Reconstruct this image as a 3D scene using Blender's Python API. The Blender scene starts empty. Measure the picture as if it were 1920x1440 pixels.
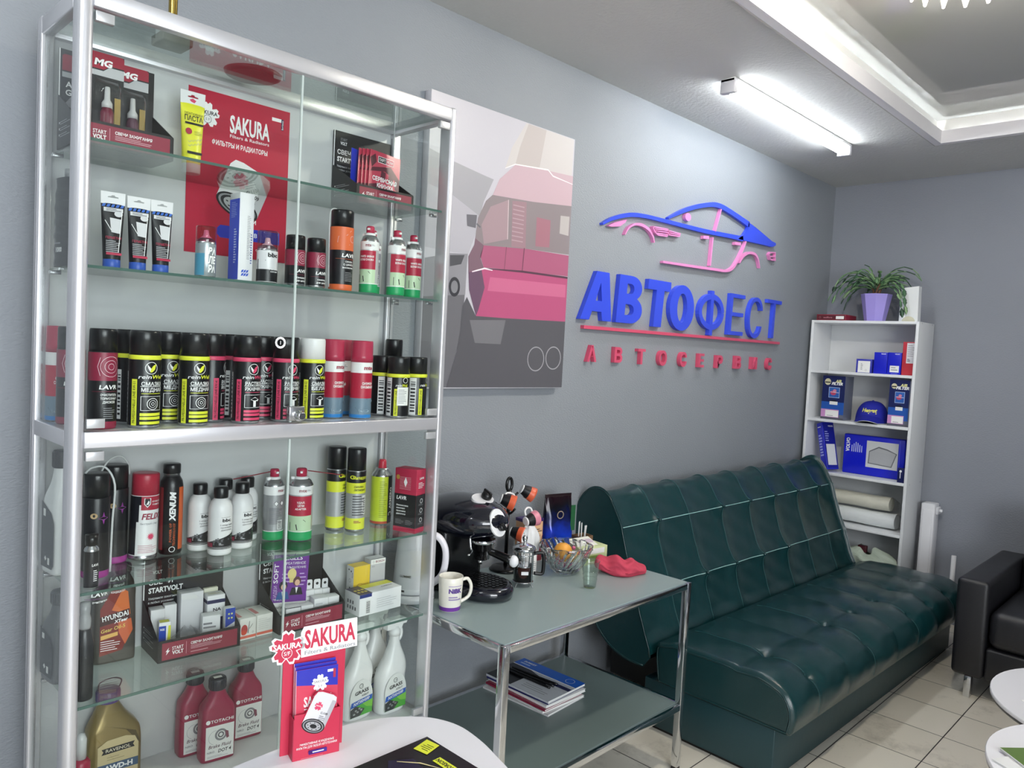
import bpy, bmesh, math, random
from math import sin, cos, pi, radians as RAD
from mathutils import Vector, Matrix
from mathutils.geometry import tessellate_polygon
random.seed(7)
SC = bpy.context.scene
COL = SC.collection
# ------------------------------------------------------------------ camera, world, exposure
cam_d = bpy.data.cameras.new('camera')
cam_d.sensor_fit = 'HORIZONTAL'
cam_d.sensor_width = 36.0
cam_d.lens = 36.0 * 1439.7 / 1920.0
cam_d.clip_start = 0.02
cam_d.clip_end = 60
cam = bpy.data.objects.new('camera', cam_d)
COL.objects.link(cam)
YAW, PITCH, ROLL = -0.7984, -0.0509, 0.0514
fwd = Vector((sin(-YAW) * cos(PITCH), cos(YAW) * cos(PITCH), sin(PITCH)))
r0 = Vector((cos(YAW), sin(YAW), 0))
u0 = r0.cross(fwd)
rgt = cos(ROLL) * r0 + sin(ROLL) * u0
upv = -sin(ROLL) * r0 + cos(ROLL) * u0
cam.matrix_world = Matrix(((rgt.x, upv.x, -fwd.x, 0.0005), (rgt.y, upv.y, -fwd.y, -2.054), (rgt.z, upv.z, -fwd.z, 1.5), (0, 0, 0, 1)))
SC.camera = cam
SC.view_settings.view_transform = 'Standard'
SC.view_settings.look = 'None'
SC.view_settings.gamma = 1.0
SC.view_settings.use_curve_mapping = False
SC.view_settings.exposure = 1.4
world = bpy.data.worlds.new('world')
world.use_nodes = True
SC.world = world
world.node_tree.nodes['Background'].inputs[0].default_value = (0.8, 0.88, 1.0, 1)
world.node_tree.nodes['Background'].inputs[1].default_value = 0.35
SC.cycles.transparent_max_bounces = 32
SC.cycles.max_bounces = 10
SC.cycles.glossy_bounces = 5
SC.cycles.sample_clamp_indirect = 6.0
BATTEN_POWER, LED_POWER, FILL_POWER = 13.0, 110.0, 46.0
CHANDELIER_POWER = 215.0
# soft fill light added behind the camera, coloured like daylight
ld = bpy.data.lights.new('added_fill_light', 'AREA')
ld.shape = 'RECTANGLE'; ld.size = 2.3; ld.size_y = 1.5; ld.energy = FILL_POWER; ld.color = (0.93, 0.97, 1.0)
lo = bpy.data.objects.new('added_fill_light', ld); COL.objects.link(lo)
lo.location = (-.05, -4.56, 1.65); lo.rotation_euler = (RAD(90), 0, 0)

# ------------------------------------------------------------------ materials
def lin(h):
    h = h.lstrip('#')
    o = []
    for i in (0, 2, 4):
        c = int(h[i:i + 2], 16) / 255
        o.append(c / 12.92 if c <= 0.04045 else ((c + 0.055) / 1.055) ** 2.4)
    return (o[0], o[1], o[2], 1)
_M = {}
def mat(hexc, rough=0.45, metal=0.0, coat=0.0, spec=0.5, emit=0.0, bump=None, name=None):
    """principled material; bump = (scale, strength, distance)"""
    key = (hexc, rough, metal, coat, spec, emit, bump)
    if key in _M: return _M[key]
    m = bpy.data.materials.new(name or 'paint_' + hexc.lstrip('#'))
    m.use_nodes = True
    nt = m.node_tree; b = nt.nodes['Principled BSDF']
    b.inputs['Base Color'].default_value = lin(hexc)
    b.inputs['Roughness'].default_value = rough
    b.inputs['Metallic'].default_value = metal
    b.inputs['Coat Weight'].default_value = coat
    b.inputs['Specular IOR Level'].default_value = spec
    if emit:
        b.inputs['Emission Color'].default_value = lin(hexc); b.inputs['Emission Strength'].default_value = emit
    if bump:
        t = nt.nodes.new('ShaderNodeTexCoord'); n = nt.nodes.new('ShaderNodeTexNoise'); bp = nt.nodes.new('ShaderNodeBump')
        n.inputs['Scale'].default_value = bump[0]; n.inputs['Detail'].default_value = 3
        bp.inputs['Strength'].default_value = bump[1]; bp.inputs['Distance'].default_value = bump[2]
        nt.links.new(t.outputs['Object'], n.inputs['Vector']); nt.links.new(n.outputs['Fac'], bp.inputs['Height'])
        nt.links.new(bp.outputs['Normal'], b.inputs['Normal'])
    _M[key] = m
    return m
def glass_sheet(name, tint='#fafcfb', strength=1.0, rough=0.0):
    """thin pane: clear, with the reflection of a glass surface"""
    if name in _M: return _M[name]
    m = bpy.data.materials.new(name); m.use_nodes = True
    nt = m.node_tree; nt.nodes.clear()
    o = nt.nodes.new('ShaderNodeOutputMaterial'); mx = nt.nodes.new('ShaderNodeMixShader')
    t = nt.nodes.new('ShaderNodeBsdfTransparent'); g = nt.nodes.new('ShaderNodeBsdfGlossy'); f = nt.nodes.new('ShaderNodeLayerWeight'); pw = nt.nodes.new('ShaderNodeMath'); pw.operation = 'POWER'; pw.inputs[1].default_value = 5; ma = nt.nodes.new('ShaderNodeMath'); ma.operation = 'MULTIPLY_ADD'; ma.inputs[1].default_value = .9; ma.inputs[2].default_value = .045
    mul = nt.nodes.new('ShaderNodeMath'); mul.operation = 'MULTIPLY'; mul.use_clamp = True; mul.inputs[1].default_value = strength
    t.inputs[0].default_value = lin(tint); g.inputs['Roughness'].default_value = rough; f.inputs[0].default_value = .5
    nt.links.new(f.outputs[1], pw.inputs[0]); nt.links.new(pw.outputs[0], ma.inputs[0]); nt.links.new(ma.outputs[0], mul.inputs[0]); nt.links.new(mul.outputs[0], mx.inputs[0])
    nt.links.new(t.outputs[0], mx.inputs[1]); nt.links.new(g.outputs[0], mx.inputs[2]); nt.links.new(mx.outputs[0], o.inputs[0])
    _M[name] = m
    return m
def real_glass(name, tint='#ffffff', rough=0.0, ior=1.45):
    if name in _M: return _M[name]
    m = bpy.data.materials.new(name); m.use_nodes = True
    b = m.node_tree.nodes['Principled BSDF']
    b.inputs['Base Color'].default_value = lin(tint); b.inputs['Roughness'].default_value = rough
    b.inputs['Transmission Weight'].default_value = 1.0; b.inputs['IOR'].default_value = ior
    _M[name] = m
    return m
def plaster(name, hexc, scale, strength, stretch=(1, 1, 1), rot=(0, 0, 0), rough=0.75, vary=0.06):
    m = bpy.data.materials.new(name); m.use_nodes = True
    nt = m.node_tree; b = nt.nodes['Principled BSDF']
    t = nt.nodes.new('ShaderNodeTexCoord'); mp = nt.nodes.new('ShaderNodeMapping')
    mp.inputs['Scale'].default_value = stretch; mp.inputs['Rotation'].default_value = rot
    n = nt.nodes.new('ShaderNodeTexNoise'); n.inputs['Scale'].default_value = scale; n.inputs['Detail'].default_value = 4
    n2 = nt.nodes.new('ShaderNodeTexNoise'); n2.inputs['Scale'].default_value = 2.0
    bp = nt.nodes.new('ShaderNodeBump'); bp.inputs['Strength'].default_value = strength; bp.inputs['Distance'].default_value = 0.004
    mx = nt.nodes.new('ShaderNodeMixRGB'); c = lin(hexc)
    mx.inputs[1].default_value = tuple(x * (1 - vary) for x in c[:3]) + (1,); mx.inputs[2].default_value = tuple(x * (1 + vary) for x in c[:3]) + (1,)
    L = nt.links.new
    L(t.outputs['Object'], mp.inputs[0]); L(mp.outputs[0], n.inputs['Vector']); L(t.outputs['Object'], n2.inputs['Vector'])
    L(n.outputs['Fac'], bp.inputs['Height']); L(bp.outputs[0], b.inputs['Normal']); L(n2.outputs['Fac'], mx.inputs[0]); L(mx.outputs[0], b.inputs['Base Color'])
    b.inputs['Roughness'].default_value = rough
    return m
WHITE = mat('#f2f2f2', 0.4); BLACK = mat('#0e0e10', 0.35); CHROME = mat('#d8dadc', 0.08, 1.0); ALU = mat('#d2d2d6', 0.32, 0.55)
SILVER = mat('#b9bbbd', 0.25, 0.9); RED = mat('#b32a4a', 0.4); DRED = mat('#8e2340', 0.4); PINK = mat('#e0486e', 0.4); YEL = mat('#e6ec3c', 0.4)
TXT = mat('#f6f6f6', 0.5); TXTB = mat('#141418', 0.5); GREY = mat('#8c8c90', 0.5); BLUE = mat('#1c35d0', 0.4); NAVY = mat('#1b1f4e', 0.4)
PAPER = mat('#f1f1ee', 0.6); CARD = mat('#ececec', 0.5); GREEN = mat('#1fa361', 0.4); PURPLE = mat('#7a2f9c', 0.45); ORANGE = mat('#e06b3a', 0.4)
BARCODE = mat('#e9e9e9', 0.5); GPANE = glass_sheet('door_glass', '#fbfdfc', 0.6); GSHELF = glass_sheet('shelf_glass', '#f0f6f3', 1.1)
GEDGE = mat('#4f6a62', 0.15); CLEAR = glass_sheet('clear_plastic', '#f4f4f4', 1.2)

# ------------------------------------------------------------------ mesh building
def T(x=0, y=0, z=0): return Matrix.Translation((x, y, z))
def RZ(a): return Matrix.Rotation(a, 4, 'Z')
def RX(a): return Matrix.Rotation(a, 4, 'X')
def RY(a): return Matrix.Rotation(a, 4, 'Y')
def S(x, y, z): return Matrix.Diagonal((x, y, z, 1))
def FRONT(y=0.0, x=0.0, z=0.0):        # print plane: u -> x, v -> z, normal -> -y
    return Matrix(((1, 0, 0, x), (0, 0, -1, y), (0, 1, 0, z), (0, 0, 0, 1)))
def LEFT(x=0.0, y=0.0, z=0.0):         # print plane facing -x: u -> -y, v -> z
    return Matrix(((0, 0, -1, x), (-1, 0, 0, y), (0, 1, 0, z), (0, 0, 0, 1)))
def TOP(z=0.0, x=0.0, y=0.0, a=0.0):   # print plane facing up
    return T(x, y, z) @ RZ(a)
_font = bpy.data.curves.new('lettering', 'FONT')
_fo = bpy.data.objects.new('lettering', _font)
_tc = {}
def glyphs(s, bold=0.0, shear=0.0, res=2):
    k = (s, bold, shear, res)
    if k not in _tc:
        _font.body = s; _font.size = 1.0; _font.offset = bold; _font.shear = shear; _font.resolution_u = res
        me = _fo.to_mesh()
        sc = 1 / 0.70
        vs = [(v.co.x * sc, v.co.y * sc) for v in me.vertices]
        fs = [tuple(p.vertices) for p in me.polygons]
        _fo.to_mesh_clear()
        x0 = min((v[0] for v in vs), default=0); x1 = max((v[0] for v in vs), default=1)
        _tc[k] = ([(x - x0, y) for x, y in vs], fs, x1 - x0)
    return _tc[k]
class MB:
    def __init__(s):
        s.v = []; s.f = []; s.m = []; s.sm = []; s.mats = []
    def mi(s, m):
        if m not in s.mats: s.mats.append(m)
        return s.mats.index(m)
    def add(s, vs, fs, m, M=None, smooth=False):
        o = len(s.v)
        if M is not None: vs = [M @ Vector(v) for v in vs]
        s.v.extend([tuple(v) for v in vs]); k = s.mi(m)
        for f in fs:
            s.f.append(tuple(i + o for i in f)); s.m.append(k); s.sm.append(smooth)
        return s
    def bm(s, b, m, M=None, smooth=False):
        b.verts.index_update()
        s.add([v.co.copy() for v in b.verts], [[v.index for v in f.verts] for f in b.faces], m, M, smooth); b.free(); return s
    def box(s, x0, x1, y0, y1, z0, z1, m, bev=0.0, M=None, seg=2):
        if bev <= 0:
            vs = [(x, y, z) for z in (z0, z1) for y in (y0, y1) for x in (x0, x1)]
            return s.add(vs, [(0, 2, 3, 1), (4, 5, 7, 6), (0, 1, 5, 4), (1, 3, 7, 5), (3, 2, 6, 7), (2, 0, 4, 6)], m, M)
        b = bmesh.new(); bmesh.ops.create_cube(b, size=1)
        bmesh.ops.scale(b, vec=(x1 - x0, y1 - y0, z1 - z0), verts=b.verts)
        bmesh.ops.translate(b, vec=((x0 + x1) / 2, (y0 + y1) / 2, (z0 + z1) / 2), verts=b.verts)
        bmesh.ops.bevel(b, geom=b.edges[:], offset=bev, segments=seg, affect='EDGES', profile=0.5)
        return s.bm(b, m, M, True)
    def lathe(s, prof, m, n=24, M=None, smooth=True, sx=1.0, sy=1.0, close=True):
        """prof: [(r, z)] or [(r, z, mat)] (mat of the band that ends at this point)"""
        o = len(s.v); base = []
        for p in prof:
            for i in range(n):
                a = 2 * pi * i / n
                base.append(Vector((p[0] * sin(a) * sx, -p[0] * cos(a) * sy, p[1])))
        if M is not None: base = [M @ v for v in base]
        s.v.extend([tuple(v) for v in base])
        for j in range(len(prof) - 1):
            k = s.mi(prof[j + 1][2] if len(prof[j + 1]) > 2 else m)
            for i in range(n):
                i2 = (i + 1) % n
                s.f.append((o + j * n + i, o + j * n + i2, o + (j + 1) * n + i2, o + (j + 1) * n + i)); s.m.append(k); s.sm.append(smooth)
        if close:
            k = s.mi(prof[0][2] if len(prof[0]) > 2 else m)
            if prof[0][0] > 1e-4: s.f.append(tuple(o + i for i in reversed(range(n)))); s.m.append(k); s.sm.append(False)
            k = s.mi(prof[-1][2] if len(prof[-1]) > 2 else m)
            if prof[-1][0] > 1e-4: s.f.append(tuple(o + (len(prof) - 1) * n + i for i in range(n))); s.m.append(k); s.sm.append(False)
        return s
    def patch(s, r, a0, a1, z0, z1, m, eps=0.0004, n=None):
        """label panel on a cylinder of radius r; angles in degrees, 0 = front (-y), positive towards +x"""
        n = n or max(2, int(abs(a1 - a0) / 9)); vs = []
        for i in range(n + 1):
            a = RAD(a0 + (a1 - a0) * i / n)
            for z in (z0, z1): vs.append(((r + eps) * sin(a), -(r + eps) * cos(a), z))
        return s.add(vs, [(2 * i, 2 * i + 2, 2 * i + 3, 2 * i + 1) for i in range(n)], m, None, True)
    def rect(s, u0, u1, v0, v1, m, M, z=0.0): return s.add([(u0, v0, z), (u1, v0, z), (u1, v1, z), (u0, v1, z)], [(0, 1, 2, 3)], m, M)
    def poly(s, pts, m, M, z=0.0, depth=0.0, holes=(), smooth=False):
        loops = [[Vector((p[0], p[1], 0)) for p in L] for L in [pts] + list(holes)]
        flat = [v for L in loops for v in L]; tri = tessellate_polygon(loops)
        fs = []
        for t in tri:
            a, b, c = (flat[i] for i in t)
            fs.append(tuple(t) if (b - a).cross(c - a).z > 0 else tuple(reversed(t)))
        if depth == 0: return s.add([(v.x, v.y, z) for v in flat], fs, m, M)
        n = len(flat); vs = [(v.x, v.y, z + depth) for v in flat] + [(v.x, v.y, z) for v in flat]
        F = fs + [tuple(i + n for i in reversed(f)) for f in fs]; o = 0
        for L in loops:
            k = len(L); area = sum(L[i].x * L[(i + 1) % k].y - L[(i + 1) % k].x * L[i].y for i in range(k))
            ccw = area > 0
            if L is not loops[0]: ccw = not ccw if area < 0 else ccw
            for i in range(k):
                a, b = o + i, o + (i + 1) % k
                q = (a + n, b + n, b, a)
                F.append(q if area > 0 else tuple(reversed(q)))
            o += k
        return s.add(vs, F, m, M, smooth)
    def ell(s, cx, cy, rx, ry, m, M, z=0.0, n=20, depth=0.0, a0=0, a1=360):
        pts = [(cx + rx * cos(RAD(a0 + (a1 - a0) * i / n)), cy + ry * sin(RAD(a0 + (a1 - a0) * i / n))) for i in range(n if a1 - a0 == 360 else n + 1)]
        return s.poly(pts, m, M, z, depth)
    def ring(s, cx, cy, r, w, m, M, z=0.0, n=24, a0=0, a1=360):
        pts = [(cx + r * cos(RAD(a0 + (a1 - a0) * i / n)), cy + r * sin(RAD(a0 + (a1 - a0) * i / n)), w) for i in range(n + 1)]
        return s.stroke(pts, m, M, z)
    def stroke(s, pts, m, M, z=0.0, depth=0.0, smooth_n=0):
        if smooth_n: pts = spline(pts, smooth_n)
        Lp, Rp = [], []
        for i, p in enumerate(pts):
            a = Vector(pts[max(i - 1, 0)][:2]); b = Vector(pts[min(i + 1, len(pts) - 1)][:2])
            d = (b - a); d = d.normalized() if d.length > 1e-9 else Vector((1, 0)); nn = Vector((-d.y, d.x)) * p[2] / 2
            Lp.append((p[0] + nn.x, p[1] + nn.y)); Rp.append((p[0] - nn.x, p[1] - nn.y))
        n = len(pts); top = [(x, y, z + depth) for x, y in Lp + Rp]
        F = [(n + i, n + i + 1, i + 1, i) for i in range(n - 1)]
        if depth == 0: return s.add(top, F, m, M)
        k = 2 * n; vs = top + [(x, y, z) for x, y in Lp + Rp]
        for i in range(n - 1):
            F += [(i, i + 1, k + i + 1, k + i), (k + n + i, k + n + i + 1, n + i + 1, n + i), (k + i, k + i + 1, k + n + i + 1, k + n + i)]
        F += [(n, 0, k, k + n), (n - 1, 2 * n - 1, k + 2 * n - 1, k + n - 1)]
        return s.add(vs, F, m, M)
    def text(s, t, m, M=None, cx=0.0, cy=0.0, h=0.01, w=None, bold=0.015, shear=0.0, wrap=None, z=0.0003, align='C', res=2, depth=0.0, vert=False):
        """cx, cy: centre; h: capital height; w: fit to this width; wrap: radius of the cylinder it is printed on"""
        vs, fs, W = glyphs(t, bold, shear, res)
        sx = (w / W) if w else h
        o = {'C': -W / 2, 'L': 0, 'R': -W}[align]
        P = [((x + o) * sx, (y - 0.5) * h) for x, y in vs]
        if vert: P = [(-y, x) for x, y in P]
        P = [(x + cx, y + cy) for x, y in P]
        if wrap:
            return s.add([((wrap + z) * sin(x / wrap), -(wrap + z) * cos(x / wrap), y) for x, y in P], fs, m, M)
        if depth:
            me = [(x, y, z + depth) for x, y in P]; n = len(P)
            from collections import Counter
            ec = {}
            for f in fs:
                for i in range(len(f)):
                    a, b = f[i], f[(i + 1) % len(f)]
                    ec[(a, b)] = 1
            side = [(a + n, b + n, b, a) for (a, b) in ec if (b, a) not in ec]
            return s.add(me + [(x, y, z) for x, y in P], list(fs) + side, m, M)
        return s.add([(x, y, z) for x, y in P], fs, m, M)
    def lines(s, m, M, x0, x1, y0, y1, n, z=0.0003, frac=0.45, wrap=None, seed=1):
        """rows of small print"""
        rr = random.Random(seed); st = (y1 - y0) / n
        for i in range(n):
            yb = y1 - (i + 1) * st + st * (1 - frac) / 2; xe = x0 + (x1 - x0) * rr.uniform(0.6, 1.0)
            if wrap: s.patch(wrap, math.degrees(x0 / wrap), math.degrees(xe / wrap), yb, yb + st * frac, m, z)
            else: s.rect(x0, xe, yb, yb + st * frac, m, M, z)
        return s
    def barcode(s, M, x0, x1, y0, y1, wrap=None, z=0.0004):
        if wrap: s.patch(wrap, math.degrees(x0 / wrap), math.degrees(x1 / wrap), y0, y1, BARCODE, z)
        else: s.rect(x0, x1, y0, y1, BARCODE, M, z)
        rr = random.Random(5); y = y0 + (y1 - y0) * 0.08
        while y < y1 - (y1 - y0) * 0.1:
            d = (y1 - y0) * rr.choice((0.02, 0.03, 0.045))
            a, b = x0 + (x1 - x0) * 0.15, x1 - (x1 - x0) * 0.15
            if wrap: s.patch(wrap, math.degrees(a / wrap), math.degrees(b / wrap), y, y + d, TXTB, z + 0.0002)
            else: s.rect(a, b, y, y + d, TXTB, M, z + 0.0002)
            y += d * 2.1
        return s
    def tube(s, pts, r, m, n=8, smooth_n=0, M=None, closed=False, flat=1.0):
        if smooth_n:
            if isinstance(r, (list, tuple)): q = spline([tuple(p) + (a,) for p, a in zip(pts, r)], smooth_n); pts = [p[:3] for p in q]; r = [p[3] for p in q]
            else: pts = spline3([tuple(p) for p in pts], smooth_n, closed)
        P = [Vector(p) for p in pts]; N = len(P); vs = []; prev = None
        for i in range(N):
            a = P[(i - 1) % N] if closed else P[max(i - 1, 0)]; b = P[(i + 1) % N] if closed else P[min(i + 1, N - 1)]
            d = (b - a).normalized()
            ref = prev if prev is not None else (Vector((0, 0, 1)) if abs(d.z) < 0.9 else Vector((1, 0, 0)))
            u = (ref - d * ref.dot(d)).normalized(); w = d.cross(u); prev = u
            rr = r[i] if isinstance(r, (list, tuple)) else r
            for k in range(n):
                an = 2 * pi * k / n; vs.append(P[i] + u * cos(an) * rr + w * sin(an) * rr * flat)
        F = []
        for i in range(N if closed else N - 1):
            j = (i + 1) % N
            for k in range(n): F.append((i * n + k, i * n + (k + 1) % n, j * n + (k + 1) % n, j * n + k))
        if not closed: F += [tuple(reversed(range(n))), tuple((N - 1) * n + k for k in range(n))]
        return s.add(vs, F, m, M, True)
    def sphere(s, c, r, m, n=16, k=10, M=None, sx=1, sy=1, sz=1):
        prof = [(max(r * sin(pi * i / k), 0.00002), -r * cos(pi * i / k)) for i in range(k + 1)]
        mm = T(*c) @ S(sx, sy, sz)
        return s.lathe(prof, m, n, mm if M is None else M @ mm, close=False)
    def grid(s, fn, nu, nv, m, smooth=True, M=None, closed_u=False):
        vs = [fn(i / nu if closed_u else i / nu, j / nv) for i in range(nu + (0 if closed_u else 1)) for j in range(nv + 1)]
        F = []; w = nv + 1
        for i in range(nu):
            i2 = (i + 1) % nu if closed_u else i + 1
            for j in range(nv): F.append((i * w + j, i2 * w + j, i2 * w + j + 1, i * w + j + 1))
        return s.add(vs, F, m, M, smooth)
    def mesh(s, name):
        me = bpy.data.meshes.new(name)
        me.from_pydata(s.v, [], s.f)
        for m in s.mats: me.materials.append(m)
        me.polygons.foreach_set('material_index', s.m); me.polygons.foreach_set('use_smooth', s.sm)
        me.update()
        return me
    def build(s, name, parent=None, label=None):
        o = bpy.data.objects.new(name, s.mesh(name)); COL.objects.link(o)
        if parent is not None: o.parent = parent
        if label: o['label'] = label
        return o
def spline(pts, k):
    out = []
    for i in range(len(pts) - 1):
        p = [pts[max(i - 1, 0)], pts[i], pts[i + 1], pts[min(i + 2, len(pts) - 1)]]
        for j in range(k):
            t = j / k; q = []
            for c in range(len(pts[0])):
                a, b, cc, d = (x[c] for x in p)
                q.append(0.5 * (2 * b + (cc - a) * t + (2 * a - 5 * b + 4 * cc - d) * t * t + (3 * b - a - 3 * cc + d) * t ** 3))
            out.append(tuple(q))
    out.append(tuple(pts[-1])); return out
def spline3(pts, k, closed=False):
    if not closed: return spline(pts, k)
    n = len(pts); e = [pts[-1]] + list(pts) + [pts[0], pts[1]]
    out = []
    for i in range(1, n + 1):
        p = e[i - 1:i + 3]
        for j in range(k):
            t = j / k
            out.append(tuple(0.5 * (2 * b + (cc - a) * t + (2 * a - 5 * b + 4 * cc - d) * t * t + (3 * b - a - 3 * cc + d) * t ** 3) for a, b, cc, d in zip(*p)))
    return out
def tag(o, label, cat, group=None):
    o['label'] = label; o['category'] = cat
    if group: o['group'] = group
    return o
def thing(name, label, cat, loc=(0, 0, 0), rz=0.0, group=None, rot=None):
    o = bpy.data.objects.new(name, None); COL.objects.link(o)
    o.empty_display_size = 0.05
    o.location = loc; o.rotation_euler = rot if rot else (0, 0, rz)
    return tag(o, label, cat, group)
def structure(name, mb):
    o = mb.build(name); o['kind'] = 'structure'; return o
_proto = {}
def spawn(key, builder, name, label, cat, loc, rz=0.0, group=None, rot=None, scale=None):
    """first of a kind is built, later ones copy each part"""
    root = thing(name, label, cat, loc, rz, group, rot)
    if scale: root.scale = scale
    if key not in _proto:
        builder(root); _proto[key] = root
    else:
        for ch in list(_proto[key].children):
            c = ch.copy(); COL.objects.link(c); c.parent = root
            for g in list(ch.children):
                d = g.copy(); COL.objects.link(d); d.parent = c
    return root
# ------------------------------------------------------------------ the room
XR, H, XL, YF = 5.008, 2.62, -1.3, -4.6
WALLM = plaster('grey_textured_wallpaper', '#8f949a', 95, 0.55, (1.0, 1.0, 2.2), (0, 0.75, 0), 0.55)
WALL2 = plaster('grey_wallpaper_smooth', '#8c9099', 95, 0.35, (1, 1, 2.0), (0, 0.5, 0), 0.6)
CEILM = plaster('white_textured_ceiling', '#c9c9c7', 75, 0.6, (1, 1, 1), (0, 0, 0), 0.8)
structure('wall_back', MB().box(XL - .1, XR + .1, 0, .1, 0, H + .3, WALLM))
structure('wall_right', MB().box(XR, XR + .1, YF, 0, 0, H + .3, WALL2))
structure('wall_left', MB().box(XL - .1, XL, YF, 0, 0, H + .3, WALL2))
mb = MB()   # front wall behind the camera, with an opening added for the fill light
mb.box(1.15, XR + .1, YF - .1, YF, 0, H + .3, WALL2)
mb.box(XL - .1, 1.15, YF - .1, YF, 0, .85, WALL2); mb.box(XL - .1, 1.15, YF - .1, YF, 2.45, H + .3, WALL2)
structure('wall_front', mb)
# floor: square tiles with dark joints and scuff marks
fm = bpy.data.materials.new('beige_floor_tiles'); fm.use_nodes = True
nt = fm.node_tree; b = nt.nodes['Principled BSDF']; L = nt.links.new
tc = nt.nodes.new('ShaderNodeTexCoord'); mp = nt.nodes.new('ShaderNodeMapping'); br = nt.nodes.new('ShaderNodeTexBrick')
mp.inputs['Location'].default_value = (-3.176 + .28 * 12, .953 + .28 * 12, 0)
br.offset = 0; br.squash = 1
br.inputs['Scale'].default_value = 1; br.inputs['Brick Width'].default_value = .28; br.inputs['Row Height'].default_value = .28
br.inputs['Mortar Size'].default_value = .0022; br.inputs['Mortar Smooth'].default_value = .1
br.inputs['Color1'].default_value = lin('#e8e2d5'); br.inputs['Color2'].default_value = lin('#dfd8ca'); br.inputs['Mortar'].default_value = lin('#2c2924')
n1 = nt.nodes.new('ShaderNodeTexNoise'); n1.inputs['Scale'].default_value = 3.2; n1.inputs['Detail'].default_value = 8; n1.inputs['Roughness'].default_value = .75
cr = nt.nodes.new('ShaderNodeValToRGB'); cr.color_ramp.elements[0].position = .30; cr.color_ramp.elements[0].color = (.30, .28, .25, 1)
cr.color_ramp.elements[1].position = .46; cr.color_ramp.elements[1].color = (1, 1, 1, 1)
mu = nt.nodes.new('ShaderNodeMixRGB'); mu.blend_type = 'MULTIPLY'; mu.inputs[0].default_value = .5
L(tc.outputs['Object'], mp.inputs[0]); L(mp.outputs[0], br.inputs['Vector']); L(tc.outputs['Object'], n1.inputs['Vector'])
L(n1.outputs['Fac'], cr.inputs[0]); L(br.outputs['Color'], mu.inputs[1]); L(cr.outputs[0], mu.inputs[2]); L(mu.outputs[0], b.inputs['Base Color'])
b.inputs['Roughness'].default_value = .32
structure('floor', MB().box(XL - .1, XR + .1, YF - .1, .1, -.1, 0, fm))
# ceiling with the recessed tray
TX0, TX1, TY0, TY1, TZ = 0.4, 4.262, -3.2, -.787, 2.732
mb = MB()
mb.box(XL - .1, XR + .1, TY1, .1, H, H + .3, CEILM); mb.box(XL - .1, XR + .1, YF - .1, TY0, H, H + .3, CEILM)
mb.box(XL - .1, TX0, TY0, TY1, H, H + .3, CEILM); mb.box(TX1, XR + .1, TY0, TY1, H, H + .3, CEILM)
structure('ceiling', mb)
STRETCH = mat('#a3a3a0', .05, 0, 0, .65, name='glossy_stretch_ceiling')
structure('ceiling_tray', MB().box(TX0, TX1, TY0, TY1, TZ, TZ + .02, STRETCH))
GLOSSW = mat('#c4c2bd', .12, 0, 0, .5)
TRIM = mat('#dcdadd', .5)
def frame(z0, z1, d0, d1, m):
    mb = MB()
    mb.box(TX0 + d0, TX1 - d0, TY1 - d1, TY1 - d0, z0, z1, m); mb.box(TX0 + d0, TX1 - d0, TY0 + d0, TY0 + d1, z0, z1, m)
    mb.box(TX0 + d0, TX0 + d1, TY0 + d1, TY1 - d1, z0, z1, m); mb.box(TX1 - d1, TX1 - d0, TY0 + d1, TY1 - d1, z0, z1, m)
    return mb
structure('trim_1', frame(H - .012, TZ, .0002, .006, GLOSSW))          # glossy upstand of the tray
structure('trim_2', frame(H - .012, H + .050, .034, .042, TRIM))
structure('trim_3', frame(H - .012, H - .006, .0065, .0335, TRIM))       # white moulding along its lower edge
# led strip lights lying on the moulding
LEDM = mat('#f4fbff', .5, emit=LED_POWER)
def led_strip(label, p0, p1, nrm):
    root = thing('led_strip', label, 'led strip', p0, 0, 'led strips along the ceiling tray')
    d = Vector(p1) - Vector(p0); n = int(d.length / .130); d = d / n; nv = Vector(nrm)
    base = MB(); q = Vector(nrm) * .009
    a, c = Vector((0, 0, 0)) - q, d * n + q
    base.box(min(a.x, c.x), max(a.x, c.x), min(a.y, c.y), max(a.y, c.y), 0, .002, WHITE)
    base.build('tape', root)
    for i in range(n):
        o = d * (i + .5)
        MB().box(o.x - .006, o.x + .006, o.y - .006, o.y + .006, .002, .007, LEDM).build('led', root)
led_strip('led strip along the long edge of the ceiling tray beside the logo wall', (1.3, TY1 - .020, H - .0055), (TX1 - .05, TY1 - .020, H - .0055), (0, 1, 0))
led_strip('led strip along the short edge of the ceiling tray at the far wall', (TX1 - .020, TY1 - .05, H - .0055), (TX1 - .020, -3.1, H - .0055), (1, 0, 0))
led_strip('led strip along the long edge of the ceiling tray behind the camera', (TX0 + .05, TY0 + .020, H - .0055), (TX1 - .05, TY0 + .020, H - .0055), (0, 1, 0))
# batten lamps
DIFF = mat('#f6fcff', .5, emit=BATTEN_POWER)
def batten(x0, x1, y, label):
    root = thing('batten_lamp', label, 'ceiling lamp', ((x0 + x1) / 2, y, H), 0, 'linear ceiling lamps'); w = (x1 - x0) / 2
    MB().box(-w, w, -.032, .032, -.014, 0, WHITE, .002).build('housing', root)
    m = MB(); r = .030; n = 10; prof = [(r * cos(pi * i / n), -.014 - .042 * sin(pi * i / n)) for i in range(n + 1)]
    m.grid(lambda u, v: (-w + .028 + (2 * w - .056) * v, prof[int(round(u * n))][0], prof[int(round(u * n))][1]), n, 1, DIFF); m.build('diffuser', root)
    for s_ in (-1, 1):
        x = s_ * (w - .014)
        MB().box(x - .014, x + .014, -.033, .033, -.058, 0, mat('#c9c9cf', .5), .004).build('end_cap', root)
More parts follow.
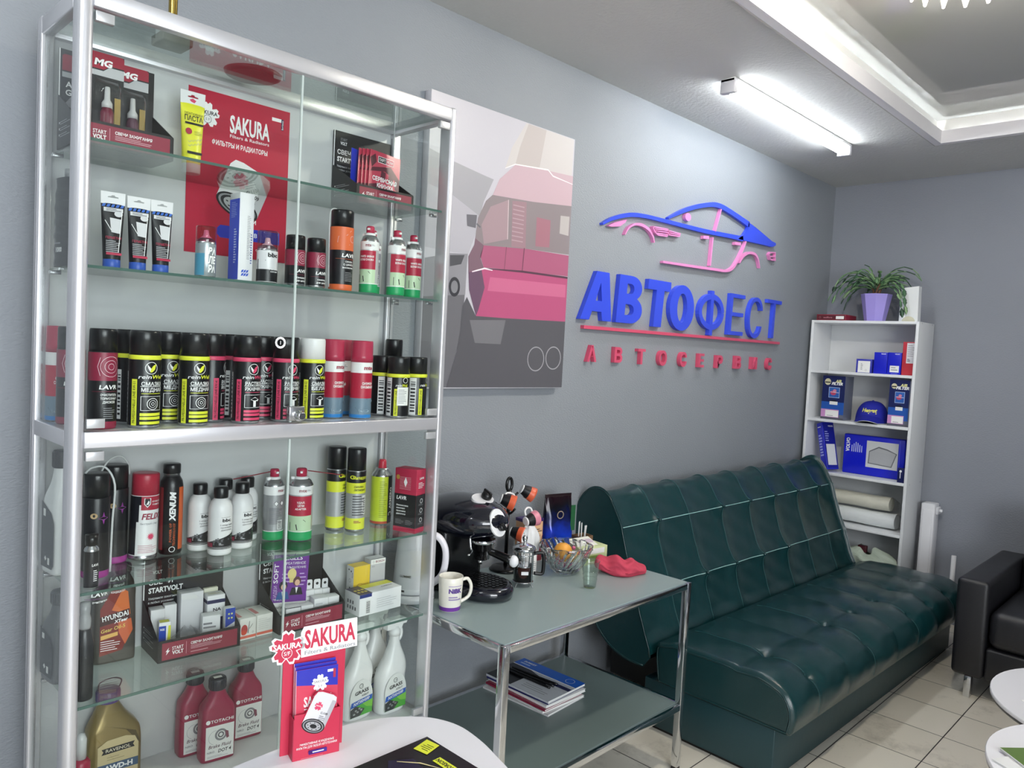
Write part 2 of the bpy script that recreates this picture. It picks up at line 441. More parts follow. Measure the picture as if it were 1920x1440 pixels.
# crystal lamp under the middle of the tray
t = thing('crystal_chandelier', 'crystal drops of a ceiling lamp at the top edge of the picture', 'chandelier', (2.42, -1.40, TZ)); CG = mat('#f3efe2', .05, 0, 1.0, 1.0)
m = MB(); m.lathe([(.10, -.001), (.10, -.02), (.02, -.03), (.012, -.06), (.012, -.12)], CHROME, 32); m.build('ceiling_rose', t)
m = MB(); m.tube([(.17 * cos(2 * pi * i / 40), .17 * sin(2 * pi * i / 40), -.10) for i in range(40)], .007, CHROME, 8, 0, None, True)
for i in range(4): m.tube([(.0, 0, -.11), (.17 * cos(i * pi / 2), .17 * sin(i * pi / 2), -.10)], .005, CHROME, 8)
m.build('ring_frame', t)
for i in range(18):
    a = 2 * pi * i / 18; m = MB(); m.lathe([(.0001, -.105), (.009, -.118), (.011, -.135), (.004, -.160), (.0001, -.162)], CG, 6, T(.17 * cos(a), .17 * sin(a), 0), False); m.build('crystal_drop', t)
m = MB(); m.sphere((0, 0, -.13), .05, mat('#fff8ea', .4, emit=CHANDELIER_POWER), 20, 12); m.build('bulb', t)
batten(2.83, 4.06, -.425, 'lit linear batten lamp on the ceiling above the blue logo')
batten(-1.0, 0.23, -3.75, 'added fill batten lamp on the ceiling behind the camera')  # added out of view to brighten the room, clear of the door reflections
batten(-1.0, 0.23, -.9, 'added fill batten lamp on the unseen ceiling left of the cabinet')  # second batten added outside the frame as fill light
# ------------------------------------------------------------------ wall sign
SB = mat('#3850dc', .35); SP = mat('#e48cc4', .4); SR = mat('#d0506f', .4); SEDGE = mat('#10163a', .5)
sg = thing('wall_sign', 'blue and pink car outline with raised cyrillic shop lettering on the wall', 'sign', (2.46, 0, 1.43))
WS = FRONT(0) ; OX, OZ = 2.46, 1.43
def sgn(mb, name):
    o = mb.build(name, sg); o.matrix_parent_inverse = Matrix.Translation((-OX, 0, -OZ)); return o
DP = .018
CAR = {
'body': [(2.5892, 2.0294, 0.0067), (2.6485, 2.0585, 0.0108), (2.7345, 2.0864, 0.0138), (2.8146, 2.1024, 0.014), (2.92, 2.1096, 0.0129), (3.0882, 2.1119, 0.0133), (3.3961, 2.1145, 0.0157), (3.6698, 2.1247, 0.0165), (3.8024, 2.1289, 0.0203)],
'roof': [(3.0806, 2.1286, 0.0059), (3.1993, 2.1792, 0.0136), (3.3187, 2.2202, 0.0154), (3.4582, 2.2538, 0.0174), (3.553, 2.2598, 0.0193), (3.683, 2.2433, 0.0198), (3.8598, 2.2123, 0.0221)],
'arch1': [(2.7504, 2.0067, 0.0041), (2.7747, 2.0388, 0.0083), (2.8188, 2.0608, 0.0098), (2.8709, 2.066, 0.0127), (2.9259, 2.0543, 0.0129), (2.9614, 2.0295, 0.0101), (2.9776, 2.0017, 0.0043)],
'arch2': [(3.7827, 1.9975, 0.0051), (3.8154, 2.0348, 0.0119), (3.873, 2.0623, 0.0137), (3.9433, 2.0648, 0.0138), (3.9866, 2.0413, 0.0105), (4.0127, 1.9951, 0.0053)],
'g1': [(2.9591, 2.0715, 0.0043), (2.9757, 2.0502, 0.0043), (3.0025, 2.0401, 0.0044), (3.0784, 2.0442, 0.0044), (3.0959, 2.0638, 0.0044), (3.0806, 2.0764, 0.0044), (2.9591, 2.0715, 0.0043)],
'g2': [(2.9743, 2.0637, 0.0036), (3.087, 2.0709, 0.0037), (3.1901, 2.0705, 0.0038)],
'g3': [(2.9807, 2.0559, 0.0036), (3.0914, 2.0626, 0.0037), (3.1883, 2.0644, 0.0038)],
'g4': [(2.9929, 2.0463, 0.0036), (3.0832, 2.0525, 0.0037), (3.1867, 2.0576, 0.0038)],
'pillar': [(3.556, 2.2459, 0.0083), (3.51, 2.1233, 0.0082)],
'door': [(3.4917, 2.0949, 0.009), (3.4828, 1.9503, 0.009)],
'h1': [(3.3999, 2.0832, 0.0157), (3.4522, 2.0882, 0.0159)],
'h2': [(3.7176, 2.0946, 0.015), (3.7795, 2.0982, 0.0151)],
'sill': [(3.8372, 2.1196, 0.0085), (3.8038, 2.0641, 0.0118), (3.7525, 1.9999, 0.0151), (3.7062, 1.9602, 0.015), (3.6439, 1.9415, 0.0132), (3.55, 1.938, .0130), (3.3408, 1.9307, 0.0125), (3.0572, 1.9224, 0.0103)],
'tl': [(4.1123, 2.0827, 0.0071), (4.1272, 2.0961, 0.0071), (4.1878, 2.1019, 0.0072), (4.1945, 2.0574, 0.0072), (4.1328, 2.0582, 0.0071), (4.1123, 2.0827, 0.0071)],
'tl2': [(4.1306, 2.0733, 0.0071), (4.1876, 2.08, 0.0072)]}
TAIL = [(3.851, 2.2228), (3.931, 2.2084), (4.0311, 2.1849), (4.1348, 2.1597), (4.1831, 2.1557), (4.1851, 2.142), (4.1393, 2.1284), (4.0067, 2.1258), (3.8639, 2.1225), (3.7429, 2.121), (3.8068, 2.1521), (3.8433, 2.1864)]
HEAD = [(2.6274, 2.0275), (2.6691, 2.047), (2.756, 2.0731), (2.7473, 2.0587), (2.7095, 2.0365), (2.6516, 2.0264)]
m = MB()
m.stroke([(x, z, w * 1.3) for x, z, w in CAR['body']], SB, WS, .001, DP, 5); m.stroke([(x, z, w * 1.3) for x, z, w in CAR['roof']], SB, WS, .001, DP, 5); m.poly(TAIL, SB, WS, .001, DP)
sgn(m, 'car_body_line')
m = MB(); m.poly(HEAD, SP, WS, .001, DP); sgn(m, 'headlight')
for k in ('arch1', 'arch2'):
    m = MB(); m.stroke(CAR[k], SP, WS, .001, DP, 5); sgn(m, 'wheel_arch')
m = MB()
for k in ('g1', 'g2', 'g3', 'g4'): m.stroke([(x, z, w * 1.4) for x, z, w in CAR[k]], SP, WS, .001, DP)
sgn(m, 'side_vent')
m = MB(); m.ell(3.2482, 2.1594, .026, .019, SP, WS, .001, 18, DP); sgn(m, 'mirror')
for k, nm in (('pillar', 'window_pillar'), ('door', 'door_line'), ('h1', 'door_handle'), ('h2', 'door_handle')):
    m = MB(); m.stroke(CAR[k], SP, WS, .001, DP); sgn(m, nm)
m = MB(); m.stroke(CAR['sill'], SP, WS, .001, DP, 4); sgn(m, 'sill_line')
m = MB(); m.stroke(CAR['tl'], SP, WS, .001, DP); m.stroke(CAR['tl2'], SP, WS, .001, DP); sgn(m, 'tail_light')
m = MB(); m.box(2.5, 4.317, -.02, -.001, 1.583, 1.597, SR); sgn(m, 'underline')
def arc(cx, cy, rx, ry, a0, a1, n=14): return [(cx + rx * cos(RAD(a0 + (a1 - a0) * i / n)), cy + ry * sin(RAD(a0 + (a1 - a0) * i / n))) for i in range(n + 1)]
BOLD = {'А': [[(0, 0), (.28, 0), (.36, .18), (.66, .18), (.70, 0), (1, 0), (.86, 1), (.46, 1)], [(.60, .78), (.66, .40), (.46, .40)]],
        'В': [[(0, 0)] + arc(.54, .285, .46, .285, -90, 62) + arc(.56, .745, .40, .255, -58, 90) + [(.08, 1)], [(.32, .17), (.34, .40)] + arc(.50, .285, .17, .115, 90, -90), [(.36, .62), (.38, .83)] + arc(.52, .725, .13, .105, 90, -90)],
        'Т': [[(.30, 0), (.64, 0), (.72, .79), (1, .79), (1, 1), (.02, 1), (0, .79), (.38, .79)]],
        'О': [arc(.5, .5, .5, .5, 0, 345, 30), arc(.5, .5, .20, .32, 0, -345, 30)]}
for i, (c, x0, x1, z0, z1) in enumerate([('А', 2.467, 2.68, 1.622, 1.829), ('В', 2.712, 2.904, 1.622, 1.832), ('Т', 2.943, 3.131, 1.618, 1.833), ('О', 3.13, 3.347, 1.61, 1.83), ('Ф', 3.394, 3.642, 1.604, 1.827), ('Е', 3.697, 3.863, 1.61, 1.825), ('С', 3.908, 4.073, 1.606, 1.822), ('Т', 4.13, 4.302, 1.612, 1.827)]):
    m = MB()
    if i < 4:
        q = BOLD[c]; cv_ = lambda L_: [(x0 + (x1 - x0) * a, z0 + (z1 - z0) * b) for a, b in L_]
        m.poly(cv_(q[0]), SB, WS, .001, .022, [cv_(h_) for h_ in q[1:]])
    elif c == 'Ф':
        cx, cz, rx, rz = (x0 + x1) / 2, (z0 + z1) / 2 + .004, (x1 - x0) / 2, (z1 - z0) * .41
        m.stroke([(cx + (rx - .014) * cos(RAD(a)), cz + (rz - .014) * sin(RAD(a)), .028) for a in range(0, 361, 10)], SB, WS, .001, .022); m.box(cx - .0145, cx + .0145, -.0235, -.001, z0 - .004, z1, SB)
    else: m.text(c, SB, WS, (x0 + x1) / 2, (z0 + z1) / 2, z1 - z0, x1 - x0, -.008, .03, None, .001, 'C', 5, .022)
    sgn(m, 'letter')
for c, x0, x1, z0, z1 in [('А', 2.533, 2.595, 1.448, 1.511), ('В', 2.722, 2.779, 1.448, 1.509), ('Т', 2.898, 2.956, 1.444, 1.507), ('О', 3.07, 3.135, 1.441, 1.504), ('С', 3.252, 3.313, 1.439, 1.502), ('Е', 3.427, 3.478, 1.438, 1.5), ('Р', 3.604, 3.667, 1.436, 1.496), ('В', 3.805, 3.867, 1.436, 1.498), ('И', 3.99, 4.052, 1.436, 1.496), ('С', 4.174, 4.233, 1.435, 1.495)]:
    m = MB(); m.text(c, SR, WS, (x0 + x1) / 2, (z0 + z1) / 2, z1 - z0, x1 - x0, .03, 0, None, .001, 'C', 3, .02); sgn(m, 'small_letter')
# ------------------------------------------------------------------ canvas picture
cv = thing('canvas_picture', 'large unframed canvas print of the back of a car on the wall', 'picture', (1.99, 0, 1.3365))
def cvb(mb, name):
    o = mb.build(name, cv); o.matrix_parent_inverse = Matrix.Translation((-1.99, 0, -1.3365)); return o
m = MB(); m.box(1.623, 2.36, -.035, -.002, 1.3365, 2.3275, mat('#d2d0d5', .5), .002); cvb(m, 'stretched_canvas')
P = FRONT(-.0352); m = MB()
CB = lambda h: mat(h, .32)
m.rect(1.624, 2.3595, 1.338, 2.3265, CB('#c3c1c9'), P, .0)
def pp(h, pts, z): m.poly([(min(max(x, 1.6245), 2.359), min(max(y, 1.3385), 2.326)) for x, y in pts], CB(h), P, z)
pp('#a3a2a8', [(1.625, 2.135), (1.735, 2.113), (1.874, 2.094), (1.925, 2.088), (1.881, 2.001), (1.847, 1.877), (1.819, 1.81), (1.734, 1.807), (1.6255, 1.811)], .0002)
pp('#b3b1b9', [(1.625, 2.02), (1.735, 2.0), (1.86, 1.95), (1.847, 1.877), (1.819, 1.81), (1.734, 1.807), (1.6255, 1.811)], .0003)
pp('#6f6e73', [(1.6255, 1.70), (1.814, 1.69), (1.803, 1.54), (1.786, 1.468), (1.744, 1.341), (1.6255, 1.342)], .0003)
pp('#8f8e94', [(1.6255, 1.774), (1.734, 1.803), (1.817, 1.81), (1.815, 1.762), (1.814, 1.667), (1.6255, 1.646)], .0004)
pp('#55555a', [(1.735, 1.796), (1.802, 1.804), (1.788, 1.771), (1.737, 1.758)], .0006)
m.ell(1.762, 1.69, .026, .034, CB('#3f3f44'), P, .0006); m.ell(1.762, 1.69, .016, .022, CB('#85858a'), P, .0008)
pp('#c9c4c3', [(2.078, 2.324), (2.353, 2.324), (2.352, 2.182), (2.21, 2.175), (2.03, 2.161), (1.979, 2.139), (2.008, 2.218)], .0004)
pp('#bcb4b2', [(2.09, 2.324), (2.19, 2.324), (2.16, 2.17), (2.03, 2.161), (2.05, 2.23)], .0005)
pp('#c2a9b2', [(2.03, 2.161), (2.21, 2.175), (2.359, 2.182), (2.359, 2.064), (2.137, 2.044), (1.923, 2.033), (1.953, 2.094)], .0006)
m.stroke([(1.979, 2.139, .002), (2.03, 2.163, .004), (2.21, 2.178, .005), (2.24, 2.16, .005), (2.359, 2.15, .002)], CB('#f0eaea'), P, .0009)
pp('#8c8286', [(1.923, 2.033), (2.137, 2.044), (2.359, 2.064), (2.359, 1.871), (2.114, 1.864), (1.891, 1.849), (1.848, 1.869), (1.857, 1.941), (1.891, 2.006)], .0007)
pp('#a48d94', [(1.915, 1.99), (2.004, 2.029), (2.009, 1.886), (1.891, 1.854), (1.875, 1.92)], .0009)
pp('#9c7f88', [(2.024, 2.029), (2.1, 2.037), (2.107, 1.866), (2.031, 1.862)], .0009)
for i in range(9): m.rect(2.03, 2.09, 1.885 + i * .016, 1.889 + i * .016, CB('#b39aa2'), P, .0011)
pp('#a2727f', [(2.16, 1.99), (2.24, 1.99), (2.24, 1.885), (2.16, 1.88)], .0009)
pp('#b9b3b2', [(2.297, 2.017), (2.351, 2.021), (2.35, 1.945), (2.296, 1.947)], .0009)
m.stroke([(2.004, 2.029, .003), (2.009, 1.886, .003)], CB('#d5c8cb'), P, .0012)
pp('#a9607d', [(1.891, 1.849), (2.114, 1.864), (2.359, 1.868), (2.359, 1.785), (2.095, 1.779), (1.896, 1.771), (1.877, 1.809)], .0009)
m.stroke([(2.1, 1.866, .004), (2.095, 1.779, .004)], CB('#6d4456'), P, .0012); m.stroke([(2.005, 1.858, .003), (2.0, 1.775, .003)], CB('#7c4d60'), P, .0012)
pp('#7d6470', [(1.848, 1.869), (1.891, 1.849), (1.878, 1.801), (1.897, 1.769), (1.824, 1.747), (1.82, 1.802), (1.845, 1.845)], .0009)
pp('#b5577d', [(1.886, 1.766), (2.096, 1.775), (2.359, 1.776), (2.359, 1.604), (2.024, 1.597), (1.869, 1.596), (1.831, 1.685), (1.824, 1.747)], .001)
pp('#c76c8f', [(1.93, 1.74), (2.35, 1.75), (2.35, 1.70), (1.92, 1.69)], .0011)
pp('#6c5468', [(1.886, 1.762), (1.905, 1.7), (1.88, 1.62), (1.869, 1.596), (1.831, 1.685), (1.824, 1.747)], .0012)
m.stroke([(1.90, 1.768, .003), (2.1, 1.777, .008), (2.359, 1.779, .008)], CB('#5d4351'), P, .0012)
m.stroke([(1.84, 1.75, .004), (1.9, 1.768, .006), (1.94, 1.765, .003)], CB('#f2e6ec'), P, .0014)
pp('#5c5b60', [(1.869, 1.596), (2.024, 1.597), (2.359, 1.604), (2.359, 1.339), (1.744, 1.341), (1.786, 1.468), (1.798, 1.54), (1.803, 1.627), (1.822, 1.66)], .0011)
pp('#77767b', [(1.84, 1.58), (2.02, 1.59), (2.0, 1.50), (1.87, 1.50)], .0012)
m.ring(2.196, 1.45, .046, .004, CB('#a9a8ad'), P, .0015, 28); m.ring(2.298, 1.456, .044, .004, CB('#a9a8ad'), P, .0015, 28)
pp('#6c6b72', [(1.802, 1.945), (1.851, 1.95), (1.848, 1.904), (1.807, 1.906)], .0011)
m.stroke([(1.851, 1.92, .006), (1.87, 1.91, .006)], CB('#6c6b72'), P, .0011)
cvb(m, 'printed_picture')
# ------------------------------------------------------------------ display cabinet
CX0, CX1, CY0, CY1 = .471, 1.428, -.395, -.112
dc = thing('display_cabinet', 'tall glass display cabinet with silver frame full of car chemicals', 'cabinet', ((CX0 + CX1) / 2, (CY0 + CY1) / 2, 0))
DC0 = Matrix.Translation((-(CX0 + CX1) / 2, -(CY0 + CY1) / 2, 0))
def dcb(mb, name, parent=None):
    o = mb.build(name, parent or dc)
    if parent is None: o.matrix_parent_inverse = DC0
    return o
for (x0, x1, y0, y1, bv) in ((CX0, .499, CY0, -.347, .012), (1.409, CX1, CY0, -.347, .006), (CX0, .497, -.142, CY1, .003), (1.402, CX1, -.142, CY1, .003)):
    m = MB().box(x0, x1, y0, y1, 0.0, 2.15, ALU, bv, None, 4)
    if y1 > -.2:
        xm = (x0 + x1) / 2; m.box(xm - .002, xm + .002, y0 - .001, y0 + .002, .05, 2.1, SILVER); m.box(x0 - .001, x0 + .002, -.135, -.129, .05, 2.1, mat('#9a9a9e', .4, .5))
    dcb(m, 'post')
for z0, z1, nm in ((2.112, 2.147, 'top_rail'), (1.250, 1.283, 'middle_rail'), (.372, .418, 'bottom_rail')):
    for (x0, x1, y0, y1) in ((.497, 1.411, CY0, -.372), (.497, 1.402, -.140, CY1), (CX0 + .001, .495, -.349, -.14), (1.404, CX1 - .001, -.349, -.14)):
        dcb(MB().box(x0, x1, y0, y1, z0, z1, ALU, .002), nm)
BACK = mat('#c9cbcc', .35)
dcb(MB().box(.495, 1.404, -.124, -.119, .05, 2.115, BACK), 'back_panel')
for x in (.4775, 1.4195): dcb(MB().box(x - .002, x + .002, -.348, -.141, .05, 2.112, GPANE), 'side_pane')
dcb(MB().box(.496, 1.403, -.373, -.139, 2.122, 2.127, GSHELF), 'top_pane')
dcb(MB().box(.496, 1.404, -.374, -.125, 1.270, 1.2828, mat('#d5d7d9', .3)), 'middle_board')
dcb(MB().box(.496, 1.404, -.374, -.125, .412, .4205, mat('#d9dadc', .35)), 'bottom_board')
dcb(MB().box(.49, 1.412, -.38, -.37, .02, .372, mat('#b9babd', .4)), 'plinth_panel')
for z in (1.866, 1.616, .951, .713):
    s_ = dcb(MB().box(.499, 1.407, -.372, -.128, z - .006, z, GSHELF), 'shelf')
    s_.matrix_parent_inverse = DC0
    e = MB().box(.499, 1.407, -.3735, -.372, z - .006, z, GEDGE); dcb(e, 'polished_edge', s_)
    for x in (.488, 1.4):
        for y in (-.33, -.17):
            w = MB().box(x, x + .022, y - .005, y + .005, z - .014, z - .006, SILVER, .001); dcb(w, 'shelf_support')
for z0, z1 in ((1.287, 2.108), (.424, 1.246)):
    for x0, x1, hx in ((.501, .950, .501), (.952, 1.408, 1.372)):
        d_ = dcb(MB().box(x0, x1, -.390, -.386, z0, z1, GPANE), 'glass_door')
        xe = x1 if x0 < .6 else x0
        dcb(MB().box(xe - .0012, xe + .0012, -.3905, -.3855, z0, z1, mat('#c9d6d2', .2)), 'polished_edge', d_)
        for zz in (z0 + .003, z1 - .022):
            dcb(MB().box(hx, hx + .034, -.394, -.382, zz, zz + .019, mat('#c6c8ca', .35, .5), .001), 'hinge', d_)
        if x0 < .6 and z0 > 1:
            k = MB().box(.944, .985, -.396, -.380, 1.290, 1.325, SILVER, .002)
            k.lathe([(.0135, 0), (.0135, .008), (.010, .010), (.0105, .018), (.008, .020)], CHROME, 20, FRONT(-.396, .967, 1.303)); dcb(k, 'lock', d_)
            st = MB().ring(.917, 1.477, .0095, .0016, mat('#f3f3f3', .5), FRONT(-.3906)); st.ring(.917, 1.477, .0125, .003, mat('#f3f3f3', .5), FRONT(-.3906), 0, 12)
            st.text('I', mat('#f3f3f3', .5), FRONT(-.3906), .917, 1.477, .008); dcb(st, 'round_sticker', d_)
# things standing on the cabinet's glass top
t = thing('trophy_stand', 'brass column on a square dark wooden foot on top of the cabinet', 'trophy', (.700, -.255, 2.1272))
MB().box(-.034, .034, -.034, .034, 0, .022, mat('#6e6a64', .4), .004).build('foot', t)
MB().lathe([(.016, .022), (.011, .028), (.0095, .036), (.0095, .22), (.012, .226), (.012, .235)], mat('#a8904a', .2, .9), 20).build('column', t)
t = thing('round_tray', 'dark red round dish on the glass top of the cabinet', 'tray', (.912, -.218, 2.1272))
MB().lathe([(.060, 0), (.066, .003), (.069, .010), (.067, .010), (.063, .005), (.001, .004)], mat('#6d2430', .4), 36).build('dish', t)
# advertising poster on the back panel
po = thing('advertising_poster', 'red advertising poster with white oil filter on the cabinet back', 'poster', (.93, -.1245, 1.69))
def flower(m, cx, cy, r, mt, M, z=0.0, rot=0, depth=0.0):
    pts = []
    for i in range(5):
        a = RAD(90 + rot + i * 72)
        for da, rr in ((-34, .62), (-22, .93), (-9, 1.0), (0, .84), (9, 1.0), (22, .93), (34, .62)): pts.append((cx + r * rr * cos(a + RAD(da)), cy + r * rr * sin(a + RAD(da))))
    pts.reverse(); pts = pts[::-1]
    m.poly(pts, mt, M, z, depth)
def filter_art(m, M, z, cx, cy, w, h, q, ang, lip='#141418', flc=PINK):
    """printed picture of a spin-on oil filter, seen from below"""
    R = M @ T(cx, cy, z) @ RZ(ang)
    m.poly([(-w, 0), (w, 0), (w, h * .82), (w * .86, h * .96), (w * .5, h), (-w * .5, h), (-w * .86, h * .96), (-w, h * .82)], mat('#e4e4e6', .4), R, .0003, .0)
    m.rect(w * .62, w, 0, h * .85, mat('#bdbdc2', .4), R, .0004)
    m.ell(0, 0, w, w * q, mat(lip, .4), R, .0006, 28); m.ell(0, .0, w * .9, w * q * .85, mat('#9fa0a4', .3, .3), R, .0008, 28); m.ell(0, 0, w * .8, w * q * .73, mat('#26262a', .4), R, .001, 28)
    m.ell(0, 0, w * .66, w * q * .6, mat('#b6b7ba', .3, .2), R, .0012, 28); m.ell(0, 0, w * .3, w * q * .29, TXTB, R, .0014, 20)
    for i in range(8): m.ell(w * .5 * cos(i * pi / 4), w * q * .45 * sin(i * pi / 4), w * .06, w * q * .06, TXTB, R, .0014, 8)
    flower(m, -w * .30, h * .58, w * .36, flc, R, .0006); m.text('SAKURA', TXT, R, -w * .30, h * .59, w * .10, w * .48, .02, 0, None, .0009)
    m.text('C-1109', TXTB, R, w * .42, h * .42, w * .17, w * .62, .02, 0, None, .0008); m.lines(mat('#8f8f95', .5), R, w * .12, w * .7, h * .2, h * .35, 3, .0008)
M0 = FRONT(0)
m = MB().box(-.137, .137, -.0012, 0, 0, .405, mat('#bb2440', .3)); P = FRONT(-.0013)
flower(m, -.088, .345, .031, TXT, P, .0002); m.text('SAKURA', TXTB, P, -.088, .350, .0095, .050, .02, 0, None, .0004); m.ring(-.088, .334, .0095, .0015, GREY, P, .0004); m.text('S F', GREY, P, -.088, .334, .006, .011, .01, 0, None, .0004)
m.text('SAKURA', TXT, P, .025, .337, .042, .110, .03, 0, None, .0002); m.text('Filters & Radiators', TXT, P, .025, .306, .008, .108, .01, 0, None, .0002)
m.text('ФИЛЬТРЫ И РАДИАТОРЫ', TXT, P, .0, .282, .0115, .150, .02, 0, None, .0002)
m.rect(.085, .115, .372, .381, TXT, P, .0002); m.rect(.112, .119, .352, .381, NAVY, P, .0004); m.text('brixo', TXT, P, .1155, .366, .005, .024, .01, 0, None, .0006, 'C', 2, 0, True)
filter_art(m, P, .0004, -.004, .130, .060, .112, .46, RAD(-22))
m.poly([(-.055, .054), (-.047, .046), (.118, .046), (.118, .078), (-.047, .078), (-.055, .070)], mat('#2433b8', .4), P, .0003)
m.text('И', TXT, P, .045, .096, .010, None, .02, 0, None, .0004); m.text('ЕВ', TXT, P, .045, .062, .010, None, .02, 0, None, .0005); m.text('om', TXT, P, .058, .026, .008, None, .0, 0, None, .0004)
m.build('printed_sheet', po)
# ------------------------------------------------------------------ goods: builders (base at z 0, front towards -y)
CAPB = mat('#131315', .28)
def can_shell(m, r, h, body, bottom=SILVER, top=None, shoulder=.012):
    m.lathe([(r * .90, .0), (r * .97, .0015), (r * .99, .004, bottom), (r, .006, bottom), (r, h - shoulder, body), (r * .985, h - shoulder + .002, top or SILVER), (r * .72, h, top or SILVER)], bottom, 28)
def full_cap(root, r, z0, z1, mt, band=None):
    m = MB()
    if band: m.lathe([(r * 1.0, z0 - .002), (r * 1.035, z0), (r * 1.035, z0 + .006), (r, z0 + .008)], band, 28, None, True, 1, 1, False); z0 += .007
    m.lathe([(r * .985, z0), (r * .975, z1 - .004), (r * .94, z1 - .001), (r * .90, z1), (.0001, z1 - .001)], mt, 28)
    m.build('cap', root)
def band_can(col, code, l1, l2, art, capm=CAPB, barcode=True, face=0):
    """tall black can with coloured ring, vertical stripe and big leaf emblem"""
    def f(root):
        r, h = .0318, .150
        m = MB(); can_shell(m, r, h, mat('#101013', .3), SILVER, None, .004)
        A = lambda deg: RAD(deg + face) * r
        m.patch(r, -68 + face, -46 + face, .006, .104, col); m.text('PROFESSIONELLE LINIE ' + code, TXTB, None, A(-57), .055, .0062, .088, .01, 0, r, .0008, 'C', 1, 0, True)
        ring = [(A(4) + .0125 * cos(RAD(a)), .128 + .0125 * sin(RAD(a)), .0012) for a in range(0, 361, 18)]
        def wr(fn):
            o = MB(); fn(o); m.add([((r + z) * sin(x / r), -(r + z) * cos(x / r), y) for x, y, z in o.v], o.f, o.mats[0])
        Id = Matrix.Identity(4)
        wr(lambda o: o.stroke(ring, TXT, Id, .0005))
        wr(lambda o: o.poly([(A(4) + x, .128 + y) for x, y in ((-.003, -.009), (.001, -.009), (.007, -.003), (.010, .009), (.003, .005), (-.001, -.001))], col, Id, .0007))
        wr(lambda o: o.poly([(A(4) + x, .128 + y) for x, y in ((-.003, -.008), (-.001, -.001), (-.009, .008), (-.007, .0))], TXT, Id, .0007))
        x0, x1 = A(-44), A(58); w = x1 - x0
        m.text('rein', TXT, None, x0 + w * .25, .1095, .0078, w * .46, .012, .15, r, .0006); m.text('Well', col, None, x0 + w * .75, .1095, .0078, w * .50, .02, .15, r, .0006)
        m.text(l1, TXT, None, x0 + w * .55, .0945, .0078, w * .84, .02, 0, r, .0006); m.patch(r, -34 + face, 54 + face, .0885, .0895, TXT, .0006)
        m.text(l2, TXT if art < 2 else col, None, x0 + w * .55, .082, .0078, w * .84, .02, 0, r, .0006)
        m.patch(r, -30 + face, 50 + face, .0735, .0745, col, .0006)
        for (a0, a1, z0, z1) in ((-32, 52, .0675, .0683), (-32, 52, .038, .0388), (-32, -30, .038, .068), (50, 52, .038, .068)): m.patch(r, a0 + face, a1 + face, z0, z1, TXT, .0006)
        if art == 0:
            for k, q in ((.012, .0014), (.0075, .001), (.003, .0012)): wr(lambda o: o.stroke([(A(12) + k * cos(RAD(a)), .052 + k * sin(RAD(a)), q) for a in range(0, 361, 24)], TXT, Id, .0006))
        elif art == 1:
            wr(lambda o: o.poly([(A(12) + x, .053 + y) for x, y in ((-.011, .004), (.0, .010), (.012, .004), (.008, 0), (.003, .001), (.003, -.013), (-.004, -.013), (-.004, .001))], TXT, Id, .0006))
        else:
            wr(lambda o: o.poly([(A(8) + x, .053 + y) for x, y in ((-.010, -.012), (.010, -.012), (.008, -.003), (.002, .003), (.004, .011), (-.003, .012), (-.004, .002))], TXT, Id, .0006))
        for z in (.030, .022, .012): m.patch(r, -34 + face, 52 + face, z - .0035, z + .0025, col, .0006)
        if barcode: m.barcode(None, A(-112), A(-94), .012, .120, r)
        m.build('can', root); full_cap(root, r * .99, h - .003, .207, capm, col)
    return f
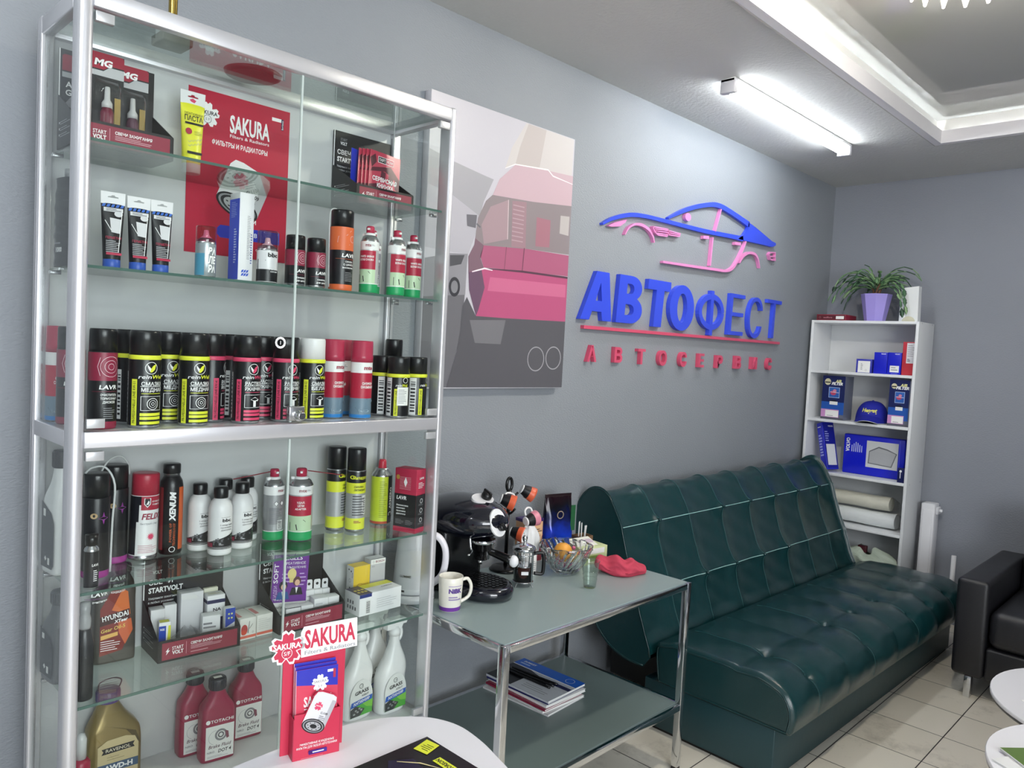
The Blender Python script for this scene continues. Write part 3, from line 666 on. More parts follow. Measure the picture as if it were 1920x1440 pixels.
def lavr_can(r, h, capz, lab, labz, lines_, col2=None, emblem=0, accent=None):
    def f(root):
        m = MB(); can_shell(m, r, capz + .002, mat('#17171a', .32), col2 or SILVER, mat('#17171a', .32), .004)
        if lab: m.patch(r, -180, 180, labz[0], labz[1], lab, .0002, 28)
        W = r * 1.5
        zc = (labz[0] + labz[1]) / 2 if lab else capz * .75
        em = mat('#e7c9d2', .5)
        def wr(fn):
            o = MB(); fn(o); m.add([((r + z) * sin(x / r), -(r + z) * cos(x / r), y) for x, y, z in o.v], o.f, o.mats[0])
        Id = Matrix.Identity(4); q = (labz[1] - labz[0]) * .36 if lab else .012
        if emblem == 0:
            for k in (1.0, .62, .3): wr(lambda o: o.stroke([(r * .3 + q * k * cos(RAD(a)), zc + q * k * sin(RAD(a)), .0009) for a in range(0, 361, 20)], em, Id, .0006))
            wr(lambda o: o.stroke([(r * .3 - q * 1.0, zc + q * .9, .001), (r * .3 - q * 1.25, zc, .001), (r * .3 - q * 1.0, zc - q * .9, .001)], em, Id, .0006))
        elif emblem == 1:
            wr(lambda o: o.stroke([(-q * 1.3, zc - q * .5, .001), (-q * 1.2, zc + q * .2, .001), (-q * .2, zc + q * .4, .001), (q * .4, zc + q, .001), (q * 1.4, zc + q * .7, .001), (q * 1.5, zc - q * .5, .001), (q * .2, zc - q * .7, .001), (-q * 1.3, zc - q * .5, .001)], em, Id, .0006))
            wr(lambda o: o.stroke([(q * .7 + q * .4 * cos(RAD(a)), zc + q * .4 * sin(RAD(a)), .001) for a in range(0, 361, 30)], em, Id, .0006))
        else:
            wr(lambda o: o.poly([(r * .25 + x * .011, zc + y * .014) for x, y in ((0, 1), (.25, .25), (1, 0), (.25, -.25), (0, -1), (-.25, -.25), (-1, 0), (-.25, .25))], accent, Id, .0006))
            wr(lambda o: o.ell(-r * .45, zc + .006, .007, .006, mat('#b59a72', .5), Id, .0006))
        zt = labz[0] - (.013 if lab else .035)
        m.text('LAVR', TXT, None, r * .15, zt, .0085 * r / .028, r * 1.35, .03, .12, r, .0006)
        m.patch(r, -60, 70, zt - .0095, zt - .0088, lab or accent, .0005)
        z = zt - .016
        for s_ in lines_: m.text(s_, TXT, None, r * .2, z, .0045, min(r * 1.25, len(s_) * .0042), .02, 0, r, .0006, 'C', 1); z -= .0075
        if z > .03: m.lines(mat('#9a9a9e', .5), None, -r * .2, r * .75, z - .028 if z - .028 > .012 else .012, z - .003, 6, .0005, .3, r)
        if col2: m.patch(r, -180, 180, .006, .016, col2, .0003, 28)
        m.build('can', root); full_cap(root, r * .98, capz, h, CAPB)
    return f
def mte_can(r, h, hb, body, low, panel, lines_, straw=0, back=False):
    """can with bare metal dome, white collar and red nozzle"""
    def f(root):
        m = MB(); m.lathe([(r * .93, 0), (r, .002), (r, .010, low), (r, .026, low), (r, hb * .82, body), (r, hb - .004, WHITE), (r * .95, hb, SILVER), (r * .78, hb + .010, SILVER), (r * .5, hb + .015, SILVER), (r * .5, hb + .018, SILVER)], SILVER, 26)
        m.text('mte', mat('#8a1f38', .5), None, r * .2, hb * .905, .0085, r * .62, .02, 0, r, .0006); m.lines(GREY, None, r * .55, r * .95, hb * .885, hb * .92, 2, .0005, .35, r)
        if back:
            m.lines(mat('#6f6f74', .5), None, -r * .9, r * .5, hb * .30, hb * .60, 14, .0005, .4, r)
            for k in (-.25, .35):
                x = r * k; o = MB(); o.poly([(x, hb * .72), (x + .0062, hb * .67), (x, hb * .62), (x - .0062, hb * .67)], TXTB, Matrix.Identity(4), .0005); o2 = MB(); o2.poly([(x, hb * .712), (x + .005, hb * .67), (x, hb * .628), (x - .005, hb * .67)], TXT, Matrix.Identity(4), .0007)
                for oo in (o, o2): m.add([((r + z) * sin(a / r), -(r + z) * cos(a / r), y) for a, y, z in oo.v], oo.f, oo.mats[0])
            m.barcode(None, -r * .1, r * .45, .03, .055, r)
        if panel:
            m.patch(r, -75, 62, hb * .45, hb * .80, panel, .0003)
            z = hb * .69
            for s_ in lines_: m.text(s_, TXT, None, r * .05, z, .005, min(r * 1.6, len(s_) * .0042), .025, 0, r, .0007, 'C', 1); z -= .0085
            m.patch(r, -75, 62, .026, hb * .45, mat('#c3dcb8', .4), .0002)
            o = MB(); o.poly([(-r * .9, .028), (-r * .2, .030), (r * .5, .052), (r * .3, .058), (-r * .3, .045), (-r * .9, .050)], mat('#1a1a1c', .4), Matrix.Identity(4), .0006)
            m.add([((r + z) * sin(a / r), -(r + z) * cos(a / r), y) for a, y, z in o.v], o.f, o.mats[0])
        m.patch(r, -180, 180, .0245, .0265, WHITE, .0003, 26)
        m.build('can', root)
        n = MB(); n.lathe([(r * .60, hb + .006), (r * .58, hb + .019), (r * .40, hb + .020)], WHITE, 20); n.box(-r * .85, 0, -r * .2, r * .2, hb + .011, hb + .019, WHITE, .002); n.build('collar', root)
        n = MB(); n.lathe([(r * .44, hb + .019), (r * .44, h - .003), (r * .36, h), (.0001, h)], RED, 20); n.box(-.003, .003, -r * .62, -r * .3, h - .011, h - .006, WHITE); n.build('nozzle', root)
        if straw:
            n = MB(); n.tube([(straw * r * .5, -.004, h - .006), (straw * .11, .010, h - .020)], .0013, mat('#8e2030', .4), 6); n.build('straw', root)
    return f
def bulb_bottle(root):
    r = .0278
    m = MB(); m.lathe([(r * .85, 0), (r * .98, .003), (r, .008), (r, .108), (r * .97, .117), (r * .82, .130), (r * .55, .138), (r * .48, .141)], mat('#e9e9ea', .35), 28)
    m.text('bbc', TXTB, None, r * .15, .0875, .0075, r * .80, .035, 0, r, .0006); m.patch(r, -20, 30, .094, .0948, GREY, .0005)
    for i, s_ in enumerate(('5-минутная', 'промывка', 'двигателя')): m.text(s_, mat('#55555a', .5), None, r * .15, .076 - i * .0062, .0040, r * 1.15 - i * .002, 0, 0, r, .0006, 'C', 1)
    n = 16; vs = []
    for i in range(n + 1):
        a = RAD(-105 + 190 * i / n); t_ = i / n
        for z in (.022, .030 + .030 * t_): vs.append(((r + .0004) * sin(a), -(r + .0004) * cos(a), z))
    m.add(vs, [(2 * i, 2 * i + 2, 2 * i + 3, 2 * i + 1) for i in range(n)], mat('#1d1d20', .4), None, True)
    rr = random.Random(3)
    for i in range(16):
        a = rr.uniform(-70, 75); z = rr.uniform(.026, .034 + .02 * (a + 80) / 160); m.patch(r, a, a + rr.uniform(4, 11), z, z + rr.uniform(.002, .006), rr.choice((GREY, SILVER, mat('#5c5c61', .4))), .0008)
    m.patch(r, -105, 85, .0165, .0215, TXTB, .0005); m.patch(r, -100, 80, .0185, .0193, TXT, .0008); m.patch(r, -105, -60, .022, .032, DRED, .0007)
    m.build('bottle', root)
    c = MB(); c.lathe([(r * .60, .139), (r * .62, .142), (r * .62, .163), (r * .56, .166), (.0001, .166)], CAPB, 24); c.build('screw_cap', root)
def spray_bottle(root):
    """white trigger spray bottle"""
    m = MB(); Wm = mat('#e6e7e7', .3)
    sec = [(0, .040, .026), (.006, .046, .030), (.09, .047, .031), (.125, .044, .029), (.160, .030, .022), (.185, .019, .017), (.205, .014, .014), (.222, .014, .014)]
    prof = spline(sec, 4)
    def fn(u, v):
        z, a, b_ = prof[min(int(round(v * (len(prof) - 1))), len(prof) - 1)]; t_ = 2 * pi * u; z = max(z, .0004)
        c, s_ = cos(t_), sin(t_); e = .75
        return (a * math.copysign(abs(c) ** e, c) + (.012 if z > .15 else .012 * max(0, (z - .1) / .05)) * 1.0, b_ * math.copysign(abs(s_) ** e, s_), z)
    m.grid(fn, 28, len(prof) - 1, Wm, True, None, True); m.rect(-.04, .04, -.02, .02, Wm, T(0, 0, .0005)); m.build('bottle', root)
    P = FRONT(-.0318); l = MB()
    def arch(u): return .118 - .03 * abs(u) ** 3
    l.ell(0, .062, .038, .055, mat('#dfe2e0', .4), P, 0, 30)
    l.poly([(-.037, .012), (.037, .014), (.038, .058), (-.02, .05)], mat('#4aa63a', .4), P, .0003); l.poly([(.0, .05), (.038, .058), (.038, .03), (.018, .034)], mat('#78c043', .4), P, .0005)
    l.poly([(-.037, .040), (-.033, .056), (.037, .066), (.036, .052)], mat('#2559b5', .4), P, .0006); R = P @ T(0, .054, .0008) @ RZ(RAD(9)); l.text('АНТИЖИР', TXT, R, 0, 0, .0078, .055, .02)
    R = P @ T(0, .082, .0008) @ RZ(RAD(7)); l.text('GRASS', TXTB, R, 0, 0, .0095, .046, .025, .05); R = P @ T(.012, .071, .0008) @ RZ(RAD(7)); l.text('AZELIT', TXTB, R, 0, 0, .0048, .024, .01)
    l.ring(-.002, .098, .0062, .0014, mat('#2d3b35', .4), P, .0008, 20, 20, 330); l.stroke([(-.002, .098, .0014), (.0045, .098, .0014), (.0045, .0945, .0014)], mat('#2d3b35', .4), P, .0008)
    l.poly([(-.036, .013), (-.005, .013), (.012, .030), (-.02, .044), (-.036, .036)], mat('#3b3f40', .4), P, .0009)
    for i in range(5): l.ell(-.024 + i * .006, .022 + i * .002 + (i % 2) * .007, .004, .003, SILVER, P, .0012, 12)
    l.build('front_label', root)
    h = MB(); h.lathe([(.017, .218), (.017, .232), (.014, .236), (.012, .246)], Wm, 20, T(.012, 0, 0))
    h.poly([(-.022, .240), (.030, .240), (.034, .250), (.046, .250), (.050, .262), (.036, .268), (-.012, .268), (-.022, .258)], Wm, FRONT(.011), 0, .022); h.build('spray_head', root)
    g = MB(); g.tube([(.024, 0, .244), (.034, 0, .230), (.034, 0, .212), (.028, 0, .200)], [.007, .006, .006, .005], Wm, 8, 3); g.build('trigger', root)
def flask(w, d, h, neck_x, neck_r, capm, capz, body, rough=.35, shoulder=.74, top=.92):
    """flat oil bottle: rounded rectangular section that narrows to an off-centre neck"""
    def f(root):
        m = MB(); bm_ = mat(body, rough) if isinstance(body, str) else body
        sec = spline([(0, w * .47, d * .42, 0), (.006, w * .5, d * .5, 0), (h * .35, w * .5, d * .5, 0), (h * shoulder * .85, w * .485, d * .5, 0), (h * shoulder, w * .45, d * .47, neck_x * .2), (h * (shoulder + top) / 2, w * .30, d * .38, neck_x * .75), (h * top, neck_r * 1.0, neck_r, neck_x), (h * top + .004, neck_r, neck_r, neck_x)], 4)
        def fn(u, v):
            z, a, b_, ox = sec[min(int(round(v * (len(sec) - 1))), len(sec) - 1)]; z = max(z, .0004); t_ = 2 * pi * u; c, s_ = cos(t_), sin(t_); e = .42 if z < h * shoulder else .42 + .58 * min(1, (z - h * shoulder) / (h * (top - shoulder)))
            return (ox + a * math.copysign(abs(c) ** e, c), b_ * math.copysign(abs(s_) ** e, s_), z)
        m.grid(fn, 40, len(sec) - 1, bm_, True, None, True); m.rect(-w * .4, w * .4, -d * .35, d * .35, bm_, T(0, 0, .0005)); m.build('bottle', root)
        c = MB(); c.lathe([(neck_r * 1.15, h * top), (neck_r * 1.22, h * top + .002), (neck_r * 1.22, capz - .002), (neck_r * 1.1, capz), (.0001, capz)], capm, 24, T(neck_x, 0, 0))
        for i in range(20):
            a = 2 * pi * i / 20; c.box(-.0007, .0007, -.0007, .0007, h * top + .003, capz - .004, capm, 0, T(neck_x + neck_r * 1.22 * cos(a), neck_r * 1.22 * sin(a), 0))
        c.build('screw_cap', root)
    return f
def carton(w, d, h, col, prints=None, flap=False):
    def f(root):
        m = MB().box(-w / 2, w / 2, -d / 2, d / 2, 0, h, mat(col, .5), .0012)
        if prints: prints(m, w, d, h)
        m.build('carton', root)
        if flap:
            q = MB(); q.poly([(-w * .4, h - .001), (w * .4, h - .001), (w * .4, h + .022), (w * .3, h + .026), (-w * .3, h + .026), (-w * .4, h + .022)], mat(col, .5), FRONT(d * .4), 0, .0008); q.ell(0, h + .014, .004, .004, TXTB, FRONT(d * .4 - .001), 0, 14); q.build('hang_tab', root)
    return f
def display_box(root):
    """black card counter display: tall back, sloping sides, red front lip"""
    BK = mat('#1a1a1c', .5); w, d, hb = .196, .125, .215
    P = FRONT(d / 2 - .0035)
    m = MB().box(-w / 2, w / 2, d / 2 - .003, d / 2, 0, hb, BK)
    m.rect(-w / 2, -w / 2 + .0025, .10, hb, TXT, P, .0003)
    m.text('START', GREY, P, -.066, hb - .022, .0075, .022, .01); m.text('VOLT', TXT, P, -.066, hb - .033, .0085, .022, .03)
    m.text('СВЕЧИ', TXT, P, -w / 2 + .012, hb - .058, .012, None, .02, 0, None, .0003, 'L'); m.text('STARTVOLT', TXT, P, -w / 2 + .012, hb - .078, .0125, .082, .035, 0, None, .0003, 'L')
    m.text('Уверенное зажигание', TXT, P, -w / 2 + .012, hb - .098, .0055, .070, .0, 0, None, .0003, 'L'); m.text('в любых условиях', TXT, P, -w / 2 + .012, hb - .108, .0055, .060, .0, 0, None, .0003, 'L')
    m.build('back_card', root)
    for s_ in (-1, 1):
        m = MB(); pts = [(-d / 2, 0), (d / 2, 0), (d / 2, .118), (-d / 2, .050)]
        M_ = Matrix(((0, 0, 1, s_ * (w / 2 - .001)), (1, 0, 0, 0), (0, 1, 0, 0), (0, 0, 0, 1)))
        m.poly(pts, BK, M_, -.001, .002)
        if s_ < 0:
            q = LEFT(-w / 2 - .0002)
            for i in range(3): m.lines(mat('#b5b5b8', .5), q, -.04, .03, .022 + i * .013, .031 + i * .013, 2, .0003, .25); m.rect(-.047, -.043, .026 + i * .013, .030 + i * .013, TXT, q, .0003)
        m.build('side_card', root)
    m = MB().box(-w / 2 + .0025, w / 2 - .0025, -d / 2, -d / 2 + .002, 0, .052, BK); P = FRONT(-d / 2)
    m.rect(-w / 2 + .009, w / 2 - .008, .005, .046, mat('#8d2b40', .45), P, .0003)
    m.poly([(-.081, .0245), (-.073, .034), (-.0755, .027), (-.071, .027), (-.080, .0165), (-.0775, .0245)], TXT, P, .0006); m.text('START', TXT, P, -.053, .0305, .008, .026, .01, 0, None, .0006); m.text('VOLT', TXT, P, -.053, .020, .0085, .026, .03, 0, None, .0006)
    m.rect(-.034, -.033, .011, .041, mat('#d99aa8', .5), P, .0006); m.text('СВЕЧИ ЗАЖИГАНИЯ', TXT, P, -.023, .034, .006, .075, .025, 0, None, .0006, 'L'); m.lines(mat('#e6bcc5', .5), P, -.023, .056, .019, .029, 3, .0006, .3); m.rect(-.023, .018, .012, .0132, mat('#e6bcc5', .5), P, .0006)
    m.build('front_lip', root)
    MB().box(-w / 2, w / 2, -d / 2, d / 2, 0, .0018, BK).build('tray', root)
# ------------------------------------------------------------------ goods in the cabinet
ZA, ZB, ZM, ZC, ZD, ZE = 1.8662, 1.6162, 1.2834, .9512, .7132, .4207
# --- top shelf
G_DISP = 'black card counter displays in the cabinet'
spawn('disp', display_box, 'counter_display', 'black card display with red lip holding hanging bottle packs, top shelf left', 'display box', (.594, -.2375, ZA), 0, G_DISP)
spawn('disp', display_box, 'counter_display', 'black card display with red lip holding red service booklets, top shelf right', 'display box', (1.300, -.192, ZA), 0, G_DISP)
spawn('disp', display_box, 'counter_display', 'black card display filled with small white boxes beside the oil canister', 'display box', (.807, -.204, ZD), RAD(-4), G_DISP)
spawn('disp', display_box, 'counter_display', 'black card display with a purple leaflet and white boxes behind its lip', 'display box', (1.107, -.2125, ZD), RAD(-1), G_DISP)
def hang_pack(fluid):
    def f(root):
        w, h = .098, .200; P = FRONT(0)
        m = MB().box(-w / 2, w / 2, -.0008, 0, 0, h, mat('#26272a', .45)); P = FRONT(-.0009)
        m.poly([(-w / 2, h - .034), (w / 2 - .040, h - .034), (w / 2 - .028, h - .024), (w / 2, h - .024), (w / 2, h - .004), (w / 2 - .004, h), (-w / 2 + .004, h), (-w / 2, h - .004)], mat('#9c2238', .4), P, .0003)
        m.poly([(-w / 2, h - .037), (w / 2 - .041, h - .037), (w / 2 - .029, h - .027), (w / 2, h - .027), (w / 2, h - .048), (-w / 2, h - .048)], mat('#b9babd', .4), P, .0002)
        m.text('MG', TXT, P, .008, h - .020, .013, .036, .045, .12, None, .0006)
        m.text('Ar', TXT, P, -.042, h - .062, .012, None, .02, 0, None, .0006, 'L'); m.text('Ga', TXT, P, -.042, h - .079, .012, None, .02, 0, None, .0006, 'L')
        m.poly([(-.044, h - .105), (-.030, h - .085), (-.018, h - .095), (-.026, h - .112)], GREY, P, .0006); m.lines(mat('#c9c9c9', .5), P, -.044, -.016, .03, .085, 9, .0006, .3)
        m.build('card', root)
        q = MB(); q.grid(lambda u, v: (.016 + .027 * sin((u - .5) * pi), -.001 - .030 * cos((u - .5) * pi) * min(1, v * 14, (1 - v) * 7), .006 + .142 * v), 14, 16, CLEAR); q.build('blister', root)
        b_ = MB(); c = T(.012, -.016, .010); b_.lathe([(.0125, 0), (.013, .003), (.013, .064), (.010, .074), (.0001, .074)], fluid, 20, c); b_.build('bottle', root)
        n = MB(); n.lathe([(.0105, .074), (.0105, .084), (.006, .092), (.0052, .116), (.0042, .118), (.0001, .118)], mat('#dcdcdc', .3), 18, c); n.build('nozzle', root)
        q = MB(); q.box(.028, .040, -.012, -.009, .012, .110, mat('#b59b5c', .3)); q.build('applicator', root)
    return f
G_MG = 'hanging bottle packs in the top left display'
V1, V2, V3 = mat('#7a1638', .2), mat('#5b2a44', .2), mat('#6a2040', .2)
for f_, x, y, rz, lab in ((V1, .549, -.262, 0, 'hanging pack with bright purple bottle, half behind the cabinet post'), (V2, .614, -.222, -1, 'hanging pack with dull violet bottle, rightmost in the top display'), (V3, .549, -.186, 0, 'hanging pack standing behind the two others in the top left display')):
    t = thing('bottle_pack', lab, 'bottle pack', (x, y, ZA + .0022), RAD(rz), G_MG); hang_pack(f_)(t)
def booklet(col, front):
    def f(root):
        w, h = .108, .148; m = MB().box(-w / 2, w / 2, -.0022, 0, 0, h, mat(col, .3)); P = FRONT(-.0023)
        if front:
            Bk = mat('#5a2030', .35); m.rect(-w / 2, w / 2, 0, .040, mat('#b7b2ab', .4), P, .0002)
            for pts in ([(-.054, .125), (-.036, .140), (-.030, .118), (-.046, .100)], [(-.045, .10), (.02, .115), (.054, .085), (.054, .072), (.0, .098), (-.05, .088)], [(-.012, .098), (.004, .094), (.002, .072), (-.014, .078)], [(.014, .090), (.032, .086), (.030, .062), (.014, .066)], [(.038, .080), (.054, .074), (.054, .050), (.038, .055)], [(-.054, .05), (-.02, .06), (-.02, .02), (-.054, .01)]): m.poly(pts, Bk, P, .0003)
            m.rect(-.026, .030, .118, .136, TXT, P, .0004); m.rect(-.0245, .002, .1195, .1345, TXTB, P, .0006); m.rect(.003, .0285, .1195, .1345, mat('#c23b55', .4), P, .0006)
            m.text('ПАРТ', TXT, P, -.0112, .127, .0075, .021, .02, 0, None, .0008); m.text('КОМ', TXT, P, .0158, .127, .0075, .019, .01, 0, None, .0008)
            m.text('СЕРВИСНАЯ', TXT, P, .001, .071, .0115, .086, .035, 0, None, .0009); m.text('КНИЖКА', TXT, P, .004, .054, .0115, .058, .035, 0, None, .0009)
            m.poly([(-.05, .0), (-.028, .026), (.0, .012), (.005, 0)], mat('#ddd9d2', .4), P, .0005); m.rect(.022, .044, .0, .05, mat('#c77a86', .4), P, .0006)
        m.build('booklet', root)
    return f
G_BK = 'service booklets in the top right display'
names_bk = ['frontmost red service booklet with its white title in full view', 'second red service booklet, just behind the front one', 'third red service booklet counted from the front of the fan', 'rearmost red service booklet, in front of the blue one']
for i in range(4):
    spawn('booklet' if i else 'booklet_front', booklet('#c23b55', True), 'service_booklet', names_bk[i], 'booklet', (1.300 - i * .0085, -.238 + i * .0065, ZA + .0075), RAD(3 + 1.5 * i), G_BK, (RAD(-3), RAD(4), RAD(2 + 1.2 * i)))
t = thing('service_booklet', 'plain blue booklet at the back of the red booklets', 'booklet', (1.264, -.200, ZA + .0075), 0, G_BK, (RAD(-3), RAD(3), RAD(8))); booklet('#2334c4', False)(t)
def crimp_tube(w, h, colbody, header, capc, prints):
    """tube standing on its cap: flat crimped top, round cap"""
    def f(root):
        m = MB(); hc = h * .115
        def sec(u, v):
            z = hc + (h * .85 - hc) * v; a = w * (.36 + .14 * v); b_ = w * .34 * (1 - v) ** .7 + .0006; t_ = 2 * pi * u
            return (a * cos(t_), b_ * sin(t_), z)
        m.grid(sec, 30, 14, colbody, True, None, True); yf = lambda z: -(w * .34 * (1 - min(1, max(0, (z - hc) / (h * .85 - hc)))) ** .7 + .0014)
        prints(m, w, h, hc, yf); m.build('tube', root)
        q = MB().poly([(-w / 2, h * .84), (w / 2, h * .84), (w / 2 + .0006, h), (-w / 2 - .0006, h)], header, FRONT(.0006), 0, .0012, [[(-w * .22, h * .925), (w * .22, h * .925), (w * .22, h * .94), (w * .08, h * .945), (w * .06, h * .96), (-w * .06, h * .96), (-w * .08, h * .945), (-w * .22, h * .94)][::-1]]); q.build('crimped_seal', root)
        c = MB(); c.lathe([(w * .34, 0), (w * .36, .002), (w * .36, hc - .001), (w * .33, hc + .001)], capc, 26); c.build('cap', root)
    return f
def slope(hc, h, w):   # print plane on the leaning front of a tube
    a = math.atan2(w * .34, h * .85 - hc)
    return a
def pr_yellow(m, w, h, hc, yf):
    def M_(z): return T(0, yf(z), z) @ RX(-RAD(6)) @ FRONT(0)
    m.text('МОНТАЖНАЯ', TXTB, M_(h * .72), 0, 0, .0055, w * .72, .0); m.text('ПАСТА', TXTB, M_(h * .665), 0, 0, .012, w * .74, .02); m.rect(-w * .36, w * .38, -.0025, .0025, TXTB, M_(h * .60), .0002)
    m.ell(-w * .22, 0, .0075, .0075, RED, M_(h * .50), .0006); m.lines(mat('#8d8f3a', .5), M_(h * .49), w * .0, w * .34, -.005, .005, 3, .0006, .3)
    for k in range(2): m.stroke([(-w * .26 + i * .004, -.004 * (i % 2) - k * .010 + i * .0012, .0011) for i in range(9)], mat('#a9a9a9', .5), M_(h * .38), .0006)
    m.rect(-w * .3, w * .3, -.003, .003, TXTB, M_(h * .24), .0006)
t = thing('grease_tube', 'yellow and white tube standing on its cap in front of the poster', 'tube', (.773, -.200, ZA), 0); crimp_tube(.058, .192, mat('#e9e838', .35), mat('#efefef', .35), mat('#e4e4e4', .35), pr_yellow)(t)
hp = MB().poly([(-.008, .172), (.0, .176), (.008, .172), (.004, .166), (-.004, .168)], PINK, FRONT(-.0008)); hp.build('printed_mark', t)
# --- second shelf
def pr_black(m, w, h, hc, yf):
    def M_(z): return T(0, yf(z), z) @ RX(-RAD(6)) @ FRONT(0)
    for i in range(5): m.poly([(-w * .48 + i * w * .19, -.003), (-w * .36 + i * w * .19, -.003), (-w * .30 + i * w * .19, .003), (-w * .42 + i * w * .19, .003)], mat('#3b6cc8', .4), M_(h * .82), .0004)
    m.rect(-w * .40, w * .40, -.004, .004, mat('#d9d9dc', .5), M_(h * .765), .0004); m.lines(TXTB, M_(h * .765), -w * .3, w * .36, -.003, .003, 2, .0006, .35)
    m.poly([(-w * .1, -.016), (w * .26, -.018), (w * .32, .012), (-w * .16, .014)], mat('#d5d5d8', .5), M_(h * .57), .0008); m.ell(w * .2, .018, .008, .006, mat('#d5d5d8', .5), M_(h * .60), .0008)
    m.text('ГЕРМЕТИК', RED, M_(h * .395), 0, 0, .0048, w * .66, .01); m.lines(mat('#a9a9ae', .5), M_(h * .30), -w * .33, w * .3, -.016, .010, 7, .0005, .4); m.rect(-w * .32, w * .32, -.0025, .0025, RED, M_(h * .185), .0005)
    m.stroke([(-w * .36, .0, .0012), (-w * .1, -.02, .0012)], TXT, M_(h * .62), .0010); m.stroke([(w * .36, .06, .0012), (w * .18, -.03, .0012)], TXT, M_(h * .40), .0010)
tb = crimp_tube(.046, .157, mat('#151518', .35), mat('#e6e6e8', .35), mat('#3158b4', .4), pr_black); G_T = 'black sealant tubes with white hanging tops'
spawn('btube', tb, 'sealant_tube', 'black sealant tube with white top, standing apart at the left', 'tube', (.562, -.325, ZB), RAD(-4), G_T)
spawn('btube', tb, 'sealant_tube', 'black sealant tube with white top, middle of the three', 'tube', (.617, -.315, ZB), RAD(-2), G_T)
spawn('btube', tb, 'sealant_tube', 'black sealant tube with white top, nearest the pink-capped can', 'tube', (.665, -.315, ZB), RAD(0), G_T)
def black_sack(root):
    m = MB(); m.grid(lambda u, v: (.022 * math.copysign(abs(cos(2 * pi * u)) ** .6, cos(2 * pi * u)) * (1 + .05 * sin(v * 40)), .045 * math.copysign(abs(sin(2 * pi * u)) ** .6, sin(2 * pi * u)) * (1 - .25 * max(0, v - .75) * 4), .185 * v), 24, 30, mat('#2e2f31', .4), True, None, True)
    m.rect(-.02, .02, -.04, .04, mat('#2e2f31', .4), T(0, 0, .0005)); m.rect(-.02, .02, -.032, .032, mat('#2e2f31', .4), T(0, 0, .185)); P = LEFT(-.0235); m.text('1000', TXT, P, .0, .035, .010, None, .03); m.lines(GREY, P, -.02, .02, .045, .052, 1)
    m.build('jug', root)
    c = MB(); c.lathe([(.014, .184), (.014, .205), (.0001, .207)], mat('#8f9193', .3), 20); c.build('cap', root)
t = thing('oil_jug', 'dark grey jug behind the left post, beside the black sealant tubes', 'jug', (.513, -.225, ZB), RAD(8)); black_sack(t)
def clear_cap_can(r, h, zc, body, prints, capcol):
    def f(root):
        m = MB(); m.lathe([(r * .92, 0), (r, .003), (r, zc * .85, body), (r * .94, zc * .94, SILVER), (r * .6, zc, SILVER), (r * .3, zc + .006, WHITE), (r * .22, zc + .018, WHITE), (.0001, zc + .019, WHITE)], SILVER, 24)
        prints(m, r, zc); m.build('can', root)
        c = MB(); c.lathe([(r * .98, zc * .90), (r * .98, h - .003), (r * .93, h), (.0001, h)], capcol, 24, None, True, 1, 1, False); c.build('clear_cap', root)
    return f
CP1, CP2 = glass_sheet('pink_clear_plastic', '#eaa0b8', 1.5), glass_sheet('faint_pink_plastic', '#e8cdd6', 1.5)
def pr_val(m, r, zc):
    m.patch(r, -180, -30, .004, zc * .6, mat('#4f93b0', .3), .0003, 16)
    for i, s_ in enumerate(('ВА', 'ЛЕ', 'РА')): m.text(s_, TXT, None, r * .25, zc * (.66 - i * .22), zc * .17, r * .85, .05, .1, r, .0007)
t = thing('spray_can', 'small silver and blue can with a pink clear cap', 'spray can', (.758, -.33, ZB)); clear_cap_can(.0222, .114, .088, mat('#aeb6ba', .25, .5), pr_val, CP1)(t)
def pr_bbc(m, r, zc):
    m.patch(r, -180, 180, .004, zc * .36, mat('#161618', .35), .0003, 24); o = MB(); o.poly([(-r * 1.5, zc * .34), (r * 1.5, zc * .30), (r * 1.5, zc * .42), (-r * .6, zc * .60), (-r * 1.5, zc * .62)], mat('#161618', .35), Matrix.Identity(4), .0005)
    m.add([((r + z) * sin(a / r), -(r + z) * cos(a / r), y) for a, y, z in o.v], o.f, o.mats[0]); m.text('bbc', TXTB, None, r * .1, zc * .74, .0095, r * 1.05, .035, 0, r, .0007); m.text('очиститель', TXT, None, r * .25, zc * .37, .004, r * 1.1, .01, 0, r, .0008, 'C', 1); m.text('салона', TXT, None, r * .25, zc * .31, .004, r * .8, .01, 0, r, .0008, 'C', 1)
t = thing('spray_can', 'small white and black can with a clear faintly pink cap', 'spray can', (.905, -.335, ZB)); clear_cap_can(.0242, .124, .090, mat('#e2e2e4', .3), pr_bbc, CP2)(t)
def pr_tall(m, w, d, h):
    P = LEFT(-w / 2 - .0002); B_ = mat('#1f46d6', .4)
    m.rect(-d / 2, d / 2, .004, h * .93, B_, P, .0002); m.lines(mat('#9fb4f0', .5), P, -d * .3, d * .3, h * .72, h * .9, 9, .0005, .3); m.lines(mat('#c5d2f6', .5), P, d * .02, d * .3, h * .2, h * .6, 14, .0005, .5)
    P = FRONT(-d / 2 - .0002); m.lines(GREY, P, w * .05, w * .3, h * .25, h * .75, 26, .0003, .3); m.lines(mat('#5c6ca6', .5), P, w * .3, w * .42, h * .2, h * .55, 12, .0004, .5)
    for i in range(6): m.poly([(-w * .3 + (i % 3) * .006, .012 + (i // 3) * .008), (-w * .3 + (i % 3) * .006 + .005, .014 + (i // 3) * .008), (-w * .3 + (i % 3) * .006 + .007, .020 + (i // 3) * .008), (-w * .3 + (i % 3) * .006 + .002, .018 + (i // 3) * .008)], mat('#2d55c8', .4), P, .0004)
t = thing('tall_carton', 'tall white carton with a blue side, between two small cans', 'carton', (.853, -.305, ZB), 0); carton(.036, .050, .206, '#e9e9ec', pr_tall)(t)
G_L = 'small black and dark red spray cans'
lv = lavr_can(.0238, .124, .090, DRED, (.050, .088), ('смазка', 'для цепей'))
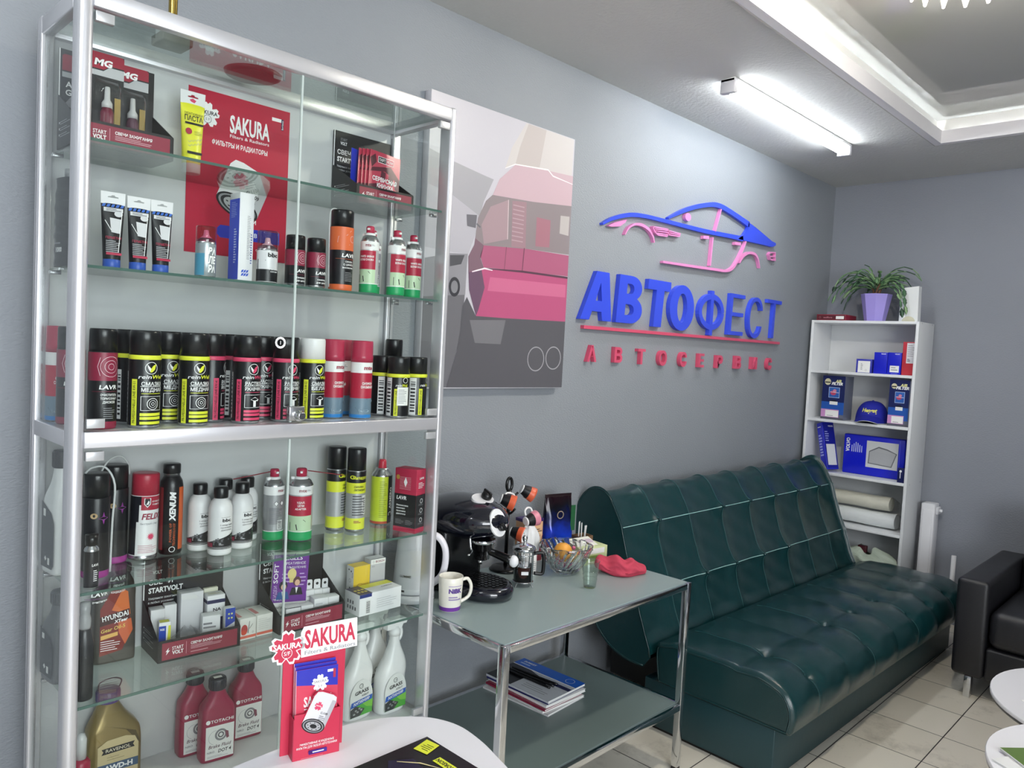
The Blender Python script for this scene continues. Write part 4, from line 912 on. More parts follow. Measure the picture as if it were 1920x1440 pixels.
spawn('lv_s', lv, 'spray_can', 'small black can with dark red label, directly left of its twin', 'spray can', (.979, -.335, ZB), 0, G_L)
spawn('lv_s', lv, 'spray_can', 'small black can with dark red label, next to the tall orange can', 'spray can', (1.037, -.335, ZB), 0, G_L)
t = thing('spray_can', 'tall black can with an orange label and clear straw', 'spray can', (1.113, -.33, ZB)); lavr_can(.0302, .206, .163, ORANGE, (.103, .162), ('СМАЗКА', 'С ЦИНКОМ', 'высокотемп.'), ORANGE, 1)(t)
st = MB(); st.tube([(-.031, .004, .008), (-.034, .004, .10), (-.035, .004, .19), (-.026, .004, .208), (-.012, .004, .2075)], .0014, mat('#d6d8d8', .3), 6, 4); st.build('straw', t)
G_M = 'silver cans with red nozzles on the second shelf'
mg_f = mte_can(.0245, .178, .140, mat('#c9cacc', .35, .3), GREEN, mat('#b32440', .4), ('WHITE GREASE', 'БЕЛАЯ СМАЗКА'))
mg_b = mte_can(.0245, .178, .140, mat('#b4b5b8', .35, .3), GREEN, None, (), 0, True)
for k_, f_, x, y, rz, lab in (('mgf', mg_f, 1.197, -.335, -55, 'silver can with red nozzle and red panel turned aside, beside the orange can'), ('mgb', mg_b, 1.247, -.275, 0, 'silver can with red nozzle showing its grey back label'), ('mgf', mg_f, 1.281, -.342, 0, 'silver can with red nozzle and red panel facing straight out'), ('mgf', mg_f, 1.361, -.312, -8, 'silver can with red nozzle, closest to the right post on its shelf')):
    spawn(k_, f_, 'spray_can', lab, 'spray can', (x, y, ZB), RAD(rz), G_M)
# --- middle board
Id4 = Matrix.Identity(4)
rw_y = band_can(YEL, 'RW-51', 'СМАЗКА', 'МЕДНАЯ', 0); rw_p = band_can(PINK, 'RW-41', 'РАСТВОР.', 'РЖАВЧИНЫ', 1); rw_w = band_can(YEL, 'RW-52', 'СМАЗКА', 'БЕЛАЯ', 2 - 1, mat('#ececec', .35))
G_Y, G_P, G_W = 'black cans with a yellow ring', 'black cans with a pink ring', 'yellow ringed cans with white caps'
for x, y, rz, lab in ((.626, -.268, 40, 'black can with yellow ring, turned to its white barcode, behind the first can'), (.628, -.343, 0, 'black can with yellow ring and whole label, first of the front row'), (.705, -.268, -2, 'black can with yellow ring, standing back between two front cans'), (.737, -.337, -4, 'black can with yellow ring, next to the pink ringed cans')):
    spawn('rwy', rw_y, 'spray_can', lab, 'spray can', (x, y, ZM), RAD(rz), G_Y)
for x, y, rz, lab in ((.800, -.283, 55, 'black can with pink ring, leftmost, its label turned to the right'), (.868, -.250, 60, 'black can with pink ring, in the back behind the left front one'), (.863, -.335, 0, 'black can with pink ring and full label in the front row'), (.938, -.262, -2, 'black can with pink ring, set back right of the full label'), (.966, -.332, 0, 'black can with pink ring, front can beside the white capped ones')):
    spawn('rwp', rw_p, 'spray_can', lab, 'spray can', (x, y, ZM), RAD(rz), G_P)
for x, y, rz, lab in ((1.058, -.258, 0, 'white capped can with yellow ring, the one standing behind'), (1.040, -.332, 0, 'white capped can with yellow ring, the one in front')):
    spawn('rww', rw_w, 'spray_can', lab, 'spray can', (x, y, ZM), RAD(rz), G_W)
G_LB = 'black cans with a dark red brake disc label'
lb = lavr_can(.0272, .207, .160, DRED, (.100, .158), ('ОЧИСТИТЕЛЬ', 'ТОРМОЗНЫХ', 'ДИСКОВ'), DRED)
spawn('lvb', lb, 'spray_can', 'tall black can with dark red brake disc label right of the left post', 'spray can', (.547, -.335, ZM), 0, G_LB)
spawn('lvb', lb, 'spray_can', 'tall black can with dark red label seen left of the left post', 'spray can', (.516, -.235, ZM), RAD(-14), G_LB)
def sil_can(root):
    r = .0285; m = MB(); m.lathe([(r * .92, 0), (r, .003), (r, .012, mat('#2f86d0', .4)), (r, .150, WHITE), (r * .98, .152, WHITE)], SILVER, 28)
    m.patch(r, -180, 180, .055, .122, mat('#b82440', .4), .0002, 28); m.patch(r, -180, 180, .012, .055, mat('#71889a', .4), .0002, 28)
    m.text('mte', mat('#a01f3c', .5), None, r * .1, .136, .0105, r * .95, .03, 0, r, .0007); m.lines(GREY, None, r * .75, r * 1.1, .132, .140, 2, .0006, .35, r)
    m.text('СИЛИКОН', TXT, None, r * .05, .094, .0062, r * 1.1, .03, 0, r, .0007, 'C', 1); m.text('СМАЗЫВАЮЩИЙ', TXT, None, r * .2, .085, .0062, r * 1.6, .03, 0, r, .0007, 'C', 1)
    o = MB(); o.poly([(-.02, .018), (.02, .04), (.03, .054), (.0, .054), (-.03, .03)], mat('#26343e', .4), Id4, .0006); o.poly([(-.02, .018), (.025, .046), (.028, .05), (-.02, .026)], mat('#c9d8e4', .3), Id4, .0008); o.ell(-.004, .022, .012, .004, mat('#15171a', .3), Id4, .001)
    m.add([((r + .0007) * sin(a / r), -(r + .0007) * cos(a / r), y) for a, y, z in o.v[:5]], [f for f in o.f if max(f) < 5], o.mats[0])
    m.add([((r + .0010) * sin(a / r), -(r + .0010) * cos(a / r), y) for a, y, z in o.v[5:]], [tuple(i - 5 for i in f) for f in o.f if min(f) >= 5], mat('#9fb6c6', .3))
    m.build('can', root)
    c = MB(); c.lathe([(r * 1.02, .150), (r * 1.03, .166), (r * 1.0, .168), (r * .99, .204), (r * .94, .207), (.0001, .207)], mat('#b3304e', .3), 26); c.build('cap', root)
G_S = 'white and red cans with pink red caps'
for x, y, rz, lab in ((1.122, -.300, 6, 'white and red can with pink red cap, beside the white capped cans'), (1.190, -.240, -70, 'white and red can with pink red cap, behind the two others'), (1.187, -.335, 0, 'white and red can with pink red cap and a full front label'), (.5125, -.174, -5, 'white and red can seen through the side pane left of the post')):
    spawn('sil', sil_can, 'spray_can', lab, 'spray can', (x, y, ZM), RAD(rz), G_S)
def low_can(root):
    r = .0318; m = MB(); can_shell(m, r, .116, mat('#101013', .3), SILVER, None, .004)
    A = lambda deg: RAD(deg) * r
    m.patch(r, -30, -10, .006, .080, YEL); m.text('PROFESSIONELLE LINIE', TXTB, None, A(-20), .043, .0058, .066, .01, 0, r, .0008, 'C', 1, 0, True); m.barcode(None, A(-78), A(-44), .006, .110, r)
    m.text('rein', TXT, None, A(-8), .090, .0075, .017, .012, .15, r, .0006); m.text('Well', YEL, None, A(24), .090, .0075, .017, .02, .15, r, .0006)
    o = MB(); o.ring(A(26), .104, .007, .0012, TXT, Id4, .0006); m.add([((r + .0006) * sin(a / r), -(r + .0006) * cos(a / r), y) for a, y, z in o.v], o.f, TXT)
    m.build('can', root); full_cap(root, r * .99, .113, .168, CAPB, YEL)
G_K = 'low black cans with a yellow ring at the right end'
for x, y, rz, lab in ((1.297, -.280, 20, 'low black can with yellow ring, nearest the red capped cans'), (1.302, -.346, -25, 'low black can with yellow ring and white stickers, in front'), (1.372, -.335, 10, 'low black can with yellow ring, against the right post')):
    o = spawn('low', low_can, 'spray_can', lab, 'spray can', (x, y, ZM), RAD(rz), G_K)
    if x == 1.302:
        q = MB(); q.patch(.0318, -15, 45, .035, .085, PAPER, .0012); q.lines(GREY, None, -.005, .02, .04, .08, 9, .0015, .3, .0318); q.build('price_sticker', o)
t = thing('spray_can', 'taller black can whose cap rises behind the low cans', 'spray can', (1.368, -.232, ZM)); m = MB(); can_shell(m, .027, .160, mat('#121214', .3)); m.build('can', t); full_cap(t, .0255, .158, .215, CAPB)
# --- third shelf (below the middle board)
def canister_side(col, lab, h, capc):
    f0 = flask(.076, .046, h, .012, .016, capc, h * 1.0, col, .35, .62, .86)
    def f(root):
        f0(root); P = FRONT(-.0235); m = MB(); m.poly([(-.030, .012), (.026, .012), (.034, .022), (.034, h * .42), (.020, h * .5), (-.030, h * .58)], mat(lab, .4), P, .0005); m.rect(-.02, -.008, h * .46, h * .52, PAPER, P, .0008); m.rect(.005, .015, .02, .035, PAPER, P, .0008); m.poly([(-.012, .032), (-.006, .026), (0, .032), (-.006, .038)], PAPER, P, .0008); m.build('label', root)
    return f
t = thing('oil_canister', 'white canister with dark label seen through the left side pane', 'canister', (.5125, -.188, ZC), RAD(-84)); canister_side('#e9eaea', '#46484c', .27, mat('#2a2b2d', .4))(t)
t = thing('spray_can', 'dark can with clear straw just right of the left post', 'spray can', (.562, -.268, ZC)); lavr_can(.0275, .226, .175, None, (0, 0), ('очиститель',), mat('#9a2d86', .4), 2, mat('#8a3a8e', .4))(t)
st = MB(); st.tube([(.024, -.021, .01), (.026, -.022, .12), (.030, -.020, .20), (.014, -.010, .238), (-.010, 0, .238), (-.022, .004, .226)], .0024, mat('#c9cbcb', .25), 8, 4); st.build('straw', t)
t = thing('spray_bottle', 'tiny dark bottle with metal shoulder against the left post', 'bottle', (.531, -.344, ZC)); m = MB(); m.lathe([(.0135, 0, SILVER), (.0142, .003, SILVER), (.0142, .078, mat('#1b1b1f', .3)), (.0135, .083, SILVER), (.007, .090, SILVER), (.007, .094, SILVER)], SILVER, 22)
m.text('LAVR', TXT, None, .004, .050, .005, .014, .02, .1, .0142, .0006); m.lines(TXT, None, 0, .010, .015, .040, 6, .0006, .4, .0142); m.build('can', t); m = MB(); m.lathe([(.0125, .090), (.0125, .112), (.0001, .113)], CAPB, 20); m.build('cap', t)
t = thing('spray_can', 'black can with purple base band and clear straw', 'spray can', (.630, -.177, ZC)); lavr_can(.0285, .226, .172, None, (0, 0), ('ПЕННЫЙ', 'ОЧИСТИТЕЛЬ', 'КОНДИЦИОНЕРА'), mat('#9a2d86', .4), 2, mat('#8a3a8e', .4))(t)
st = MB(); st.tube([(-.034, -.012, .01), (-.033, -.012, .11), (-.038, -.010, .19), (-.022, -.008, .233), (.006, -.004, .246), (.026, 0, .228), (.032, .004, .20)], .0024, mat('#c9cbcb', .25), 8, 4); st.build('straw', t)
def felix(root):
    r = .0305; m = MB(); m.lathe([(r * 1.0, 0), (r * 1.05, .002), (r * 1.05, .008), (r, .010), (r, .150, WHITE), (r * .98, .152, WHITE)], SILVER, 28)
    m.patch(r, -110, -52, .012, .150, mat('#14161f', .35), .0003)
    for z0, z1, a in ((.012, .05, -68), (.05, .09, -58), (.09, .13, -48), (.13, .15, -40)): m.patch(r, -60, a + 6 if a > -60 else -55, z0, z1, mat('#14161f', .35), .0003)
    m.patch(r, -34, 75, .118, .150, mat('#b0283f', .4), .0004); m.text('ADVANCED', TXT, None, r * .55, .138, .0042, r * .8, .01, 0, r, .0008, 'C', 1); m.text('FORMULA', TXT, None, r * .55, .131, .0042, r * .7, .01, 0, r, .0008, 'C', 1)
    o = MB(); o.poly([(-.012, .146), (.002, .146), (.002, .132), (-.005, .124), (-.012, .132)], TXT, Id4); m.add([((r + .0008) * sin(a / r), -(r + .0008) * cos(a / r), y) for a, y, z in o.v], o.f, TXT); o = MB(); o.poly([(-.0105, .1445), (.0005, .1445), (.0005, .133), (-.005, .1265), (-.0105, .133)], TXTB, Id4); m.add([((r + .001) * sin(a / r), -(r + .001) * cos(a / r), y) for a, y, z in o.v], o.f, TXTB)
    o = MB(); o.poly([(-.008, .131), (-.003, .141), (-.001, .137), (-.003, .131)], TXT, Id4); m.add([((r + .0012) * sin(a / r), -(r + .0012) * cos(a / r), y) for a, y, z in o.v], o.f, TXT)
    m.text('FELIX', mat('#9c2b46', .5), None, r * .25, .103, .0135, r * 1.55, .03, .2, r, .0008); m.text('быстрый старт', GREY, None, r * .1, .086, .0045, r * 1.4, 0, 0, r, .0008, 'C', 1)
    o = MB(); pts = []
    for i in range(24):
        a = i * pi / 12; q = .010 if i % 2 else .005; pts.append((.006 + q * cos(a), .055 + q * sin(a)))
    o.poly(pts, PINK, Id4); m.add([((r + .0008) * sin(a / r), -(r + .0008) * cos(a / r), y) for a, y, z in o.v], o.f, PINK); m.lines(mat('#c98a98', .5), None, -r * .7, r * .9, .016, .036, 5, .0006, .3, r)
    m.build('can', root); full_cap(root, r * 1.0, .150, .202, mat('#b02a40', .35))
t = thing('spray_can', 'white aerosol can with a big red cap', 'spray can', (.6905, -.186, ZC), 0, None, (0, RAD(1.4), 0)); t.location.z += .0012; felix(t)
def xen(root):
    r = .0265; m = MB(); m.lathe([(r * .9, 0), (r, .004), (r, .165), (r * .93, .178), (r * .7, .189), (r * .64, .193)], mat('#161517', .3), 28)
    m.patch(r, 18, 62, .012, .164, mat('#d8622c', .35)); m.patch(r, -100, -62, .012, .164, mat('#8c2b30', .4))
    m.text('XENUM', TXT, None, -r * .25, .118, .0125, .072, .05, .15, r, .0008, 'C', 2, 0, True); m.text('POWER OF', mat('#d8622c', .4), None, -r * .38, .055, .0052, .046, .01, 0, r, .0008, 'C', 1, 0, True); m.text('TECHNOLOGY', mat('#d8622c', .4), None, -r * .08, .050, .0052, .056, .01, 0, r, .0008, 'C', 1, 0, True)
    o = MB(); o.ring(-.006, .014, .0062, .0014, TXT, Id4); m.add([((r + .0008) * sin(a / r), -(r + .0008) * cos(a / r), y) for a, y, z in o.v], o.f, TXT)
    m.build('bottle', root); c = MB(); c.lathe([(r * .70, .190, SILVER), (r * .70, .196, SILVER), (r * .76, .197), (r * .76, .216), (r * .7, .219), (.0001, .219)], CAPB, 24); c.build('screw_cap', root)
t = thing('additive_bottle', 'black bottle with orange stripe and vertical white lettering', 'bottle', (.7585, -.178, ZC)); xen(t)
G_B = 'white flush bottles with black caps'
for x, y, lab in ((.826, -.186, 'white flush bottle with black cap, alone at the left of its group'), (.849, -.252, 'white flush bottle with black cap, frontmost of five'), (.903, -.161, 'white flush bottle with black cap, behind and between two front ones'), (.917, -.226, 'white flush bottle with black cap, right one of the front row'), (.963, -.161, 'white flush bottle with black cap, at the back right of the group')):
    spawn('bbcb', bulb_bottle, 'additive_bottle', lab, 'bottle', (x, y, ZC), 0, G_B)
t = thing('spray_can', 'silver can with green base turned to its grey back, red straw to the left', 'spray can', (1.020, -.198, ZC)); mte_can(.0268, .188, .148, mat('#a9aaad', .35, .4), GREEN, None, (), -1, True)(t)
t = thing('spray_can', 'silver can with green base and red panel, red straw to the right', 'spray can', (1.078, -.236, ZC), RAD(-32)); mte_can(.0318, .191, .150, mat('#b9babd', .35, .4), GREEN, mat('#b32440', .4), ('УДАЛ.', 'ЦЕПИ', 'ADAPTER'), 1)(t)
def yel_can(root):
    r = .0272; m = MB(); m.lathe([(r * .92, 0), (r * .98, .004), (r, .008), (r, .040, YEL), (r, .110, mat('#b9babc', .35, .3)), (r, .140, YEL), (r, .172, mat('#1b1b1d', .3)), (r * .97, .175, SILVER)], SILVER, 28)
    m.text('Миладога', YEL, None, r * .1, .155, .0085, r * 1.7, .02, .15, r, .0007); o = MB(); o.ell(-r * .75, .156, .008, .0055, YEL, Id4); m.add([((r + .0006) * sin(a / r), -(r + .0006) * cos(a / r), y) for a, y, z in o.v], o.f, YEL)
    m.text('СМАЗКА', TXTB, None, -.002, .129, .0052, r * 1.0, .02, .1, r, .0007, 'C', 1); m.text('ЛИТИЕВАЯ', TXTB, None, .001, .120, .0052, r * 1.25, .02, .1, r, .0007, 'C', 1)
    m.lines(mat('#55555a', .5), None, -r * .7, r * .7, .046, .106, 8, .0005, .4, r); m.rect(0, 0.0001, 0, .0001, YEL, T(0, 0, .02)); m.barcode(None, r * .35, r * .9, .05, .104, r); m.lines(mat('#9c2b3a', .5), None, -r * .5, r * .3, .026, .034, 2, .0006, .5, r)
    m.build('can', root); full_cap(root, r * .98, .172, .236, CAPB)
spawn('yelc', yel_can, 'spray_can', 'yellow grease can with tall black cap, the one behind', 'spray can', (1.213, -.196, ZC), RAD(40), 'yellow grease cans with tall black caps')
spawn('yelc', yel_can, 'spray_can', 'yellow grease can with tall black cap, the one in front', 'spray can', (1.248, -.243, ZC), RAD(-12), 'yellow grease cans with tall black caps')
def gas_can(root):
    r = .031; Yg = mat('#cfe03c', .35); m = MB(); m.lathe([(r * .94, 0), (r, .003), (r, .010, mat('#c9522c', .4)), (r, .142, Yg), (r * .95, .148, SILVER), (r * .62, .160, SILVER), (r * .62, .166, SILVER)], SILVER, 28)
    m.patch(r, 2, 66, .004, .144, mat('#151517', .35)); m.text('ARMERO', TXT, None, RAD(22) * r, .078, .0092, .064, .02, 0, r, .0008, 'C', 2, 0, True); o = MB(); o.ring(RAD(22) * r, .030, .0065, .0018, TXT, Id4, 0, 20, -30, 210); m.add([((r + .0008) * sin(a / r), -(r + .0008) * cos(a / r), y) for a, y, z in o.v], o.f, TXT)
    m.lines(mat('#8d9a2c', .5), None, -r * .8, -r * .05, .02, .13, 20, .0005, .25, r); m.build('can', root)
    c = MB(); c.lathe([(r * .38, .160), (r * .40, .166), (r * .36, .184), (r * .30, .190), (.0001, .190)], mat('#c43246', .35), 20); c.build('cap', root)
t = thing('gas_cartridge', 'lime green and black gas cartridge with small red cap', 'gas can', (1.364, -.206, ZC)); gas_can(t)
def pr_lav(m, w, d, h):
    P = FRONT(-d / 2 - .0002); R_ = mat('#b8294a', .4); K = mat('#1c1c20', .4)
    Q = Matrix(((0, 0, 1, w / 2 + .0002), (1, 0, 0, 0), (0, 1, 0, 0), (0, 0, 0, 1)))
    for M_, a in ((P, w / 2), (Q, d / 2), (LEFT(-w / 2 - .0002), d / 2)): m.rect(-a, a, h * .08, h * .60, K, M_, .0001); m.rect(-a, a, .001, h * .08, R_, M_, .0001)
    em = mat('#e8b7c2', .5)
    for i in range(9): m.stroke([(-.020, h * .68 + i * .0042, .0008), (.018, h * .68 + i * .0042, .0008)], em, P, .0004)
    m.poly([(0, h * .87), (.006, h * .79), (0, h * .71), (-.006, h * .79)], TXT, P, .0006); m.ell(-.026, h * .86, .006, .007, mat('#b3883c', .4), P, .0006)
    m.text('LAVR', TXT, P, -.012, h * .54, .010, .034, .03, .12, None, .0004)
    for i, s_ in enumerate(('Раскоксовка', 'комплект', 'промывка', 'двигателя')): m.text(s_, TXT, P, -.028, h * (.42 - i * .045), .0045, None, .02, 0, None, .0004, 'L', 1)
    m.lines(GREY, P, -.03, .0, h * .12, h * .2, 4, .0004, .3); m.lines(GREY, P, .004, .03, h * .12, h * .2, 4, .0004, .3)
    m.text('LAVR', TXT, Q, .002, h * .86, .006, .022, .03, .12, None, .0004); m.lines(TXT, Q, -.014, .016, h * .7, h * .8, 4, .0004, .35)
    for i in range(3): m.ring(.004, h * (.5 - i * .15), .006, .0014, TXT, Q, .0004, 14); m.lines(GREY, Q, -.010, .016, h * (.43 - i * .15), h * (.46 - i * .15), 2, .0004, .35)
t = thing('chemical_carton', 'red and black carton beside the right post, below the board', 'carton', (1.373, -.330, ZC), RAD(-72)); carton(.074, .046, .182, '#b8294a', pr_lav)(t)
# --- fourth shelf
def hy_prints(root):
    P = FRONT(-.0246); m = MB()
    m.poly([(-.034, .020), (.014, .028), (.034, .075), (.020, .170), (-.010, .172), (-.034, .130)], mat('#7c2a24', .4), P, .0003); m.poly([(.012, .172), (.024, .165), (.030, .11), (.010, .118), (-.010, .125)], mat('#cf6c35', .4), P, .0005); m.poly([(.004, .095), (.032, .10), (.036, .072), (.020, .040), (.006, .07)], mat('#c8623a', .4), P, .0005)
    m.poly([(-.034, .112), (.028, .124), (.028, .100), (-.034, .090)], mat('#3a1614', .4), P, .0006); R = P @ T(-.002, .111, .0009) @ RZ(RAD(8)); m.text('HYUNDAI', TXT, R, 0, 0, .0115, .056, .02); R = P @ T(.010, .099, .0009) @ RZ(RAD(8)); m.text('XTeer', TXT, R, 0, 0, .0075, .030, .03, .25)
    R = P @ T(-.006, .082, .0009) @ RZ(RAD(8)); m.text('Gear Oil-5', mat('#e6d26a', .4), R, 0, 0, .0085, .052, .01, .2); m.poly([(-.032, .068), (.004, .073), (.004, .064), (-.032, .058)], mat('#e0b060', .4), P, .0007); m.lines(TXT, P, -.032, .012, .030, .056, 5, .0007, .3)
    m.build('label', root)
t = thing('oil_canister', 'dark grey oil canister with red and orange label', 'canister', (.6375, -.166, ZD), RAD(-6)); flask(.090, .048, .226, .018, .014, mat('#2e2c28', .4), .226, '#4a4742', .4, .74, .90)(t); hy_prints(t)
t = thing('oil_canister', 'plain dark grey canister behind the left side pane', 'canister', (.5125, -.196, ZD), RAD(-84)); canister_side('#6a6c6f', '#3d3f43', .20, mat('#5a5c5f', .4))(t)
t = thing('spray_bottle', 'grey necked dark bottle squeezed against the left post', 'bottle', (.524, -.335, ZD)); m = MB(); m.lathe([(.017, 0), (.018, .004), (.018, .12), (.013, .145), (.0085, .155)], mat('#2b2c2e', .3), 22); m.build('bottle', t); m = MB(); m.lathe([(.011, .150), (.012, .154), (.012, .172), (.009, .18), (.010, .185), (.010, .205), (.0001, .207)], mat('#9b9d9f', .3), 20); m.build('nozzle', t)
def plain_prints(kind):
    def f(m, w, d, h):
        P = FRONT(-d / 2 - .0002)
        if kind == 'by':
            m.poly([(-w / 2, h * .45), (w / 2, h * .6), (w / 2, h), (-w / 2, h)], mat('#2647b0', .4), P, .0001); m.poly([(0, 0), (w / 2, 0), (w / 2, h * .45), (.0, h * .4)], mat('#dfe03f', .4), P, .0002)
            for i in range(4): m.ell(-w * .15 + (i % 2) * w * .3, h * .72 + (i // 2) * h * .12, w * .1, w * .1, mat('#dfe38a', .5), P, .0004, 10)
        elif kind == 'yb':
            m.rect(-w / 2, w * .1, 0, h * .9, mat('#2647b0', .4), P, .0001); m.poly([(w * .12, 0), (w / 2, 0), (w / 2, h * .9), (w * .3, h * .9)], mat('#dfe03f', .4), P, .0002); m.text('NGK', TXT, P, -w * .2, h * .8, .005, w * .4, .03, 0, None, .0004); m.rect(-w * .4, -w * .05, h * .3, h * .36, TXT, P, .0004)
            m.rect(-w * .4, w * .4, -d * .4, d * .4, mat('#dfe03f', .4), T(0, 0, h + .0002))
        elif kind == 'ngk':
            m.rect(-w / 2, w / 2, h * .82, h * .9, NAVY, P, .0001); m.rect(-w / 2 + .006, w / 2 - .004, h * .1, h * .5, NAVY, P, .0001); m.text('NA', TXTB, P, w * .05, h * .68, .008, .020, .03); q = LEFT(-w / 2 - .0002); m.rect(-d / 2, d / 2, h * .82, h * .9, NAVY, q, .0001)
            m.lines(mat('#b9b24a', .5), T(0, 0, h + .0002), -w * .35, w * .35, -d * .2, d * .2, 2, 0, .3)
        elif kind == 'zip':
            m.lines(GREY, P, -w * .45, w * .3, h * .58, h * .82, 2, .0003, .5); m.text('Z', RED, P, w * .22, h * .14, .006, None, .02)
        elif kind == 'frame':
            for r_ in ((-w / 2, w / 2, h - .003, h - .001), (-w / 2, w / 2, 0, .001), (-w / 2, -w / 2 + .001, 0, h), (w / 2 - .001, w / 2, 0, h)): m.rect(*r_, TXTB, P, .0002)
            m.lines(GREY, P, -w * .3, w * .3, h * .2, h * .8, 5, .0002, .2); m.rect(-w / 2, w / 2, -d / 2, -d / 2 + .001, TXTB, T(0, 0, h + .0002))
        elif kind == 'lines': m.lines(mat('#a9a9ae', .5), P, -w * .4, w * .35, h * .15, h * .85, 5, .0002, .2)
        elif kind == 'metro': m.text('metron', GREY, P, w * .05, h * .2, .006, w * .75, .0)
    return f
G_C1 = 'small cartons in the display beside the oil canister'
D1 = Matrix.Translation((.807, -.204, ZD + .0022)) @ RZ(RAD(-4))
def put(M_, key, f, nm, lab, cat, x, y, rz, grp):
    p = M_ @ Vector((x, y, 0)); return spawn(key, f, nm, lab, cat, tuple(p), RAD(rz), grp)
put(D1, 'c_w1', carton(.032, .030, .100, '#e3e3e5', plain_prints('')), 'small_carton', 'plain white carton in the left corner of the display', 'carton', -.075, .030, -8, G_C1)
put(D1, 'c_w1b', carton(.028, .024, .104, '#e6e6e8', plain_prints('')), 'small_carton', 'slim plain white carton right of the corner one', 'carton', -.043, .034, -8, G_C1)
put(D1, 'c_big', carton(.054, .036, .128, '#dedee2', plain_prints('')), 'small_carton', 'largest pale grey carton in the middle of the display', 'carton', .006, .034, -6, G_C1)
put(D1, 'c_ngk', carton(.044, .034, .114, '#ececee', plain_prints('ngk')), 'small_carton', 'white carton with a navy band and navy panel', 'carton', .062, .022, -6, G_C1)
put(D1, 'c_cream', carton(.036, .012, .122, '#e4e2cf', plain_prints('')), 'small_carton', 'cream carton standing behind the navy banded carton', 'carton', .062, .050, -4, G_C1)
put(D1, 'c_zip', carton(.042, .030, .078, '#eaeaec', plain_prints('zip')), 'small_carton', 'white carton with grey letters in front of the navy banded one', 'carton', .038, -.020, -14, G_C1)
put(D1, 'c_by', carton(.024, .022, .088, '#eeeeee', plain_prints('by')), 'small_carton', 'upright blue and yellow carton in the right corner of the display', 'carton', .083, -.024, -8, G_C1)
put(D1, 'c_yb', carton(.026, .022, .082, '#eeeeee', plain_prints('yb')), 'small_carton', 'blue and yellow carton in the left front of the display', 'carton', -.072, -.020, -12, G_C1)
def clear_bag(w, d, h, seed):
    def f(root):
        rr = random.Random(seed); m = MB(); ph = [rr.uniform(0, 6) for _ in range(6)]
        def fn(u, v):
            a = 2 * pi * u; c = 1 + .16 * sin(5 * a + ph[0] + 6 * v) + .12 * sin(9 * a + ph[1] - 9 * v); q = (sin(pi * min(max(v, .03), .97))) ** .5
            return (w / 2 * cos(a) * c * q, d / 2 * sin(a) * c * q, h * v * (1 + .10 * sin(3 * a + ph[2]) * v))
        m.grid(fn, 36, 14, CLEAR, False, None, True); m.build('film', root)
    return f
p = D1 @ Vector((-.020, -.018, 0)); t = thing('plastic_bag', 'crumpled clear bag between the cartons of the left display', 'bag', tuple(p)); clear_bag(.062, .038, .055, 4)(t)
def pr_red(side):
    def f(m, w, d, h):
        P = FRONT(-d / 2 - .0002); m.rect(-w / 2, w / 2, h * .08, h * .2, mat('#dc6a55', .45), P, .0001); m.rect(-w * .45, -w * .2, -d * .3, d * .3, mat('#d98a8a', .5), T(0, 0, h + .0002))
        if side == 0:
            m.ell(-w * .22, h * .48, w * .2, h * .24, mat('#c04848', .4), P, .0002); m.ell(-w * .25, h * .36, w * .16, h * .12, mat('#d9503a', .4), P, .0004); m.stroke([(0, h * .3, .002), (.004, h * .85, .001)], TXTB, P, .0004); m.stroke([(.004, h * .5, .001), (w * .28, h * .7, .001)], TXTB, P, .0004); m.ring(w * .3, h * .32, .002, .0007, GREY, P, .0004, 10)
        else: m.lines(mat('#cfcfcb', .5), P, -w * .4, w * .4, h * .3, h * .85, 6, .0002, .25)
    return f
t = thing('red_white_carton', 'white carton with a red valve picture between the two displays', 'carton', (.9335, -.212, ZD), RAD(-1)); carton(.044, .074, .056, '#eae9e4', pr_red(0))(t)
t = thing('red_white_carton', 'white carton with a red line, pushed against the picture carton', 'carton', (.9805, -.211, ZD), RAD(-1)); carton(.044, .074, .056, '#e8e7e2', pr_red(1))(t)
G_C2 = 'small cartons in the display with the purple leaflet'
D2 = Matrix.Translation((1.107, -.2125, ZD + .0022)) @ RZ(RAD(-1))
for key, w, d, h, kd, flap, x, y, rz, lab in (('k1', .042, .030, .060, 'frame', 0, -.050, -.034, -10, 'white carton with thin black outlines in the front left of the display'), ('k2', .034, .026, .056, 'lines', 0, -.008, -.036, -12, 'white carton with fine lines right of the outlined carton'), ('k3', .040, .034, .066, 'lines', 0, .036, -.029, -10, 'white carton in the middle front of the leaflet display'), ('k4', .032, .030, .062, 'metro', 0, .078, -.026, -10, 'white carton with grey word at the right end of the leaflet display'), ('k5', .024, .014, .078, 'lines', 1, .026, .006, -10, 'white hanging carton with tab, first behind the front cartons'), ('k6', .024, .014, .074, 'lines', 1, .054, .010, -10, 'white hanging carton with tab, second from the leaflet'), ('k7', .022, .014, .070, 'metro', 1, .082, .015, -10, 'white hanging carton with tab, third and rightmost')):
    put(D2, key, carton(w, d, h, '#e5e5e7', plain_prints(kd), flap), 'small_carton', lab, 'carton', x, y, rz, G_C2)
